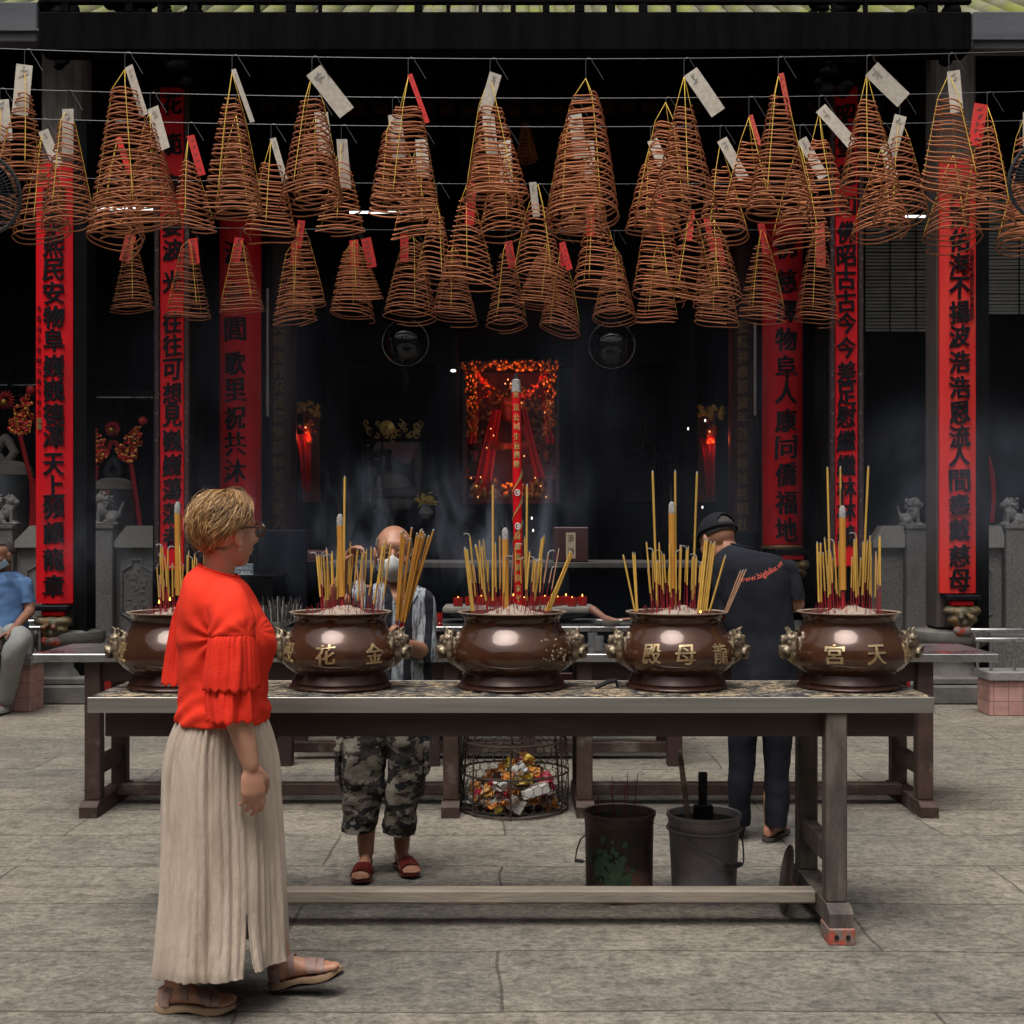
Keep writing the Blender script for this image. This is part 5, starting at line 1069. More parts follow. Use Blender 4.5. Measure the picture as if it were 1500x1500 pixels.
# --- lights of the hall
for lab, a, b_, y, d, r in (('fluorescent tube left, behind the left coils', 120, 231, 307, 13.0, .021), ('fluorescent tube left of centre behind the coils', 512, 592, 311, 14.5, .013), ('short fluorescent tube at the right beside the blind', 1326, 1362, 317, 14.0, .013)):
    t = thing('tube_light', lab, 'light', P((a+b_)/2, y, d)); MB().tube([P(a, y, d), P(b_, y, d)], r, 12).build('tube', M['tubelight'], t); MB().box(XX(a-2, d), XX(b_+2, d), d-.02, d+.03, ZZ(y, d)+r+.003, ZZ(y, d)+r+.05, .004).build('housing', M['black'], t)
    for x in (a+6, b_-6): MB().tube([P(x, y, d)+Vector((0, 0, r+.05)), P(x, y, d)+Vector((0, 0, 1.9))], .004, 5).build('suspension', M['black'], t)
for lab, x, a, b_, d in (('white hanging rod beside the far left gold-lettered column', 392, 424, 608, 14.0), ('white hanging rod beside the far right gold-lettered column', 1106, 474, 607, 14.0)):
    b = MB(); b.tube([P(x, b_, d), P(x, a, d)], PX(2.0, d), 10, round_=True); rod = tag(b.build('hanging_rod', M['stonerim']), lab, 'rod'); MB().tube([P(x, a, d), P(x, 150, d)], .006, 6).build('cord', M['black'], rod)
# --- black glass globes
for lab, x, y, d in (('black reflective glass globe lantern left of the altar', 594, 502, 14.3), ('black reflective glass globe lantern right of the altar', 896, 506, 14.3)):
    c = P(x, y, d); r = PX(33.5, d); t = thing('globe_lantern', lab, 'lantern', c); b = MB(); b.ell(c, (r, r, r), seg=40, rings=24); b.build('globe', M['glassball'], t); MB().tube([c+Vector((r*1.01*math.cos(a), -.01, r*1.01*math.sin(a))) for a in np.linspace(0, 2*PI, 41)[:-1]], .004, 6, closed=True).build('rim_glint', M['steelb'], t)  # pale steel ring added in place of bright reflections along the globe's edge
    b = MB(); b.lathe([(r*.3, r*.96), (r*.34, r*1.0), (r*.2, r*1.12), (.01, r*1.2), (.01, r*6.5)], c, 16); b.build('top_cap', M['black'], t); b = MB(); b.lathe([(.01, -r*1.0), (r*.16, -r*1.06), (r*.12, -r*1.2), (.02, -r*1.25), (.03, -r*1.5), (.045, -r*2.3)], c, 12); b.build('tassel', M['dark'], t)
# --- caged wall fans, cut by the frame edges
def wall_fan(label, x, y, d, r, face):
    c = P(x, y, d); t = thing('wall_fan', label, 'fan', c); ax = Vector((face, -1, -.2)).normalized(); M3 = ax.to_track_quat('Z', 'Y').to_matrix(); b = MB()
    def pt(a, rad, z): return c+M3 @ Vector((rad*math.cos(a), rad*math.sin(a), z))
    for q in range(60):
        a = q*2*PI/60; b.tube([pt(a, rad, .09*math.cos(min(1, rad/r)*PI/2)+.01) for rad in np.linspace(.03, r, 8)], .0012, 4); b.tube([pt(a, rad, -.09*math.cos(min(1, rad/r)*PI/2)-.01) for rad in np.linspace(.03, r, 8)], .0012, 4)
    for f_ in (.3, .5, .7, .85): b.tube([pt(a, r*f_, .09*math.cos(f_*PI/2)+.012) for a in np.linspace(0, 2*PI, 40)[:-1]], .0014, 4, closed=True)
    b.build('cage', M['fan'], t, 0)
    MB().tube([pt(a, r, 0) for a in np.linspace(0, 2*PI, 48)[:-1]], .009, 8, closed=True).build('rim', M['fan'], t)
    for q in range(3):
        a = q*2*PI/3; rows = [[pt(a+u*.9+rad*.8, rad, .03*(u-.5)) for u in (0, .33, .66, 1)] for rad in np.linspace(.04, r*.88, 6)]; MB().grid(rows, False).build('blade', M['dark2'], t)
    b = MB(); b.ell(c, (.05, .05, .05)); b.build('hub', M['fan'], t); b = MB(); b.lathe([(.06, -.30), (.075, -.12), (.06, -.03)], c, 16, axis=ax, cap0=True, cap1=True); b.build('motor', M['fan'], t)
    e = c-ax*.3; b = MB(); sg = 1 if c.x > 0 else -1; b.tube([e, e+Vector((sg*.1, .1, -.03)), Vector((sg*2.9, e.y+.12, e.z-.05))], .015, 8); b.build('arm', M['fan'], t); MB().box(sg*2.9-.05, sg*2.9+.05, e.y+.07, e.y+.17, 0, e.z+.3, .01).build('pole', M['black'], t); return t
wall_fan('dusty caged fan cut off by the left edge', -34, 284, 5.6, PX(60, 5.6), .5); wall_fan('dusty caged fan cut off by the right edge', 1542, 262, 5.6, PX(60, 5.6), -.5)

# --- bells with bows and ribbons on the left
def bow(par, x, y, d, s):
    b = MB(); c = P(x, y, d)
    for q in range(16):
        a = q*2*PI/16; b.ell(c+Vector((s*.7*math.cos(a), .0, s*.7*math.sin(a))), (s*.36, s*.14, s*.12), rot=Matrix.Rotation(-a, 3, 'Y'), seg=8, rings=6)
    b.build('rosette', M['ribbon'], par); b = MB(); b.ell(c+Vector((0, -.04, -s*.25)), (s*.42,)*3); b.build('gold_ball', M['gold'], par)
def fanorn(par, x, y, d, s, lean):
    c = P(x, y, d); pts = []
    b = MB(); Rz = Matrix.Rotation(lean, 3, 'Y'); rnd = random.Random(int(x)); 
    for q in range(150):
        v = rnd.random()**.6; u = rnd.uniform(-1, 1)*(.12+.62*v*math.sqrt(max(0, 1.02-v**4))); p = c+Rz @ Vector((u*s, -.05*(1-u*u)-rnd.uniform(0, .03), (.9-1.8*v)*s)); rr_ = s*rnd.uniform(.05, .10)
        b.ell(p, (rr_, rr_*.5, rr_), rot=Matrix.Rotation(rnd.uniform(-.8, .8), 3, 'X'), seg=7, rings=5)
    b.build('sequin_fan', M['sequin'], par); b = MB(); b.ell(c+Rz @ Vector((0, 0, 1.05*s)), (s*.2, .04, s*.2), seg=10, rings=8); b.build('red_pompom', M['ribbon'], par)
def ribbon(par, pts, w_, d):
    ps = spline([tuple(P(x, y, d)) for x, y in pts], 16); rows = [[Vector(p)+Vector((-w_/2, 0, 0)), Vector(p)+Vector((0, -.02, 0)), Vector(p)+Vector((w_/2, 0, 0)), Vector(p)+Vector((0, .012, 0))] for p in ps]; MB().grid(rows, True, 0, True, True).build('ribbon', M['ribbon'], par)
def bell(label, x, yt, yb, hw, d, bows, fans, ribs, chainx, chy):
    c = P(x, yb, d); R_ = PX(hw, d); H_ = PX(yb-yt, d); t = thing('temple_bell', label, 'bell', c); b = MB(); b.lathe([(R_*.96, 0), (R_, .02), (R_*.96, .05), (R_*.93, H_*.3), (R_*.90, H_*.8), (R_*.84, H_*.84)], c, 40); b.build('bell_body', M['bell'], t)
    b = MB(); b.lathe([(R_*.905, H_*.82), (R_*.9, H_*.86), (R_*.80, H_*.94), (R_*.5, H_*1.0), (.01, H_*1.02)], c, 40); b.build('bell_crown', M['bellcap'], t)
    b = MB(); a = -PI/2-.12; w_ = .06
    rows = [[c+Vector(((R_*.94+.006)*math.cos(a+u), (R_*.94+.006)*math.sin(a+u), z)) for u in (-w_/R_, 0, w_/R_)] for z in np.linspace(.04, H_*.8, 6)]; b.grid(rows, False)
    b.build('painted_band', M['redpaint'], t)
    for s in (-1, 1):
        rows = [c+Vector(((R_*.94+.008)*math.cos(a+s*w_/R_), (R_*.94+.008)*math.sin(a+s*w_/R_), z)) for z in (.04, H_*.8)]; MB().tube(rows, .008, 5).build('gilt_strip', M['goldink'], t)
    b = MB()
    for s in (-1, 1): b.tube([c+Vector((s*R_*.1, 0, H_*1.0)), c+Vector((s*R_*.3, 0, H_*1.12)), c+Vector((s*R_*.12, 0, H_*1.25)), c+Vector((0, 0, H_*1.3))], .05, 10, round_=True)
    b.build('dragon_loop', M['bellcap'] if hw > 40 else M['bell'], t)
    b = MB(); y = chy
    for q in range(9):
        cc = P(chainx, chy-8+q*7.5, d); vert = q % 2; b.tube([cc+Vector(((.0 if vert else .03)*math.cos(p), (.03 if vert else 0)*math.cos(p), .035*math.sin(p))) for p in np.linspace(0, 2*PI, 11)[:-1]], .012, 6, closed=True)
    b.tube([P(chainx, chy, d), P(chainx, chy-320, d)], .02, 8); b.build('chain', M['black'], t)
    for q in bows: bow(t, *q)
    for q in fans: fanorn(t, *q)
    for pts in ribs: ribbon(t, pts, .05, d-.12)
    return t
bell('dark bronze bell behind the stone lion, hung with gold fans and red bow', 167, 701, 790, 33, 14.6, [(165, 628, 14.3, .085)], [(140, 646, 14.1, .25, -.35), (196, 648, 14.1, .24, .4)], [[(142, 682), (137, 720), (131, 770)], [(192, 680), (198, 720), (205, 770)], [(164, 645), (156, 664), (146, 678)], [(168, 645), (178, 664), (190, 676)]], 168, 572)
bell('large bell at the left edge with a dusty crown, gold fans and red bow', 8, 676, 790, 44, 14.4, [(8, 586, 14.1, .1)], [(36, 606, 13.9, .25, .25), (-22, 612, 13.9, .25, -.3)], [[(28, 632), (36, 665), (46, 705)], [(46, 700), (47, 740), (45, 775)], [(48, 700), (52, 740), (51, 775)]], 14, 548)
for lab, a, b_, y in (('dark hanging beam above the left bell', 118, 232, 578), ('dark beam above the bell at the left edge', -60, 52, 560)):
    t = thing('bell_beam', lab, 'beam', P((a+b_)/2, y, 14.5)); MB().box(XX(a-6, 14.5), XX(b_+6, 14.5), 14.5, 14.7, ZZ(y+5, 14.5), ZZ(y-7, 14.5), .006).build('timber', M['dark2'], t); MB().box(XX(a-6, 14.5), XX(b_+6, 14.5), 14.48, 14.495, ZZ(y+5, 14.5), ZZ(y+3.4, 14.5)).build('steel_lip', M['steelb'], t)
# faint red ribbon on the right
t = thing('hanging_ribbon', 'dim red ribbon hanging behind the right balustrade', 'ribbon', P(1452, 750, 14.4)); ribbon(t, [(1442, 655), (1453, 690), (1456, 730), (1453, 765)], .05, 14.5)
b = MB(); b.tube([P(1440, 590, 14.4), P(1441, 650, 14.4)], .02, 8); b.ell(P(1439, 657, 14.4), (.05, .05, .07)); b.build('clasp', M['wire'], t)

# --- main altar
d = 18.2; t = thing('altar_shrine', 'red-lit shrine niche with carved gold frame at the centre of the hall', 'shrine', P(747, 735, d)); zb_, zt_ = ZZ(738, d), ZZ(535, d); xa, xb_ = XX(683, d), XX(814, d)
MB().box(xa, xb_, d+.9, d+.95, zb_, zt_).build('silk_backing', M['niche'], t, 0); MB().box(xa-.05, xa, d, d+.95, zb_, zt_).build('side_panel', M['maroon'], t, 0); MB().box(xb_, xb_+.05, d, d+.95, zb_, zt_).build('side_panel', M['maroon'], t, 0)
MB().box(xa-.3, xb_+.3, d-.5, d+1, 0, zb_-.002, .02).build('pedestal', M['dark2'], t)
MB().box(xa-.05, xb_+.05, d, d+.95, zt_+.001, zt_+.06).build('canopy', M['maroon'], t, 0)
rnd = random.Random(12); bs3 = [MB(), MB(), MB()]
for q in range(330):
    s = rnd.choice((0, 1, 2)); b = bs3[s]
    if s == 2: p = P(rnd.uniform(676, 822), rnd.uniform(528, 542), d-.05)
    else: p = P((690 if s == 0 else 806)+rnd.uniform(-9, 9), rnd.uniform(540, 640), d-.05)
    rr_ = rnd.uniform(.010, .034); b.ell(p, (rr_, .03, rr_*rnd.uniform(.6, 1.8)), rot=Matrix.Rotation(rnd.uniform(-1, 1), 3, 'Y'), seg=8, rings=6)
for b in bs3: b.build('gilt_carving', M['gold'], t)
b = MB()
for q in range(240):
    a = rnd.uniform(-.5, PI+.5); r0 = rnd.uniform(.36, .62); p = P(747, 640, d+.62)+Vector((r0*math.cos(a), rnd.uniform(-.08, .08), r0*1.25*math.sin(a))); rr_ = rnd.uniform(.012, .04); b.ell(p, (rr_, .03, rr_*rnd.uniform(.6, 1.8)), rot=Matrix.Rotation(rnd.uniform(-1, 1), 3, 'Y'), seg=7, rings=5)
finish('gilt_halo', fuse(b, .014, 1), M['gold'], t); b = MB()
for q in range(90):
    p = P(rnd.uniform(688, 808), rnd.uniform(706, 730), d+.1); rr_ = rnd.uniform(.015, .045); b.ell(p, (rr_, .04, rr_*rnd.uniform(.8, 2)), seg=7, rings=5)
b.build('gilt_offerings', M['gold'], t)
for x0_, lean in ((708, .35), (790, -.35)):
    b = MB(); c = P(x0_, 560, d-.02)
    for q in range(70):
        v = rnd.random(); p = c+Vector(((lean*(v-.5)*.9+rnd.uniform(-.5, .5)*v*.3), rnd.uniform(-.03, .03), .24*(1-2*v))); rr_ = rnd.uniform(.012, .03); b.ell(p, (rr_, rr_, rr_), seg=7, rings=5)
    finish('sequin_pendant', fuse(b, .011, 1), M['sequin'], t)
for pts, w_ in (([(728, 600), (716, 660), (706, 720)], .26), ([(768, 600), (780, 660), (792, 700)], .16), ([(700, 570), (694, 620), (690, 650)], .14), ([(796, 570), (802, 620), (806, 650)], .14)):
    ps = spline([tuple(P(x, y, d+.25)) for x, y in pts], 12); rows = [[Vector(p)+Vector(((u-.5)*w_*(.5+.5*i/11), .04*math.sin(u*12), 0)) for u in np.linspace(0, 1, 9)] for i, p in enumerate(ps)]; MB().grid(rows, False).build('silk_drape', M['silk'], t)
for x0_, y0_, s in ((745, 636, .50), (697, 690, .27), (800, 690, .27)):
    b = MB(); c = P(x0_, y0_, d+.45); b.lathe([(s*.95, -s*1.5), (s*.9, -s*1.1), (s*.62, -s*.5), (s*.55, 0), (s*.42, s*.28), (s*.16, s*.38)], c, 20); b.ell(c+Vector((0, -.02, s*.62)), (s*.24, s*.24, s*.3)); b.lathe([(s*.26, s*.74), (s*.3, s*.86), (s*.2, s*1.05), (.01, s*1.12)], c, 16)
    for k in (-1, 1): b.tube([c+Vector((k*s*.5, 0, .1*s)), c+Vector((k*s*.62, -s*.25, -.35*s)), c+Vector((k*s*.1, -s*.55, -.4*s))], [s*.2, s*.17, s*.1], 10, round_=True)
    tag(finish('altar_figure', fuse(b, .02, 2), mat('gilded robe', (.30, .12, .03), (.30, .02, .015), rough=.4, metal=.5, scale=9), None), {745: 'large gilded seated deity figure in the middle of the shrine', 697: 'small gilded figure at the left of the shrine', 800: 'small gilded figure at the right of the shrine'}[x0_], 'statue')
lamps = [(704, 699), (690, 700), (698, 712), (700, 728), (784, 700), (792, 712), (744, 556), (740, 562), (748, 562), (719, 628), (723, 638), (768, 668), (798, 604), (764, 590), (692, 583), (806, 590), (713, 656), (800, 728)]
for k, (x, y) in enumerate(lamps):
    b = MB(); b.ell(P(x, y, d-.06), (.010, .010, .013), seg=8, rings=6); tag(b.build('altar_lamp', M['bulb']), f'tiny warm lamp in the shrine, {ordinal(sorted(lamps).index((x, y))) if sorted(lamps).index((x, y)) < 9 else ordinal(17-sorted(lamps).index((x, y)))} from the {"left" if sorted(lamps).index((x, y)) < 9 else "right"}', 'lamp', 'tiny lamps in the shrine')
for x, y, e in ((722, 552, 4), (776, 552, 4), (748, 680, 5)):
    pl = bpy.data.lights.new('shrine_glow', 'POINT'); pl.energy = e; pl.color = (1, .16, .06); pl.shadow_soft_size = .1; po = bpy.data.objects.new('shrine_glow', pl); COL.objects.link(po); po.location = P(x, y, d-.30)
b = MB(); b.ell(P(664, 543, 17.3), (.04, .03, .02), seg=10, rings=7); tag(b.build('spot_lamp', M['bulbw']), 'small white lamp left of the shrine', 'lamp')
for k, (x, y) in enumerate(((1029, 743), (779, 759), (781, 777), (1033, 616), (1008, 628))):
    b = MB(); b.ell(P(x, y, 15.5), (.010, .010, .018), seg=8, rings=6); tag(b.build('votive_lamp', M['bulbw']), ['tiny votive lamp above the cap of the man on the right', 'upper of two tiny lamps right of the dragon candle', 'lower of two tiny lamps right of the dragon candle', 'tiny lamp at the top of the right side shrine', 'tiny lamp left of the right side shrine'][k], 'lamp')
# --- side shrines
def side_shrine(label, x0, x1, y0_, y1_, d, s):
    t = thing('side_shrine', label, 'shrine', P((x0+x1)/2, y1_, d)); MB().box(XX(x0, d), XX(x1, d), d+.35, d+.4, ZZ(y1_, d), ZZ(y0_, d)).build('silk_backing', M['niche'], t, 0)
    ps = spline([tuple(P(x, y, d)) for x, y in ((x0+8, y0_+40), (x0+10, y0_+70), (x0+12, y0_+125))], 10); rows = [[Vector(p)+Vector(((u-.5)*.2*(1-.06*i), .03*math.sin(u*9), 0)) for u in np.linspace(0, 1, 7)] for i, p in enumerate(ps)]; MB().grid(rows, False).build('silk_drape', M['silk'], t)
    b = MB(); rnd = random.Random(int(x0))
    for q in range(50): p = P((x0+x1)/2+rnd.gauss(0, 4), y0_+34+rnd.gauss(0, 7), d-.05); r_ = rnd.uniform(.012, .035); b.ell(p, (r_, r_*.6, r_), seg=7, rings=5)
    finish('sequin_ball', fuse(b, .012, 1), M['sequin'], t); b = MB()
    for q in range(40): p = P(rnd.uniform(x0-6, x1+6), y0_+rnd.uniform(-6, 12), d-.05); r_ = rnd.uniform(.01, .04); b.ell(p, (r_, .02, r_), seg=7, rings=5)
    b.build('gilt_carving', M['gold'], t)
    b = MB(); b.ell(P((x0+x1)/2-2, y0_+30, d-.09), (.012, .012, .012), seg=8, rings=6); b.build('lamp', M['bulb'], t)
    pl = bpy.data.lights.new('shrine_glow', 'POINT'); pl.energy = .9; pl.color = (1, .15, .06); pl.shadow_soft_size = .06; po = bpy.data.objects.new('shrine_glow', pl); COL.objects.link(po); po.location = P((x0+x1)/2, y0_+45, d-.1); return t
side_shrine('small red-lit side shrine left, right of the gold-lettered column', 437, 462, 596, 735, 16.6, 1); side_shrine('small red-lit side shrine right, left of the gold-lettered column', 1029, 1054, 602, 735, 16.6, 1)
# --- carved gold panel, draped pavilion, flowers, halberds
d = 18.9; t = thing('gilt_panel', 'carved gold openwork panel left of the shrine', 'panel', P(574, 646, d)); MB().box(XX(530, d), XX(622, d), d, d+.04, ZZ(645, d), ZZ(615, d)).build('board', M['dark2'], t); rnd = random.Random(2); b = MB()
for q in range(26):
    cx, cy = rnd.uniform(534, 618), rnd.uniform(619, 642); s = rnd.uniform(3, 7); a0 = rnd.uniform(0, 6.28); b.tube([P(cx+s*(1-k/14)*math.cos(a0+k*.5), cy+s*(1-k/14)*math.sin(a0+k*.5), d-.01) for k in range(13)], .012, 6)
b.lathe([(.11, 0), (.11, .03), (.02, .05)], P(567, 627, d-.01), 16, axis=(0, -1, 0)); b.build('gilt_scrolls', mat('bright brass gilding', (.75, .55, .16), (.5, .34, .08), rough=.3, metal=.5, scale=20), t)
d = 17.4; t = thing('draped_pavilion', 'dim offering pavilion with dusty rose drapes and a white bowl', 'shrine', P(576, 745, d))
for x in (537, 615): MB().box(XX(x-3, d), XX(x+3, d), d, d+.06, 0, ZZ(640, d)).build('post', M['dark'], t)
rows = []
for v in np.linspace(0, 1, 9): rows.append([P(536+80*u, 648+(12+16*math.sin(PI*u)+8*math.sin(3*PI*u+.6))*v, d-.03-.06*math.sin(9*u+v)) for u in np.linspace(0, 1, 25)])
MB().grid(rows, False).build('swag', M['pinkcloth'], t)
rows = [[P(606+10*u+2*v, 650+80*v, d-.04-.03*math.sin(14*u)) for u in np.linspace(0, 1, 9)] for v in np.linspace(0, 1, 6)]; MB().grid(rows, False).build('side_drape', M['pinkcloth'], t)
b = MB(); b.lathe([(.24, 0), (.26, .02), (.25, .1), (.20, .16), (.1, .2), (.01, .21)], P(575, 716, d+.3), 24); b.build('dome_cover', M['bellcap'], t); MB().box(XX(545, d), XX(606, d), d+.1, d+.5, ZZ(724, d), ZZ(716, d)).build('tray', M['maroon'], t); b = MB(); b.lathe([(.16, 0), (.26, .05), (.34, .14), (.33, .15), (.2, .07), (.01, .05)], P(576, 748, d+.1), 28); b.build('white_dish', M['stonerim'], t); MB().box(XX(530, d), XX(622, d), d-.1, d+.6, 0, ZZ(748, d)-.002).build('stand', M['dark'], t)
b = MB(); c = P(624, 733, 15); rnd = random.Random(6); t = thing('flower_vase', 'vase of yellow flowers right of the draped pavilion', 'flowers', P(624, 760, 15)); b.lathe([(.05, 0), (.09, .06), (.05, .14), (.06, .17)], P(624, 760, 15), 16, cap0=True); b.build('vase', M['stone'], t); b = MB()
for q in range(70): r_ = rnd.uniform(.012, .028); b.ell(c+Vector((rnd.gauss(0, .055), rnd.gauss(0, .04), rnd.gauss(0, .03))), (r_, r_, r_*.6), seg=7, rings=5)
b.build('blossoms', M['yellowfl'], t); MB().box(XX(600, 15), XX(690, 15), 14.9, 15.4, 0, ZZ(760, 15)-.001).build('stand', M['dark'], t)
for k, (x, y0_) in enumerate(((940, 616), (957, 640), (972, 624), (990, 648), (545, 622), (560, 640))):
    d = 16; t = thing('ceremonial_halberd', f'dark ceremonial polearm, {["leftmost", "second from the left", "third from the left", "rightmost"][k] if k < 4 else ["left", "right"][k-4]} {"of the rack right of the shrine" if k < 4 else "of the pair before the gold panel"}', 'polearm', (XX(x, d), d, 0)); MB().tube([Vector((XX(x, d), d, 0)), P(x, y0_+28, d)], .018, 8).build('shaft', M['black'], t); b = MB(); rnd = random.Random(k)
    b.tube([P(x, y0_+34, d), P(x, y0_, d)], [.03, .004], 8)
    for q in range(7): b.ell(P(x+rnd.uniform(-10, 10), y0_+rnd.uniform(22, 48), d), (rnd.uniform(.03, .07), .02, rnd.uniform(.02, .05)), rot=Matrix.Rotation(rnd.uniform(-1, 1), 3, 'Y'), seg=8, rings=6)
    b.build('blade', M['black'], t)
# ================================================================ PEOPLE
def frame(f, up):
    f = Vector(f).normalized(); l = f.cross(Vector(up)).normalized(); u = l.cross(f).normalized(); return f, l, u   # l = the body's right
def head(b, c, fwd, up=(0, 0, 1), s=1., nose=1., slim=1.):
    f, l, u = frame(fwd, up); M3 = Matrix((f, l, u)).transposed()
    def E(x, y, z, r, rot=None): b.ell(c+(f*x+l*y+u*z)*s, [q*s for q in r], rot=M3 if rot is None else M3 @ rot, seg=24, rings=16)
    E(-.012, 0, .028, (.098, .077*slim, .088)); E(.022, 0, -.03, (.072, .064*slim, .082)); E(.050, 0, -.085, (.034, .036*slim, .028)); E(.02, 0, -.068, (.055, .054*slim, .042))
    E(.064, 0, .046, (.026, .052*slim, .03)); E(.074, 0, -.062, (.020, .026, .018))
    for y in (-1, 1):
        E(.062, y*.036*slim, -.022, (.026, .026, .026)); E(.074, y*.029, .031, (.014, .024, .008)); E(.076, y*.030, .010, (.014, .018, .013))
        E(-.004, y*.078*slim, -.012, (.020, .010, .034)); E(-.014, y*.084*slim, -.004, (.012, .008, .024)); E(.002, y*.079*slim, -.040, (.010, .008, .011))
    b.tube([c+(f*.088+u*.022)*s, c+(f*.100+u*.002)*s, c+(f*.112*nose-u*.022)*s], [.009*s, .011*s, .014*s], 12, round_=True)
    for y in (-1, 1): E(.098, y*.013, -.028, (.011, .009, .009))
    E(.092, 0, -.054, (.009, .023, .005)); E(.089, 0, -.066, (.009, .019, .006))
    return f, l, u
def hand(b, w, dirv, nrm, thumb, s=1., curl=(.35, .45, .35), tcurl=.4, splay=.09):
    """wrist, finger direction, palm normal (the side the fingers close to), direction of the thumb"""
    d = Vector(dirv).normalized(); n = Vector(nrm); n = (n-d*n.dot(d)).normalized(); t = Vector(thumb); t = (t-d*t.dot(d)-n*t.dot(n)).normalized()
    w = Vector(w); M3 = Matrix((d, t, n)).transposed()
    b.ell(w+d*.048*s, (.056*s, .040*s, .0165*s), rot=M3, seg=20, rings=12); b.ell(w+d*.068*s, (.03*s, .041*s, .0155*s), rot=M3, seg=16, rings=10); b.ell(w+d*.03*s+t*.022*s+n*.006*s, (.034*s, .019*s, .016*s), rot=M3, seg=14, rings=10)
    for k, (o, L) in enumerate(((.030, .92), (.0105, 1.02), (-.0095, .96), (-.028, .76))):
        p = w+d*(.086-.007*abs(k-1))*s+t*o*s; a = -.05; sd = o*splay*30/ .03*.03; pts = [p-d*.03*s, p]
        for j, ln in enumerate((.043, .026, .021)):
            a += curl[j]*(1+.12*(k-1.5)); v = (d*math.cos(a)+n*math.sin(a)+t*o*splay*30*.1).normalized(); pts.append(pts[-1]+v*ln*L*s)
        b.tube(pts, [.0095*s, .0092*s, .0086*s, .0078*s, .0068*s], 10, round_=True)
    p = w+d*.028*s+t*.034*s+n*.004*s; v1 = (d*.66+t*.62+n*.30).normalized(); v2 = (d*.86+t*(.36-tcurl*.5)+n*(.2+tcurl)).normalized(); v3 = (d*.9+t*(.1-tcurl*.6)+n*(.2+tcurl)).normalized()
    b.tube([p-v1*.025*s, p+v1*.022*s, p+v1*.022*s+v2*.032*s, p+v1*.022*s+v2*.032*s+v3*.024*s], [.012*s, .0115*s, .0100*s, .0082*s], 10, round_=True)
FP = [(0, .022, .045), (.08, .030, .062), (.25, .031, .085), (.42, .031, .072), (.58, .036, .052), (.74, .043, .036), (.86, .041, .026)]
def foot(b, heel, f, up=(0, 0, 1), L=.25, toes=True):
    f, l, u = frame(f, up); heel = Vector(heel); rows = []; k = L/.25
    for t, w_, h_ in FP: rows.append([heel+f*t*L+l*w_*k*math.cos(a)+u*(h_*k*.5+h_*k*.5*math.sin(a)) for a in np.linspace(0, 2*PI, 19)[:-1]])
    b.grid(rows, True, 0, True, True); b.ell(heel+f*.045*k+u*.026*k, (.036*k, .032*k, .03*k), rot=Matrix((f, l, u)).transposed())
    for i, o in enumerate((-.030, -.011, .006, .021, .034)):
        q = (-1 if toes == 'L' else 1); r = (.0135, .0100, .0095, .009, .0085)[i]*k; t = (.90, .92, .90, .87, .83)[i]
        p = heel+f*t*L+l*o*k*q+u*r*1.05; b.tube([p-f*.03*k, p, p+f*.026*k-u*.002], [r, r, r*.85], 10, round_=True)
    return f, l, u
def fsec(t): return np.interp(t, [q[0] for q in FP], [q[1] for q in FP]), np.interp(t, [q[0] for q in FP], [q[2] for q in FP])
def strap(b, heel, fr, L, t0, t1, wid=.03, a0=-.35, a1=PI+.35, g=.004, th=.003):
    f, l, u = fr; k = L/.25; heel = Vector(heel); rows = []
    for i in range(15):
        a = a0+(a1-a0)*i/14; t = t0+(t1-t0)*i/14; q = []
        for dt, go in ((-wid/2, g+th), (wid/2, g+th), (wid/2, g), (-wid/2, g)):
            w_, h_ = fsec(t+dt/L); q.append(heel+f*(t*L+dt)+l*(w_*k+go)*math.cos(a)+u*(h_*k*.5+(h_*k*.5+go)*math.sin(a)))
        rows.append(q)
    b.grid(rows, True, 0, True, True)
def sole(heel, fr, L, th=.022, m=0, arch=.25, flat=True):
    f, l, u = fr; k = L/.25; heel = Vector(heel); b = MB(); top = []; bot = []
    ts = np.linspace(-.05, 1.06, 24)
    def hw(t): return k*np.interp(t, [-.05, -.02, .08, .3, .45, .72, .9, 1.0, 1.06], [.006, .022, .036, .034, .034, .048, .044, .026, .008])
    rows = []
    for t in ts:
        w_ = hw(t); z1 = -.001+.006*max(0, t-.75); z0 = -th+(.006*math.sin(max(0, min(1, (t-.2)/.45))*PI) if arch else 0)+.012*max(0, (t-.85)/.2)
        rows.append([heel+f*t*L+l*w_*x+u*z for x, z in ((-1, z0+.003), (-1.06, (z0+z1)/2), (-1, z1), (0, z1), (1, z1), (1.06, (z0+z1)/2), (1, z0+.003), (0, z0))])
    b.grid(rows, True, 0, True, True); return b
def loftpx(rings, d, n=72, m=None, disp=None, cap0=False, cap1=False, a_off=0.):
    """rings: (y px, left px, right px, depth offset, half depth[, tilt px])"""
    R_ = spline([tuple(r)+(0,)*(6-len(r)) for r in rings], m or len(rings)*5); rows = []
    for i, (y, xl, xr, dy, ry, tl) in enumerate(R_):
        dd = d+dy; c = P((xl+xr)/2, y, dd); rx = PX((xr-xl)/2, dd); row = []
        for j in range(n):
            a = 2*PI*j/n+a_off; t = i/(len(R_)-1); q = 1+(disp(a, t) if disp else 0)
            row.append(Vector((c.x+rx*q*math.cos(a), c.y+ry*q*math.sin(a), c.z+PX(tl, dd)*math.cos(a))))
        rows.append(row)
    return rows
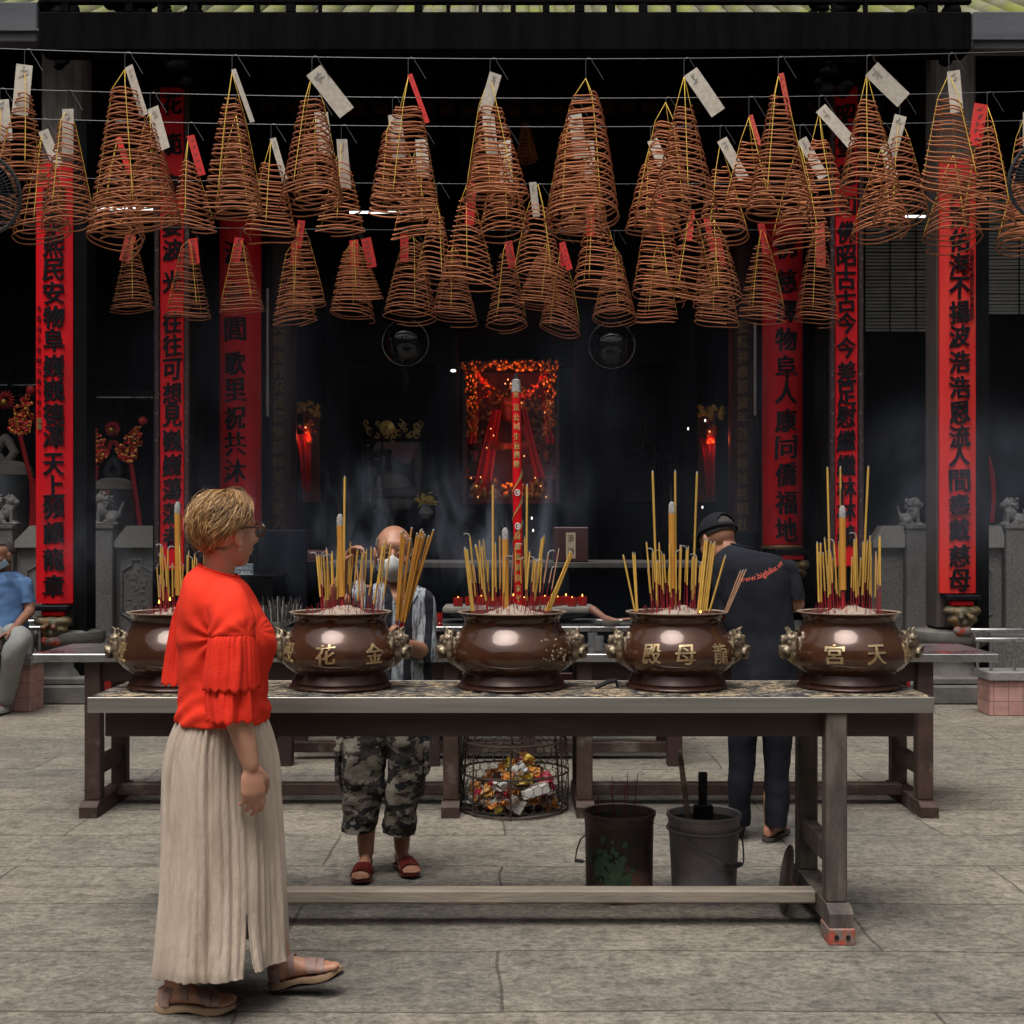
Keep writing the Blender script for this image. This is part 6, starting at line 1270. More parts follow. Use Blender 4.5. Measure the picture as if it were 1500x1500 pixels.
def wrinkle(mesh_o, amp, sc, st=(1, 1, 1), seed=0., soft=False):
    me = mesh_o.data; me.update(); zt = max(v.co.z for v in me.vertices)
    for v in me.vertices:
        p = Vector((v.co.x*st[0], v.co.y*st[1], v.co.z*st[2]))*sc+Vector((seed, 0, 0))
        v.co += v.normal*amp*(min(1, max(0, (zt-v.co.z-.03)/.15)) if soft else 1)*_nz.fractal(p, 1., 2., 3)
    me.update()
def cloth(o, th=.003):
    m = o.modifiers.new('thickness', 'SOLIDIFY'); m.thickness = th; m.offset = 1; return o

# ---------------------------------------------------------------- woman in red
dW = 4.45
wom = thing('person', 'woman in a coral red ruffled blouse and long beige skirt walking past the front table', 'person', (XX(322, dW), dW, 0))
b = MB()
wf = (math.cos(R(46)), math.sin(R(46)), -.03); hc = P(331, 779, dW)
hf, hl, hu = head(b, hc, wf, s=1.06, slim=1.02)
b.tube([hc-hu*.05-hf*.022, P(321, 838, dW), P(316, 862, dW)], [.054, .053, .070], 18)
b.ell(P(318, 894, dW), (.08, .11, .05)); b.ell(P(322, 960, dW), (.10, .12, .15)); b.ell(P(324, 1040, dW), (.11, .13, .12))
SH, EL, WR = P(334, 892, dW-.185), P(338, 1006, dW-.235), P(367, 1121, dW-.245)
b.tube([SH, P(336, 945, dW-.22), EL, P(349, 1050, dW-.24), P(360, 1092, dW-.245), WR], [.045, .047, .046, .046, .037, .0285], 16, round_=True)
hand(b, WR+Vector((.003, 0, -.006)), (.08, .0, -1), (-.55, .82, 0), (.82, .5, .05), 1.08, (.4, .55, .4), .3, .10)
SF, EF = P(318, 884, dW+.19), P(300, 1000, dW+.26)
b.tube([SF, EF], [.055, .045], 14, round_=True); wf2 = P(348, 1040, dW+.24); b.tube([EF, wf2], [.045, .028], 14, round_=True); hand(b, wf2, (.9, -.3, -.1), (0, -1, 0), (0, .2, 1), .98, (.4, .5, .4))
hb = Vector((XX(231, 4.30), 4.31, .026)); ft1 = Vector((1, -.06, 0)); hfr = Vector((XX(396, 4.47), 4.48, .036)); ft2 = Vector((1, -.14, .26)); up2 = (-.26, 0, 1)
k1 = P(305, 1240, 4.37); k2 = P(370, 1230, 4.5); f1 = foot(b, hb, ft1, L=.245, toes='R'); f2 = foot(b, hfr, ft2, up2, L=.245, toes='L')
b.tube([P(312, 1062, dW-.06), k1, hb+f1[0]*.09+Vector((0, .02, .22)), hb+f1[0]*.055+Vector((0, 0, .07))], [.07, .058, .045, .036], 16, round_=True)
b.tube([P(335, 1062, dW+.06), k2, hfr+f2[0]*.055+Vector((-.05, -.02, .22)), hfr+f2[0]*.055+f2[2]*.07], [.09, .058, .045, .036], 16, round_=True)
body = finish('body', fuse(b, .0048, 3), M['skinF'], wom, 180)
# hair: a cap of hair and many swept locks
b = MB(); M3 = Matrix((hf, hl, hu)).transposed(); s = 1.06
def hp(th, az, r):   # th from the crown, az from the face (0) round to the back (pi), + = her right
    p = Vector((math.sin(th)*math.cos(az)*.103-.012, math.sin(th)*math.sin(az)*.083, math.cos(th)*.094+.028)); n = Vector((math.sin(th)*math.cos(az), math.sin(th)*math.sin(az), math.cos(th)))
    return hc+M3 @ ((p+n*r)*s)
def hline(az):      # how far down the hair reaches, by direction
    a = abs((az+PI) % (2*PI)-PI); return float(np.interp(a, [0, .5, .95, 1.25, 1.5, 1.9, 2.4, PI], [.62, .72, .98, 1.42, 1.58, 2.05, 2.50, 2.62]))
rows = []
for i in range(25):
    rows.append([hp(max(.01, hline(az)*i/24), az, (.004+.009*math.sin(min(1, i/20)*PI*.8) if i < 23 else (.001, -.012)[i-23])) for az in np.linspace(0, 2*PI, 49)[:-1]])
V = []; Fq = []; LK = []
for r_ in rows: V += [tuple(p) for p in r_]
n = 48
for i in range(24):
    for j in range(n): q = (j+1) % n; Fq.append((i*n+j, i*n+q, (i+1)*n+q, (i+1)*n+j))
LK += [.12]*len(V)
rnd = random.Random(31)
for q in range(4200):
    side = rnd.random(); az0 = rnd.uniform(-PI, PI); hl_ = hline(az0)
    t0 = hl_*rnd.uniform(.02, .85)**.8; back = 1 if az0 > 0 else -1
    dth = rnd.uniform(.4, 1.0); daz = back*rnd.uniform(.1, .75)*(1 if abs(az0) < 2.4 else .25); curl = rnd.uniform(-.25, .25); lift = rnd.uniform(.004, .015) if q < 4050 else rnd.uniform(.014, .026); pts = []
    for v in np.linspace(0, 1, 11):
        az = az0+daz*v+curl*v*v*math.sin(v*3); th = t0+dth*v*(1-.15*v); lim = hline(az)+.10
        if th > lim: th = lim+(th-lim)*.15
        pts.append(np.array(hp(th, az, .004+lift*(.4+.8*math.sin(v*2.6))+.004*(v > .9)*rnd.random())))
    r0 = rnd.uniform(.0007, .0017) if q < 4050 else .0005; val = min(1, max(0, rnd.gauss(.52, .23)+.16*math.sin(az0*7)*math.sin(t0*5)))
    pts = np.array(pts); vv, ff = tube_np(pts, r0, 5); vv = vv.reshape(11, 5, 3)
    wgt = np.sin(np.linspace(.25, 1, 11)*PI*.98)**.6; vv = pts[:, None]+(vv-pts[:, None])*wgt[:, None, None]*1.25
    o_ = len(V); V += [tuple(p) for p in vv.reshape(-1, 3)]; Fq += [tuple(int(x)+o_ for x in f) for f in ff]; LK += [val]*55
me = bpy.data.meshes.new('hair'); me.from_pydata(V, [], Fq); at = me.attributes.new('lock', 'FLOAT', 'POINT'); at.data.foreach_set('value', LK)
finish('hair', me, M['hair'], wom, 180)
# glasses
g = bpy.data.objects.new('glasses', None); COL.objects.link(g); g.parent = wom
def gp(x, y, z): return hc+M3 @ (Vector((x, y, z))*s)
b = MB(); pts = None
for sd in (-1, 1):
    c = gp(.104, sd*.036, .010); b.tube([c+M3 @ Vector((.002*math.cos(2*a), .029*math.cos(a), .022*math.sin(a)))*s for a in np.linspace(0, 2*PI, 21)[:-1]], .0035, 7, closed=True)
    b.tube([gp(.100, sd*.064, .018), gp(.07, sd*.083, .018), gp(.01, sd*.088, .014), gp(-.015, sd*.088, .004)], [.0042, .004, .0034, .003], 7)
b.tube([gp(.108, -.010, .014), gp(.112, 0, .016), gp(.108, .010, .014)], .003, 6); gf = b.build('frame', M['tort'], None, base=(0, 0, 0)); gf.data.transform(Matrix.Translation(-wom.location)); gf.parent = g
for sd in (-1, 1):
    b = MB(); b.lathe([(.001, .0), (.026*s, .0)], gp(.104, sd*.036, .010), 20, axis=hf); le = b.build('lens', M['lens'], None, base=(0, 0, 0)); le.data.transform(Matrix.Translation(-wom.location)); le.parent = g
b = MB(); b.tube([gp(.0, .083, -.05), gp(-.006, .086, -.056), gp(-.004, .084, -.062), gp(.003, .083, -.058)], .0012, 6, closed=True); b.build('earring', M['steel'], wom)
# blouse
def fold(a, t): return -.022*t**.5+.010*math.sin(3*a+5*t+1)*t+.018*abs(math.sin(4*a-8*t))**3*math.sin(PI*t)+.012*math.sin(9*a+23*t)*t*t
rings = [(836, 292, 350, 0, .066, -9), (841, 283, 354, 0, .095, -8), (850, 272, 361, 0, .145, -6), (862, 268, 367, 0, .175, -3), (880, 264, 375, 0, .192, 0), (900, 262, 386, 0, .196), (922, 260, 400, 0, .19), (945, 260, 405, 0, .186), (968, 262, 400, 0, .18), (992, 264, 393, 0, .175), (1018, 263, 393, 0, .18), (1040, 259, 395, 0, .19), (1053, 257, 396, 0, .195), (1057, 258, 395, 0, .194)]
rows = loftpx(rings, dW, 96, 70, fold); b = MB().grid(rows, True, 0, True, True)
ps = spline([tuple(P(324, 868, dW-.05)), tuple(P(331, 877, dW-.12)), tuple(P(337, 893, dW-.185)), tuple(P(340, 913, dW-.214)), tuple(P(340, 936, dW-.222))], 26); b.tube(ps, list(np.interp(np.linspace(0, 1, 26), [0, .3, .55, .8, 1], [.055, .066, .073, .076, .074])), 40)
ps = spline([tuple(P(316, 868, dW+.05)), tuple(P(308, 880, dW+.13)), tuple(P(300, 896, dW+.19))], 16); b.tube(ps, [.07]*16, 30)
me = fuse(b, .0065, 9, .6); pit = P(312, 935, dW-.2); pit2 = P(372, 925, dW-.17)
for v in me.vertices:
    y = HY+(HC-v.co.z)*F/dW; q = 0
    for c_, sd in ((pit, 1.), (pit2, .35)):
        dx, dz = v.co.x-c_.x, v.co.z-c_.z; r_ = math.hypot(dx, dz)
        if v.co.y < dW: q += sd*.0075*math.cos(9*math.atan2(dz, dx)+1.3+3*r_)*math.exp(-r_/.11)*min(1, r_/.03)
    q += .0045*math.sin((v.co.z*95+7*math.sin(v.co.x*14)+5*v.co.y))*math.exp(-((y-1035)/24)**2)
    q += .005*_nz.fractal(Vector((v.co.x*6, v.co.y*6, v.co.z*11)), 1., 2., 3)*min(1, max(0, (y-850)/40))
    v.co += v.normal*q
o = finish('blouse', me, M['blouse'], wom, 180)
b = MB(); b.tube([p+Vector((0, 0, .001)) for p in rows[0]], .0035, 6, closed=True); b.build('neckband', M['blouse'], o)
def ruffle(rings, amp, ks, scal, name, seed, d=dW, yo=0):
    n = 160; R_ = loftpx(rings, d, n, 30); rnd = random.Random(seed); ph = [rnd.uniform(0, 6.28) for _ in range(4)]
    for i, row in enumerate(R_):
        t = i/29; c = sum((Vector(p) for p in row), Vector())/n
        for j in range(n):
            a = 2*PI*j/n; q = .0026*(1-t)**.6*math.sin(30*a+2*math.sin(4*a+ph[0]))*min(1, t*6)+amp*t**.8*1.5*_nz.noise(Vector((math.cos(a)*ks*.42+ph[1], math.sin(a)*ks*.42, t*.7)))+amp*.5*t*math.sin(ks*a+ph[2]+1.5*math.sin(2*a)); v = row[j]-c; v.z = 0
            row[j] = row[j]+v.normalized()*q
            if i > 25: row[j].z -= scal*abs(math.sin(a*8+ph[3]))*(i-25)/4
    b = MB().grid(R_); return b, R_
b, Rr = ruffle([(930, 309, 371, -.222, .079), (938, 307, 372, -.224, .084), (958, 304, 374, -.226, .09), (982, 301, 375, -.228, .096), (1003, 300, 376, -.228, .10)], .010, 8, .014, 'r', 1); o3 = b.build('ruffle', M['lace'], o, 180); cloth(o3, .002)
b = MB(); b.tube(Rr[-1], .0022, 5, closed=True); b.build('scalloped_edge', M['blouse'], o3)
b, Rr = ruffle([(985, 308, 370, -.228, .080), (1005, 305, 371, -.229, .084), (1028, 302, 373, -.23, .09), (1049, 303, 374, -.231, .094)], .013, 7, .013, 'r', 2); o3 = b.build('ruffle', M['lace'], o, 180); cloth(o3, .002)
b = MB(); b.tube(Rr[-1], .0022, 5, closed=True); b.build('scalloped_edge', M['blouse'], o3)
b, Rr = ruffle([(880, 262, 330, .18, .08), (905, 254, 322, .21, .09), (940, 247, 318, .23, .10), (975, 241, 316, .245, .105), (996, 238, 314, .25, .11)], .010, 8, .013, 'r', 3); o3 = b.build('ruffle', M['lace'], o, 180); cloth(o3, .002)
# skirt with crinkle pleats and a side slit
n = 260; rings = [(1044, 270, 385, 0, .165), (1057, 263, 390, 0, .172), (1085, 252, 398, 0, .19), (1120, 245, 404, 0, .205), (1170, 242, 407, -.01, .21), (1230, 241, 411, -.02, .215), (1290, 238, 414, -.035, .22), (1340, 234, 416, -.045, .225), (1375, 231, 417, -.055, .228), (1395, 230, 417, -.06, .23), (1408, 230, 418, -.06, .23)]
a_s = -PI/2+.62    # slit direction: near side, towards the front
rows = loftpx(rings, dW, n, 90, None, a_off=a_s); rnd = random.Random(9); fr_ = [(rnd.randint(18, 60), rnd.uniform(0, 6.28), rnd.uniform(.4, 1), rnd.uniform(-3, 3)) for _ in range(9)]
big = [(5, 1.1), (8, .3), (11, 4.)]
for i, row in enumerate(rows):
    t = i/89; c = sum((Vector(p) for p in row), Vector())/n
    for j in range(n):
        a = 2*PI*j/n; v = row[j]-c; v.z = 0; v.normalize()
        q = sum(m_*math.sin(k*a+p+w_*t) for k, p, m_, w_ in fr_)*.0024+(.002+.012*t)*sum(math.sin(k*a+p+2*t) for k, p in big)*.4+.004*_nz.noise(Vector((math.cos(a)*9, math.sin(a)*9, t*5)))
        row[j] = row[j]+v*q
        if i > 62: row[j].z += (.012*math.cos(2*PI*j/n+a_s)+ .02*math.sin(a*1.0+1.2))*(i-62)/27*.6
    if i > 58:    # the slit opens
        k = (i-58)/31
        for j in list(range(0, 26)): row[j] = row[j]+Vector((PX(13*k, dW)*(1-j/26)**2, -.012*k*(1-j/26), .012*k*(1-j/26)))
        for j in list(range(n-26, n)): row[j] = row[j]+Vector((-PX(4*k, dW)*((j-n+26)/26)**2, -.01*k*((j-n+26)/26), -.004*k))
b = MB(); Vv = [[b.bm.verts.new(p) for p in r] for r in rows]
for i in range(89):
    for j in range(n):
        if j == n-1 and i >= 58: continue
        q = (j+1) % n; b.bm.faces.new((Vv[i][j], Vv[i][q], Vv[i+1][q], Vv[i+1][j])).smooth = True
o = b.build('skirt', M['skirt'], wom, 180); cloth(o, .0022)
# sandals
for nm, heel, fr_, L in (('sandal', hb, f1, .245), ('sandal', hfr, f2, .245)):
    so_ = sole(heel, fr_, L, .026).build(nm, M['sole'], wom, 40)
    b = MB(); f, l, u = fr_; q = sole(heel-u*.0265, fr_, L, .007); q.build('tread', M['soled'], so_)
    for t0, t1, wd in ((.70, .62, .038), (.86, .72, .022), (.40, .36, .024), (.14, .34, .026)):
        b = MB(); strap(b, heel, fr_, L, t0, t1, wd); b.build('strap', M['leather'], so_)
    rows = []
    for i in range(13):
        a = -PI*.62+PI*1.24*i/12; base_ = Vector(heel)+f*(.012-.030*math.cos(a))*1+f*.022+l*.036*math.sin(a)
        rows.append([base_+u*.0, base_-f*.004*math.cos(a)+l*.004*math.sin(a)+u*.0, base_-f*.004*math.cos(a)+l*.004*math.sin(a)+u*.05, base_+u*.05])
    MB().grid(rows, True, 0, True, True).build('heel_cup', M['leather'], so_)

# ---------------------------------------------------------------- bald man with a mask
dB = 6.04
man = thing('person', 'bald man in grey face mask, striped shirt and camouflage shorts planting incense', 'person', (XX(562, dB), dB, 0))
b = MB(); hc = P(577, 810, dB); bf = (.04, -1, -.16); hf, hl, hu = head(b, hc, bf, s=1.08); M3 = Matrix((hf, hl, hu)).transposed(); s = 1.08
b.tube([hc-hu*.06-hf*.012, P(577, 858, dB+.02), P(576, 876, dB+.03)], [.058, .062, .08], 18)
b.ell(P(577, 892, dB+.02), (.14, .08, .05)); b.ell(P(578, 880, dB-.02), (.075, .07, .06)); b.ell(P(577, 945, dB), (.13, .09, .17)); b.ell(P(566, 1030, dB), (.13, .09, .12)); b.ell(P(585, 900, dB-.045), (.07, .05, .07))
s1, e1, w1 = P(533, 872, dB), P(486, 884, dB-.10), P(508, 836, dB-.30)
b.tube([s1, (s1+e1)/2, e1], [.055, .047, .042], 14, round_=True); b.tube([e1, e1*.6+w1*.4, w1], [.043, .042, .028], 14, round_=True)
hand(b, w1, (.25, -.12, .85), (.75, -.55, .1), (.35, -.75, .3), 1.0, (.75, .75, .5), .55)
s2, e2, w2 = P(615, 886, dB), P(622, 956, dB-.03), P(597, 946, dB-.25)
b.tube([s2, (s2+e2)/2, e2], [.045, .044, .042], 14, round_=True); b.tube([e2, e2*.6+w2*.4, w2], [.043, .042, .029], 14, round_=True)
hand(b, w2, (-.75, -.45, .28), (-.3, -.2, .9), (.1, -.6, .75), 1.0, (1.0, 1.1, .7), .6)
hL, hR = Vector((XX(538, 6.06), 6.07, .022)), Vector((XX(584, 6.15), 6.16, .022))
fL = foot(b, hL, (-.03, -1, 0), L=.245, toes='L'); fR = foot(b, hR, (.34, -.94, 0), L=.245, toes='R')
for hh, kx, fx in ((hL, 534, fL), (hR, 592, fR)):
    b.tube([P(kx, 1070, dB), P(kx, 1150, dB-.02), hh+fx[0]*.05+Vector((0, .01, .26)), hh+fx[0]*.055+Vector((0, 0, .075))], [.085, .06, .05, .036], 16, round_=True)
finish('body', fuse(b, .0048, 3), M['skinM'], man, 180)
def hq(x, y, z): return hc+M3 @ (Vector((x, y, z))*s)
for sd in (-1, 1):
    b = MB(); b.tube([hq(.082, sd*.046, .010), hq(.092, sd*.032, .0125), hq(.093, sd*.019, .009)], [.0018, .0046, .0024], 8); b.build('eye', M['eye'], man)
    b = MB(); b.tube([hq(.076, sd*.052, .030), hq(.092, sd*.034, .038), hq(.097, sd*.016, .032)], [.002, .0045, .003], 8); b.build('eyebrow', M['brow'], man)
b = MB(); rows = []
for i in range(9):
    th = 1.12+.46*i/8; rows.append([hc+M3 @ (Vector((math.sin(th)*math.cos(az)*.1005-.012, math.sin(th)*math.sin(az)*.0795, math.cos(th)*.0905+.028))*s) for az in np.linspace(1.05, 2*PI-1.05, 30)])
cloth(MB().grid(rows, False).build('short_hair', M['stubble'], man, 180), .0015)
rows = []
for v in np.linspace(0, 1, 12):
    z = -.008-.102*v; row = []
    for u in np.linspace(-1, 1, 21):
        au = abs(u); zz = z+(.020*max(0, 1-au*2.6)-.012*au*au)*(1-v)+.028*au*au*v; prof = .112+.022*math.sin(min(1, v*1.15)*PI)*(1-au**1.5)-.014*v*v
        row.append(hq(prof-(.080+.02*v)*au**2.1, u*.070*(1-.10*v), zz+.004*math.sin(v*16)*(1-au)*.4))
    rows.append(row)
mk = cloth(MB().grid(rows, False).build('face_mask', M['mask'], man, 180), .002)
b = MB()
for sd in (-1, 1):
    b.tube([hq(.028, sd*.069, -.012), hq(.0, sd*.082, .012), hq(-.02, sd*.086, .02)], .0014, 5); b.tube([hq(.014, sd*.066, -.075), hq(-.005, sd*.078, -.05), hq(-.022, sd*.085, -.02)], .0014, 5)
b.build('ear_loop', M['white'], mk)
rings = [(853, 553, 602, .02, .075, 0), (858, 540, 614, .02, .095), (866, 529, 624, .015, .115), (880, 522, 632, .01, .125), (905, 524, 630, 0, .128), (940, 526, 627, 0, .128), (975, 528, 629, 0, .13), (1005, 528, 632, 0, .133), (1045, 530, 633, 0, .135)]
def mf(a, t): return .014*math.sin(3*a+4*t)*t+.012*math.sin(8*a+11*t)*t*(.5+t*.5)
rows = loftpx(rings, dB, 120, 70, mf); b = MB(); Vv = [[b.bm.verts.new(p) for p in r] for r in rows]
def inV(p):
    y = HY+(HC-p.z)*F/p.y; x = CX+p.x*F/p.y
    return p.y < dB and y < 906 and abs(x-586+.12*(906-y)) < (906-y)*.38+.5
for i in range(69):
    for j in range(120):
        q = (j+1) % 120; vs4 = (Vv[i][j], Vv[i][q], Vv[i+1][q], Vv[i+1][j])
        if all(inV(v.co) for v in vs4): continue
        b.bm.faces.new(vs4).smooth = True
sh = b.build('shirt', M['stripe'], man, 180); wrinkle(sh, .012, 8, (1, 1, .7), 5); cloth(sh)
for rg in ([(862, 594, 622, 0, .06), (870, 592, 632, 0, .08), (890, 596, 638, 0, .085), (920, 600, 640, 0, .088), (948, 602, 641, -.02, .09), (968, 602, 640, -.025, .092)],):
    o = MB().grid(loftpx(rg, dB, 48, 26, mf), cap0=True).build('sleeve', M['stripe'], sh, 180); wrinkle(o, .010, 12, (1, 1, .7), 9)
b = MB(); pts = spline([tuple(P(536, 868, dB)), tuple(P(520, 874, dB-.02)), tuple(P(505, 880, dB-.06))], 12); b.tube(pts, list(np.linspace(.066, .076, 12)), 24); o = b.build('sleeve', M['stripe'], sh, 180); wrinkle(o, .008, 14, (1, 1, 1), 2)
for sd, pts in ((-1, [(560, 853), (571, 861), (585, 904), (578, 898), (560, 872)]), (1, [(602, 853), (600, 863), (588, 904), (596, 896), (612, 870)])):
    b = MB(); b.prism([(x, y) for x, y in pts], lambda u, v, w_: P(u, v, dB-.132+w_-.0012*(880-v)*(-1)*0+(.0022*max(0, 904-v)*.6)), .004); b.build('collar', M['stripe'], sh, 0)
tr = MB(); lf = lambda a, t: .02*math.sin(4*a+6*t)+.018*math.sin(9*a-10*t)
for rg in ([(1020, 515, 578, 0, .11), (1050, 500, 572, 0, .115), (1080, 494, 568, 0, .115), (1120, 493, 566, 0, .11), (1160, 499, 563, -.005, .10), (1195, 502, 556, -.01, .092), (1216, 503, 548, -.012, .088)], [(1020, 556, 632, 0, .11), (1050, 562, 632, 0, .115), (1080, 565, 629, 0, .115), (1120, 567, 627, 0, .11), (1160, 565, 620, 0, .10), (1192, 562, 611, .0, .092), (1219, 560, 606, 0, .088, -3)]):
    tr.grid(loftpx(rg, dB, 60, 44, lf), cap0=True)
o = tr.build('camo_shorts', M['camo'], man, 180); wrinkle(o, .016, 9, (1, 1, 1.3), 1)
for x, y in ((496, 1118), (626, 1108)):
    b = MB(); c = P(x, y, dB-.03); b.box(c.x-.012, c.x+.012, c.y-.06, c.y+.06, c.z-.075, c.z+.075, .010, seg=3); b.box(c.x-.016, c.x+.016, c.y-.064, c.y+.064, c.z+.04, c.z+.08, .008, seg=2); q = b.build('cargo_pocket', M['camo'], o)
for heel, fr_ in ((hL, fL), (hR, fR)):
    so_ = sole(heel, fr_, .25, .02, arch=0).build('slipper', M['slipper'], man, 40)
    b = MB(); strap(b, heel, fr_, .25, .60, .78, .05); strap(b, heel, fr_, .25, .78, .60, .05, g=.0055); b.build('cross_strap', M['slipper'], so_)
# the bunch of incense in his hand
rnd = random.Random(4); BB = P(583, 938, 5.755); tips = [(588, 780), (591, 778), (593, 786), (601, 790), (603, 774), (611, 782), (613, 786), (616, 778), (618, 776), (620, 780), (622, 784), (612, 790), (628, 786), (635, 777), (618, 788)]
for i, (x, y) in enumerate(tips):
    bs_ = BB+Vector((rr(-.012, .012)+(x-610)*.0003, rr(-.012, .012), rr(-.01, .01))); tp = P(x, y, 5.70+rr(-.03, .03)); ax = tp-bs_; m1 = bs_+ax*rr(.17, .22); b = MB(); b.tube([m1, tp], .0042, 8)
    o = tag(b.build('incense_stick', M['jossor']), f'ochre incense stick in the bald man\'s fist, {ordinal(sorted(tips).index((x, y))) if sorted(tips).index((x, y)) < 8 else ordinal(14-sorted(tips).index((x, y)))} tip from the {"left" if sorted(tips).index((x, y)) < 8 else "right"}', 'incense stick', 'bunch of incense held by the bald man')
    b = MB(); b.tube([bs_-ax*.02, m1], .0024, 6); b.build('bamboo_core', M['stub'], o); b = MB(); b.ell(tp, (.005, .005, .006), seg=8, rings=6); b.build('ash_tip', M['asht'], o)
b = MB(); hp1 = w1+Vector((.035, -.06, .05)); b.tube([hp1+Vector((0, 0, .02)), hp1+Vector((-.02, .01, -.22))], .003, 8); tag(b.build('incense_stick', M['jossor']), 'single incense stick pinched in the bald man\'s raised fingers', 'incense stick')

# ---------------------------------------------------------------- man in the cap, from behind
dK = 6.68
kap = thing('person', 'man in dark cap and black printed T-shirt seen from behind, bending over the offering table', 'person', (XX(1112, dK), dK, 0))
b = MB(); hc = P(1051, 791, dK+.08); kf = (-.42, .78, -.46); ku = (-.15, .42, .90); hf, hl, hu = head(b, hc, kf, ku, s=1.06); M3 = Matrix((hf, hl, hu)).transposed(); s = 1.06
b.tube([hc-hu*.05-hf*.02, P(1072, 812, dK+.03), P(1090, 832, dK)], [.058, .06, .085], 16)
b.ell(P(1105, 842, dK), (.16, .09, .06)); b.ell(P(1108, 895, dK), (.15, .10, .18)); b.ell(P(1115, 985, dK), (.14, .10, .15))
s1, e1, w1 = P(1145, 838, dK), P(1166, 884, dK-.01), P(1138, 886, dK+.24)
b.tube([s1, (s1+e1)/2, e1], [.046, .046, .046], 14, round_=True); b.tube([e1, e1*.6+w1*.4, w1], [.047, .045, .03], 14, round_=True); hand(b, w1, (-.5, .8, -.1), (-.3, -.1, -1), (-.8, -.3, .1), 1., (.4, .5, .4))
s2, e2, w2 = P(1062, 846, dK), P(1061, 905, dK+.02), P(1066, 940, dK+.22)
b.tube([s2, (s2+e2)/2, e2], [.046, .046, .045], 14, round_=True); b.tube([e2, e2*.6+w2*.4, w2], [.047, .044, .03], 14, round_=True); hand(b, w2, (.3, .9, 0), (0, 0, -1), (1, 0, 0), 1., (.4, .5, .4))
hR, hL = Vector((XX(1124, 6.62), 6.62, .024)), Vector((XX(1080, 6.7), 6.72, .024)); fR = foot(b, hR, (.50, .86, 0), L=.25, toes='R'); fL = foot(b, hL, (.15, 1, 0), L=.25, toes='L')
for hh, kx, fx in ((hR, 1138, fR), (hL, 1085, fL)): b.tube([P(kx, 1040, dK), P(kx, 1130, dK), hh+fx[0]*.045+Vector((0, 0, .2)), hh+fx[0]*.05+Vector((0, 0, .07))], [.075, .046, .038, .034], 14, round_=True)
finish('body', fuse(b, .0052, 3), M['skinM'], kap, 180)
def kp(th, az, r): return hc+M3 @ ((Vector((math.sin(th)*math.cos(az)*.1-.012, math.sin(th)*math.sin(az)*.079, math.cos(th)*.09+.028))+Vector((math.sin(th)*math.cos(az), math.sin(th)*math.sin(az), math.cos(th)))*r)*s)
rows = [[kp(.9+.95*i/8, az, .002) for az in np.linspace(1.2, 2*PI-1.2, 32)] for i in range(9)]; cloth(MB().grid(rows, False).build('cropped_hair', M['stubhair'], kap, 180), .002)
b = MB(); n = 64; caplim = lambda az: 1.40+.26*(.5-.5*math.cos(az)); rows = [[kp(max(.01, caplim(2*PI*j/n)*i/20), 2*PI*j/n, .012) for j in range(n)] for i in range(21)]; Vv = [[b.bm.verts.new(p) for p in r] for r in rows]
for i in range(20):
    for j in range(n):
        az = 2*PI*(j+.5)/n; th = caplim(az)*(i+.5)/20; u = (az-PI)/.62
        if abs(u) < 1 and th < 1.46 and th > 1.46-.56*math.sqrt(max(0, 1-u*u)): continue
        q = (j+1) % n; b.bm.faces.new((Vv[i][j], Vv[i][q], Vv[i+1][q], Vv[i+1][j])).smooth = True
cp = cloth(b.build('cap', M['cap'], kap, 180), .003)
b = MB(); rows = []
for i in range(7):
    k = i/6; rows.append([hc+M3 @ (Vector((.095+.075*k*math.sqrt(max(0, 1-u*u*.9)), u*.075, .052-.010*k-.018*u*u))*s) for u in np.linspace(-1, 1, 17)])
cloth(MB().grid(rows, False).build('visor', M['cap'], cp, 180), .003)
b = MB()
for az in (0, PI/3, 2*PI/3): b.tube([kp(th, az, .0155) for th in np.linspace(.05, 1.36, 12)], .0012, 5)
b.ell(kp(.0, 0, .014), (.008, .008, .006), seg=10, rings=6); b.build('seam', M['black'], cp)
rings = [(800, 1068, 1104, .02, .06, -4), (805, 1058, 1116, .015, .09, -4), (813, 1050, 1136, .01, .12, -1), (826, 1047, 1152, 0, .135), (846, 1046, 1160, 0, .142), (872, 1050, 1163, 0, .145), (905, 1056, 1163, 0, .145), (945, 1064, 1165, 0, .148), (980, 1069, 1168, 0, .15), (1012, 1071, 1168, 0, .152)]
kfold = lambda a, t: .016*math.sin(3*a+7*t)*t+.014*math.sin(7*a-10*t)*t
rows = loftpx(rings, dK, 96, 64, kfold); tee = MB().grid(rows).build('t_shirt', M['navytee'], kap, 180); wrinkle(tee, .014, 6, (1, 1, .7), 4)
b = MB(); b.tube(rows[0], .006, 6, closed=True); b.build('collar', M['navytee'], tee)
for rg in ([(820, 1136, 1160, 0, .05), (828, 1134, 1166, 0, .07), (845, 1138, 1172, 0, .074), (862, 1144, 1177, -.005, .076), (877, 1150, 1179, -.01, .076)], [(828, 1048, 1078, 0, .05), (838, 1044, 1080, 0, .07), (860, 1043, 1078, 0, .075), (885, 1044, 1078, .01, .075), (900, 1045, 1078, .01, .075)]):
    o = MB().grid(loftpx(rg, dK, 48, 26, kfold), cap0=True).build('sleeve', M['navytee'], tee, 180); wrinkle(o, .008, 12, (1, 1, .7), 9)
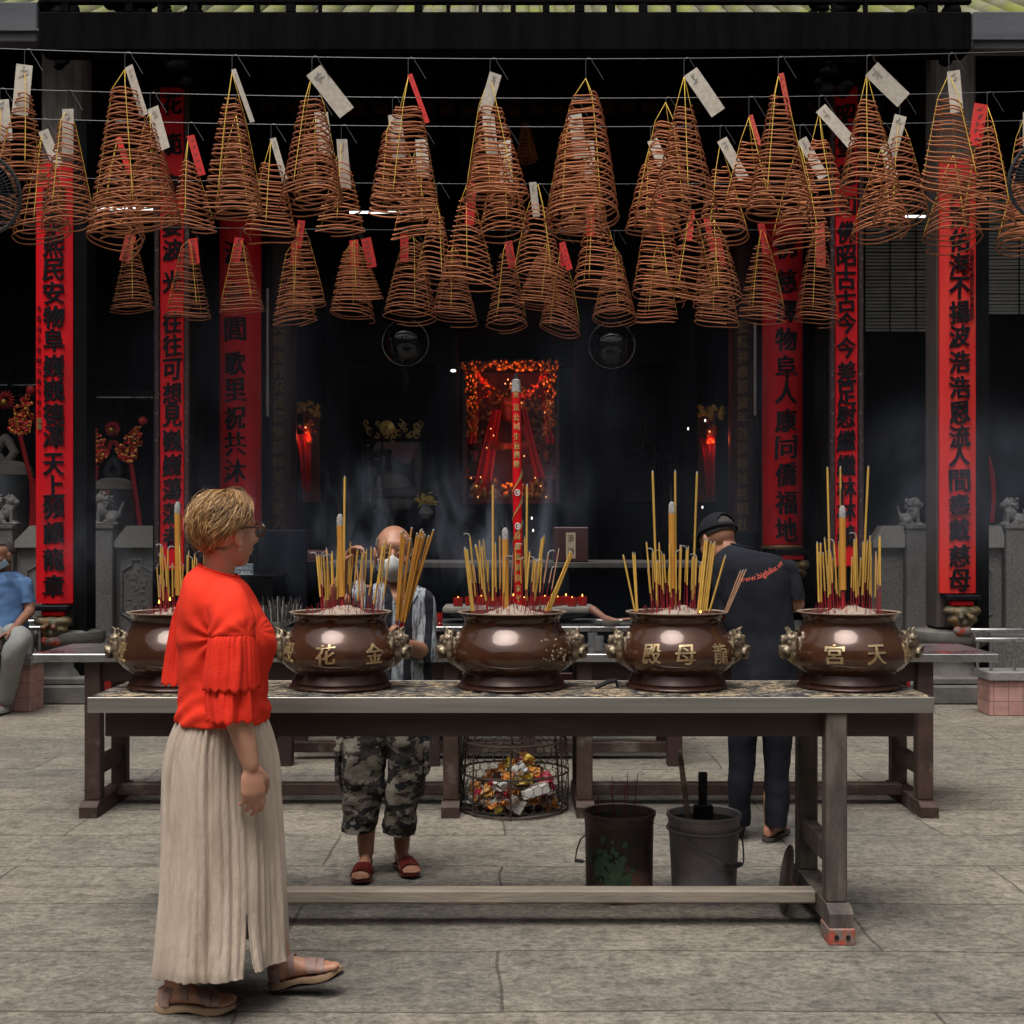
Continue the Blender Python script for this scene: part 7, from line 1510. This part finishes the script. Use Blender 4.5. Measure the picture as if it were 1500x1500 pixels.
# printed address, laid on the curved back
tv = [tee.matrix_world @ v.co for v in tee.data.vertices]; tv = [Vector(v.co)+Vector(kap.location) for v in tee.data.vertices]; bvh = BVHTree.FromPolygons(tv, [tuple(p.vertices) for p in tee.data.polygons])
b = MB(); L0, L1 = P(1075, 849, dK), P(1141, 824, dK); dirx = (L1-L0).normalized(); upx = Vector((-dirx.z, 0, dirx.x)); W_ = (L1-L0).length; mid = (L0+L1)/2
def onback(u, v, q):
    p = mid+dirx*u+upx*(v-.018*(1-(2*u/W_)**2)); h = bvh.ray_cast(Vector((p.x, dK-1, p.z)), Vector((0, 1, 0))); y = h[0].y if h[0] else p.y-.14
    return Vector((p.x, y-.0015-q, p.z))
put_line(b, 'www.bigbike.vn', onback, W_, PX(11, dK), .001, .008); b.build('print', M['orange'], tee, 0)
pt = MB(); pfold = lambda a, t: .012*math.sin(3*a+5*t)+.012*math.sin(8*a-10*t)*t
for rg in ([(1000, 1070, 1122, 0, .11), (1080, 1068, 1109, 0, .10), (1130, 1067, 1104, 0, .085), (1170, 1067, 1099, .0, .075), (1206, 1068, 1098, .03, .075)], [(1000, 1112, 1166, 0, .11), (1080, 1118, 1160, 0, .10), (1130, 1119, 1156, 0, .085), (1170, 1119, 1155, -.02, .085), (1207, 1121, 1152, -.03, .082)]): pt.grid(loftpx(rg, dK, 48, 40, pfold), cap0=True)
o = pt.build('trousers', M['navypant'], kap, 180); wrinkle(o, .008, 8, (1, 1, 1), 6)
for heel, fr_ in ((hR, fR), (hL, fL)):
    so_ = sole(heel, fr_, .255, .022, arch=0).build('sandal', M['soled'], kap, 40); b = MB(); strap(b, heel, fr_, .255, .55, .62, .05); b.build('strap', M['soled'], so_)
b = MB(); wm = w2*.85+e2*.15; ax = (w2-e2).normalized(); b.lathe([(.033, -.008), (.035, 0), (.033, .008)], wm, 20, axis=ax); b.build('wristwatch', M['steelb'], kap)

# ---------------------------------------------------------------- seated man at the left edge
dS = 11.42
sit = thing('person', 'seated man in blue short-sleeved shirt and grey trousers at the left edge', 'person', (XX(4, dS), dS, 0))
b = MB(); hc = P(3, 813, dS-.05); sf = (-.42, -.88, -.22); hf, hl, hu = head(b, hc, sf, s=1.04); M3 = Matrix((hf, hl, hu)).transposed(); s = 1.04
b.tube([hc-hu*.05-hf*.02, P(6, 842, dS), P(6, 852, dS)], [.056, .06, .085], 14); b.ell(P(6, 862, dS), (.17, .09, .07)); b.ell(P(5, 890, dS), (.15, .11, .17)); b.ell(P(5, 930, dS), (.17, .13, .12))
s1, e1, w1 = P(36, 857, dS), P(44, 895, dS-.06), P(18, 924, dS-.38)
b.tube([s1, (s1+e1)/2, e1], [.058, .05, .044], 12, round_=True); b.tube([e1, e1*.6+w1*.4, w1], [.045, .042, .029], 12, round_=True); hand(b, w1, (-.7, -.5, -.35), (0, -.2, -1), (-.4, -.8, .1), 1., (.3, .4, .3))
s2, e2, w2 = P(-26, 857, dS), P(-34, 895, dS-.06), P(-12, 926, dS-.38)
b.tube([s2, e2], [.056, .044], 12, round_=True); b.tube([e2, w2], [.044, .029], 12, round_=True); hand(b, w2, (.7, -.5, -.3), (0, -.2, -1), (.4, -.8, .1), 1., (.3, .4, .3))
hA, hB = Vector((XX(16, 11.32), 11.24, .026)), Vector((XX(-24, 11.32), 11.28, .026)); fA = foot(b, hA, (-.3, -.95, 0), L=.24, toes='R'); fB = foot(b, hB, (-.2, -1, 0), L=.24, toes='L')
for hip, kn, hh, fx in ((P(18, 930, dS), P(26, 936, dS-.42), hA, fA), (P(-8, 930, dS), P(-14, 936, dS-.42), hB, fB)):
    b.tube([hip, kn+Vector((0, .05, -.02))], [.08, .05], 12, round_=True); b.tube([kn+Vector((0, .05, -.03)), hh+fx[0]*.05+Vector((0, .0, .24)), hh+fx[0]*.05+Vector((0, 0, .07))], [.05, .045, .036], 12, round_=True)
finish('body', fuse(b, .006, 3), M['skinD'], sit, 180)
def sp(x, y, z): return hc+M3 @ (Vector((x, y, z))*s)
rows = []
for i in range(12):
    rows.append([hc+M3 @ (Vector((math.sin(th)*math.cos(az)*.102-.012, math.sin(th)*math.sin(az)*.081, math.cos(th)*.093+.028))*s) for az in np.linspace(0, 2*PI, 33)[:-1] for th in (max(.01, (1.9 if abs(az-PI) < 1.7 else .8)*i/11),)])
cloth(MB().grid(rows).build('short_hair', M['stubhair'], sit, 180), .006)
for sd in (-1, 1):
    b = MB(); b.tube([sp(.078, sd*.046, .011), sp(.089, sd*.032, .014), sp(.091, sd*.020, .010)], [.0018, .004, .0022], 8); b.build('eye', M['eye'], sit); b = MB(); b.tube([sp(.076, sd*.052, .030), sp(.092, sd*.034, .037), sp(.096, sd*.016, .032)], [.002, .004, .003], 8); b.build('eyebrow', M['brow'], sit)
rows = []
for v in np.linspace(0, 1, 10): rows.append([sp(.110+.02*math.sin(min(1, v*1.15)*PI)*(1-abs(u)**1.5)-.014*v*v-(.080+.02*v)*abs(u)**2.1, u*.068*(1-.1*v), -.012-.1*v-.02*u*u*(1-v)+.028*u*u*v) for u in np.linspace(-1, 1, 17)])
cloth(MB().grid(rows, False).build('face_mask', M['maskb'], sit, 180), .002)
sfold2 = lambda a, t: .02*math.sin(3*a+6*t)*t+.016*math.sin(8*a-9*t)*t
rings = [(837, -8, 20, 0, .085), (842, -18, 29, 0, .12), (850, -28, 38, 0, .14), (865, -32, 43, 0, .15), (885, -31, 42, 0, .155), (905, -30, 41, -.01, .165), (921, -29, 40, -.02, .175)]
sh = MB().grid(loftpx(rings, dS, 72, 44, sfold2)).build('shirt', M['blueshirt'], sit, 180); wrinkle(sh, .016, 7, (1, 1, 1), 2)
for rg in ([(846, 22, 40, 0, .06), (852, 24, 46, 0, .08), (868, 29, 49, -.01, .085), (882, 31, 51, -.02, .088)], [(846, -30, -12, 0, .06), (852, -36, -14, 0, .08), (868, -40, -18, -.01, .085), (882, -42, -20, -.02, .088)]):
    o = MB().grid(loftpx(rg, dS, 40, 18, sfold2), cap0=True).build('sleeve', M['blueshirt'], sh, 180); wrinkle(o, .010, 9, (1, 1, 1), 4)
b = MB(); b.prism([(4, 838), (18, 838), (28, 846), (17, 850), (9, 846)], lambda u, v, w_: P(u, v, dS-.165+w_), .006); b.build('collar', M['blueshirt'], sh, 0)
b = MB()
for hip, kn, an in ((P(18, 930, dS), P(26, 938, dS-.43), hA+fA[0]*.05+Vector((0, .02, .10))), (P(-8, 930, dS), P(-14, 938, dS-.43), hB+fB[0]*.05+Vector((0, .02, .10)))):
    pts = spline([tuple(hip), tuple((hip+kn)/2+Vector((0, 0, .01))), tuple(kn+Vector((0, .05, 0))), tuple(kn*.8+an*.2+Vector((0, -.02, -.01))), tuple((kn+an)/2), tuple(an)], 26); b.tube(pts, list(np.interp(np.linspace(0, 1, 26), [0, .35, .55, 1], [.12, .102, .092, .084])), 28)
o = b.build('trousers', M['greypant'], sit, 180); wrinkle(o, .014, 8, (1, 1, 1), 8)
for heel, fr_ in ((hA, fA), (hB, fB)):
    b = MB(); f, l, u = fr_; rows = [[Vector(heel)+f*t*.26+l*(w_+.006)*1.05*math.cos(a)+u*(-.004+(h_*.62+.006)*max(0, math.sin(a))) for a in np.linspace(0, 2*PI, 21)[:-1]] for t, w_, h_ in [(-.05, .016, .05), (.0, .028, .10), (.12, .034, .12), (.3, .036, .10), (.55, .042, .085), (.8, .044, .06), (.95, .032, .045), (1.01, .014, .025)]]
    b.grid(rows, True, 0, True, True); so_ = b.build('shoe', M['shoe'], sit); sole(heel, fr_, .25, .02, arch=0).build('sole', M['soled'], so_)
# ================================================================ SMOKE of the incense
def smoke(label, x0, x1, y0, y1, z0, z1, dens, sc, lo, hi, st=(1, 1, .6), base=0.):
    m = bpy.data.materials.new('incense smoke'); m.use_nodes = True; n = m.node_tree.nodes; L = m.node_tree.links; n.remove(n['Principled BSDF'])
    v = n.new('ShaderNodeVolumePrincipled'); v.inputs['Color'].default_value = (.60, .67, .84, 1); v.inputs['Anisotropy'].default_value = .1
    tc = n.new('ShaderNodeTexCoord'); a = nnoise(n, L, tc.outputs['Object'], sc, st, 5, .62); a.inputs['Distortion'].default_value = .9
    r = nramp(n, L, a.outputs['Fac'], [(lo, (0, 0, 0)), (hi, (1, 1, 1))])
    g = n.new('ShaderNodeTexCoord'); sx = n.new('ShaderNodeSeparateXYZ'); L.new(g.outputs['Generated'], sx.inputs[0]); f = None
    for i in range(3):   # fades out to the sides of its box
        q = n.new('ShaderNodeMath'); q.operation = 'PINGPONG'; q.inputs[1].default_value = .5; L.new(sx.outputs[i], q.inputs[0])
        e = n.new('ShaderNodeMapRange'); e.interpolation_type = 'SMOOTHSTEP'; e.inputs['From Max'].default_value = .32; L.new(q.outputs[0], e.inputs[0])
        if f is None: f = e.outputs[0]
        else: k = n.new('ShaderNodeMath'); k.operation = 'MULTIPLY'; L.new(f, k.inputs[0]); L.new(e.outputs[0], k.inputs[1]); f = k.outputs[0]
    k = n.new('ShaderNodeMath'); k.operation = 'MULTIPLY_ADD'; k.inputs[1].default_value = dens; k.inputs[2].default_value = base; L.new(r.outputs[0], k.inputs[0])
    k2 = n.new('ShaderNodeMath'); k2.operation = 'MULTIPLY'; L.new(k.outputs[0], k2.inputs[0]); L.new(f, k2.inputs[1]); L.new(k2.outputs[0], v.inputs['Density'])
    L.new(v.outputs[0], n['Material Output'].inputs['Volume'])
    o = MB().box(x0, x1, y0, y1, z0, z1).build('smoke', m, smooth=0); return tag(o, label, 'smoke', kind='stuff')
S.cycles.volume_step_rate = 2.5; S.cycles.volume_max_steps = 96
smoke('blue-grey incense smoke drifting between the tables and the hall', -4.6, 4.6, 6.3, 11.6, .9, 3.4, .050, 1.1, .52, .76, base=.0011)
smoke('wisps of smoke over the bald man', -1.3, .5, 6.4, 7.1, 1.22, 2.05, 1.9, 4.5, .52, .74, (1.3, 1, .5))
smoke('smoke drifting beside the right red board and stone lion', 2.6, 4.6, 9.0, 11.4, 1.2, 2.7, .32, 1.6, .46, .74, (1, 1, .6))
smoke('smoke curling up behind the woman and the left censer', -2.6, -.9, 6.4, 7.0, 1.25, 1.95, .8, 4, .52, .76, (1.3, 1, .5))
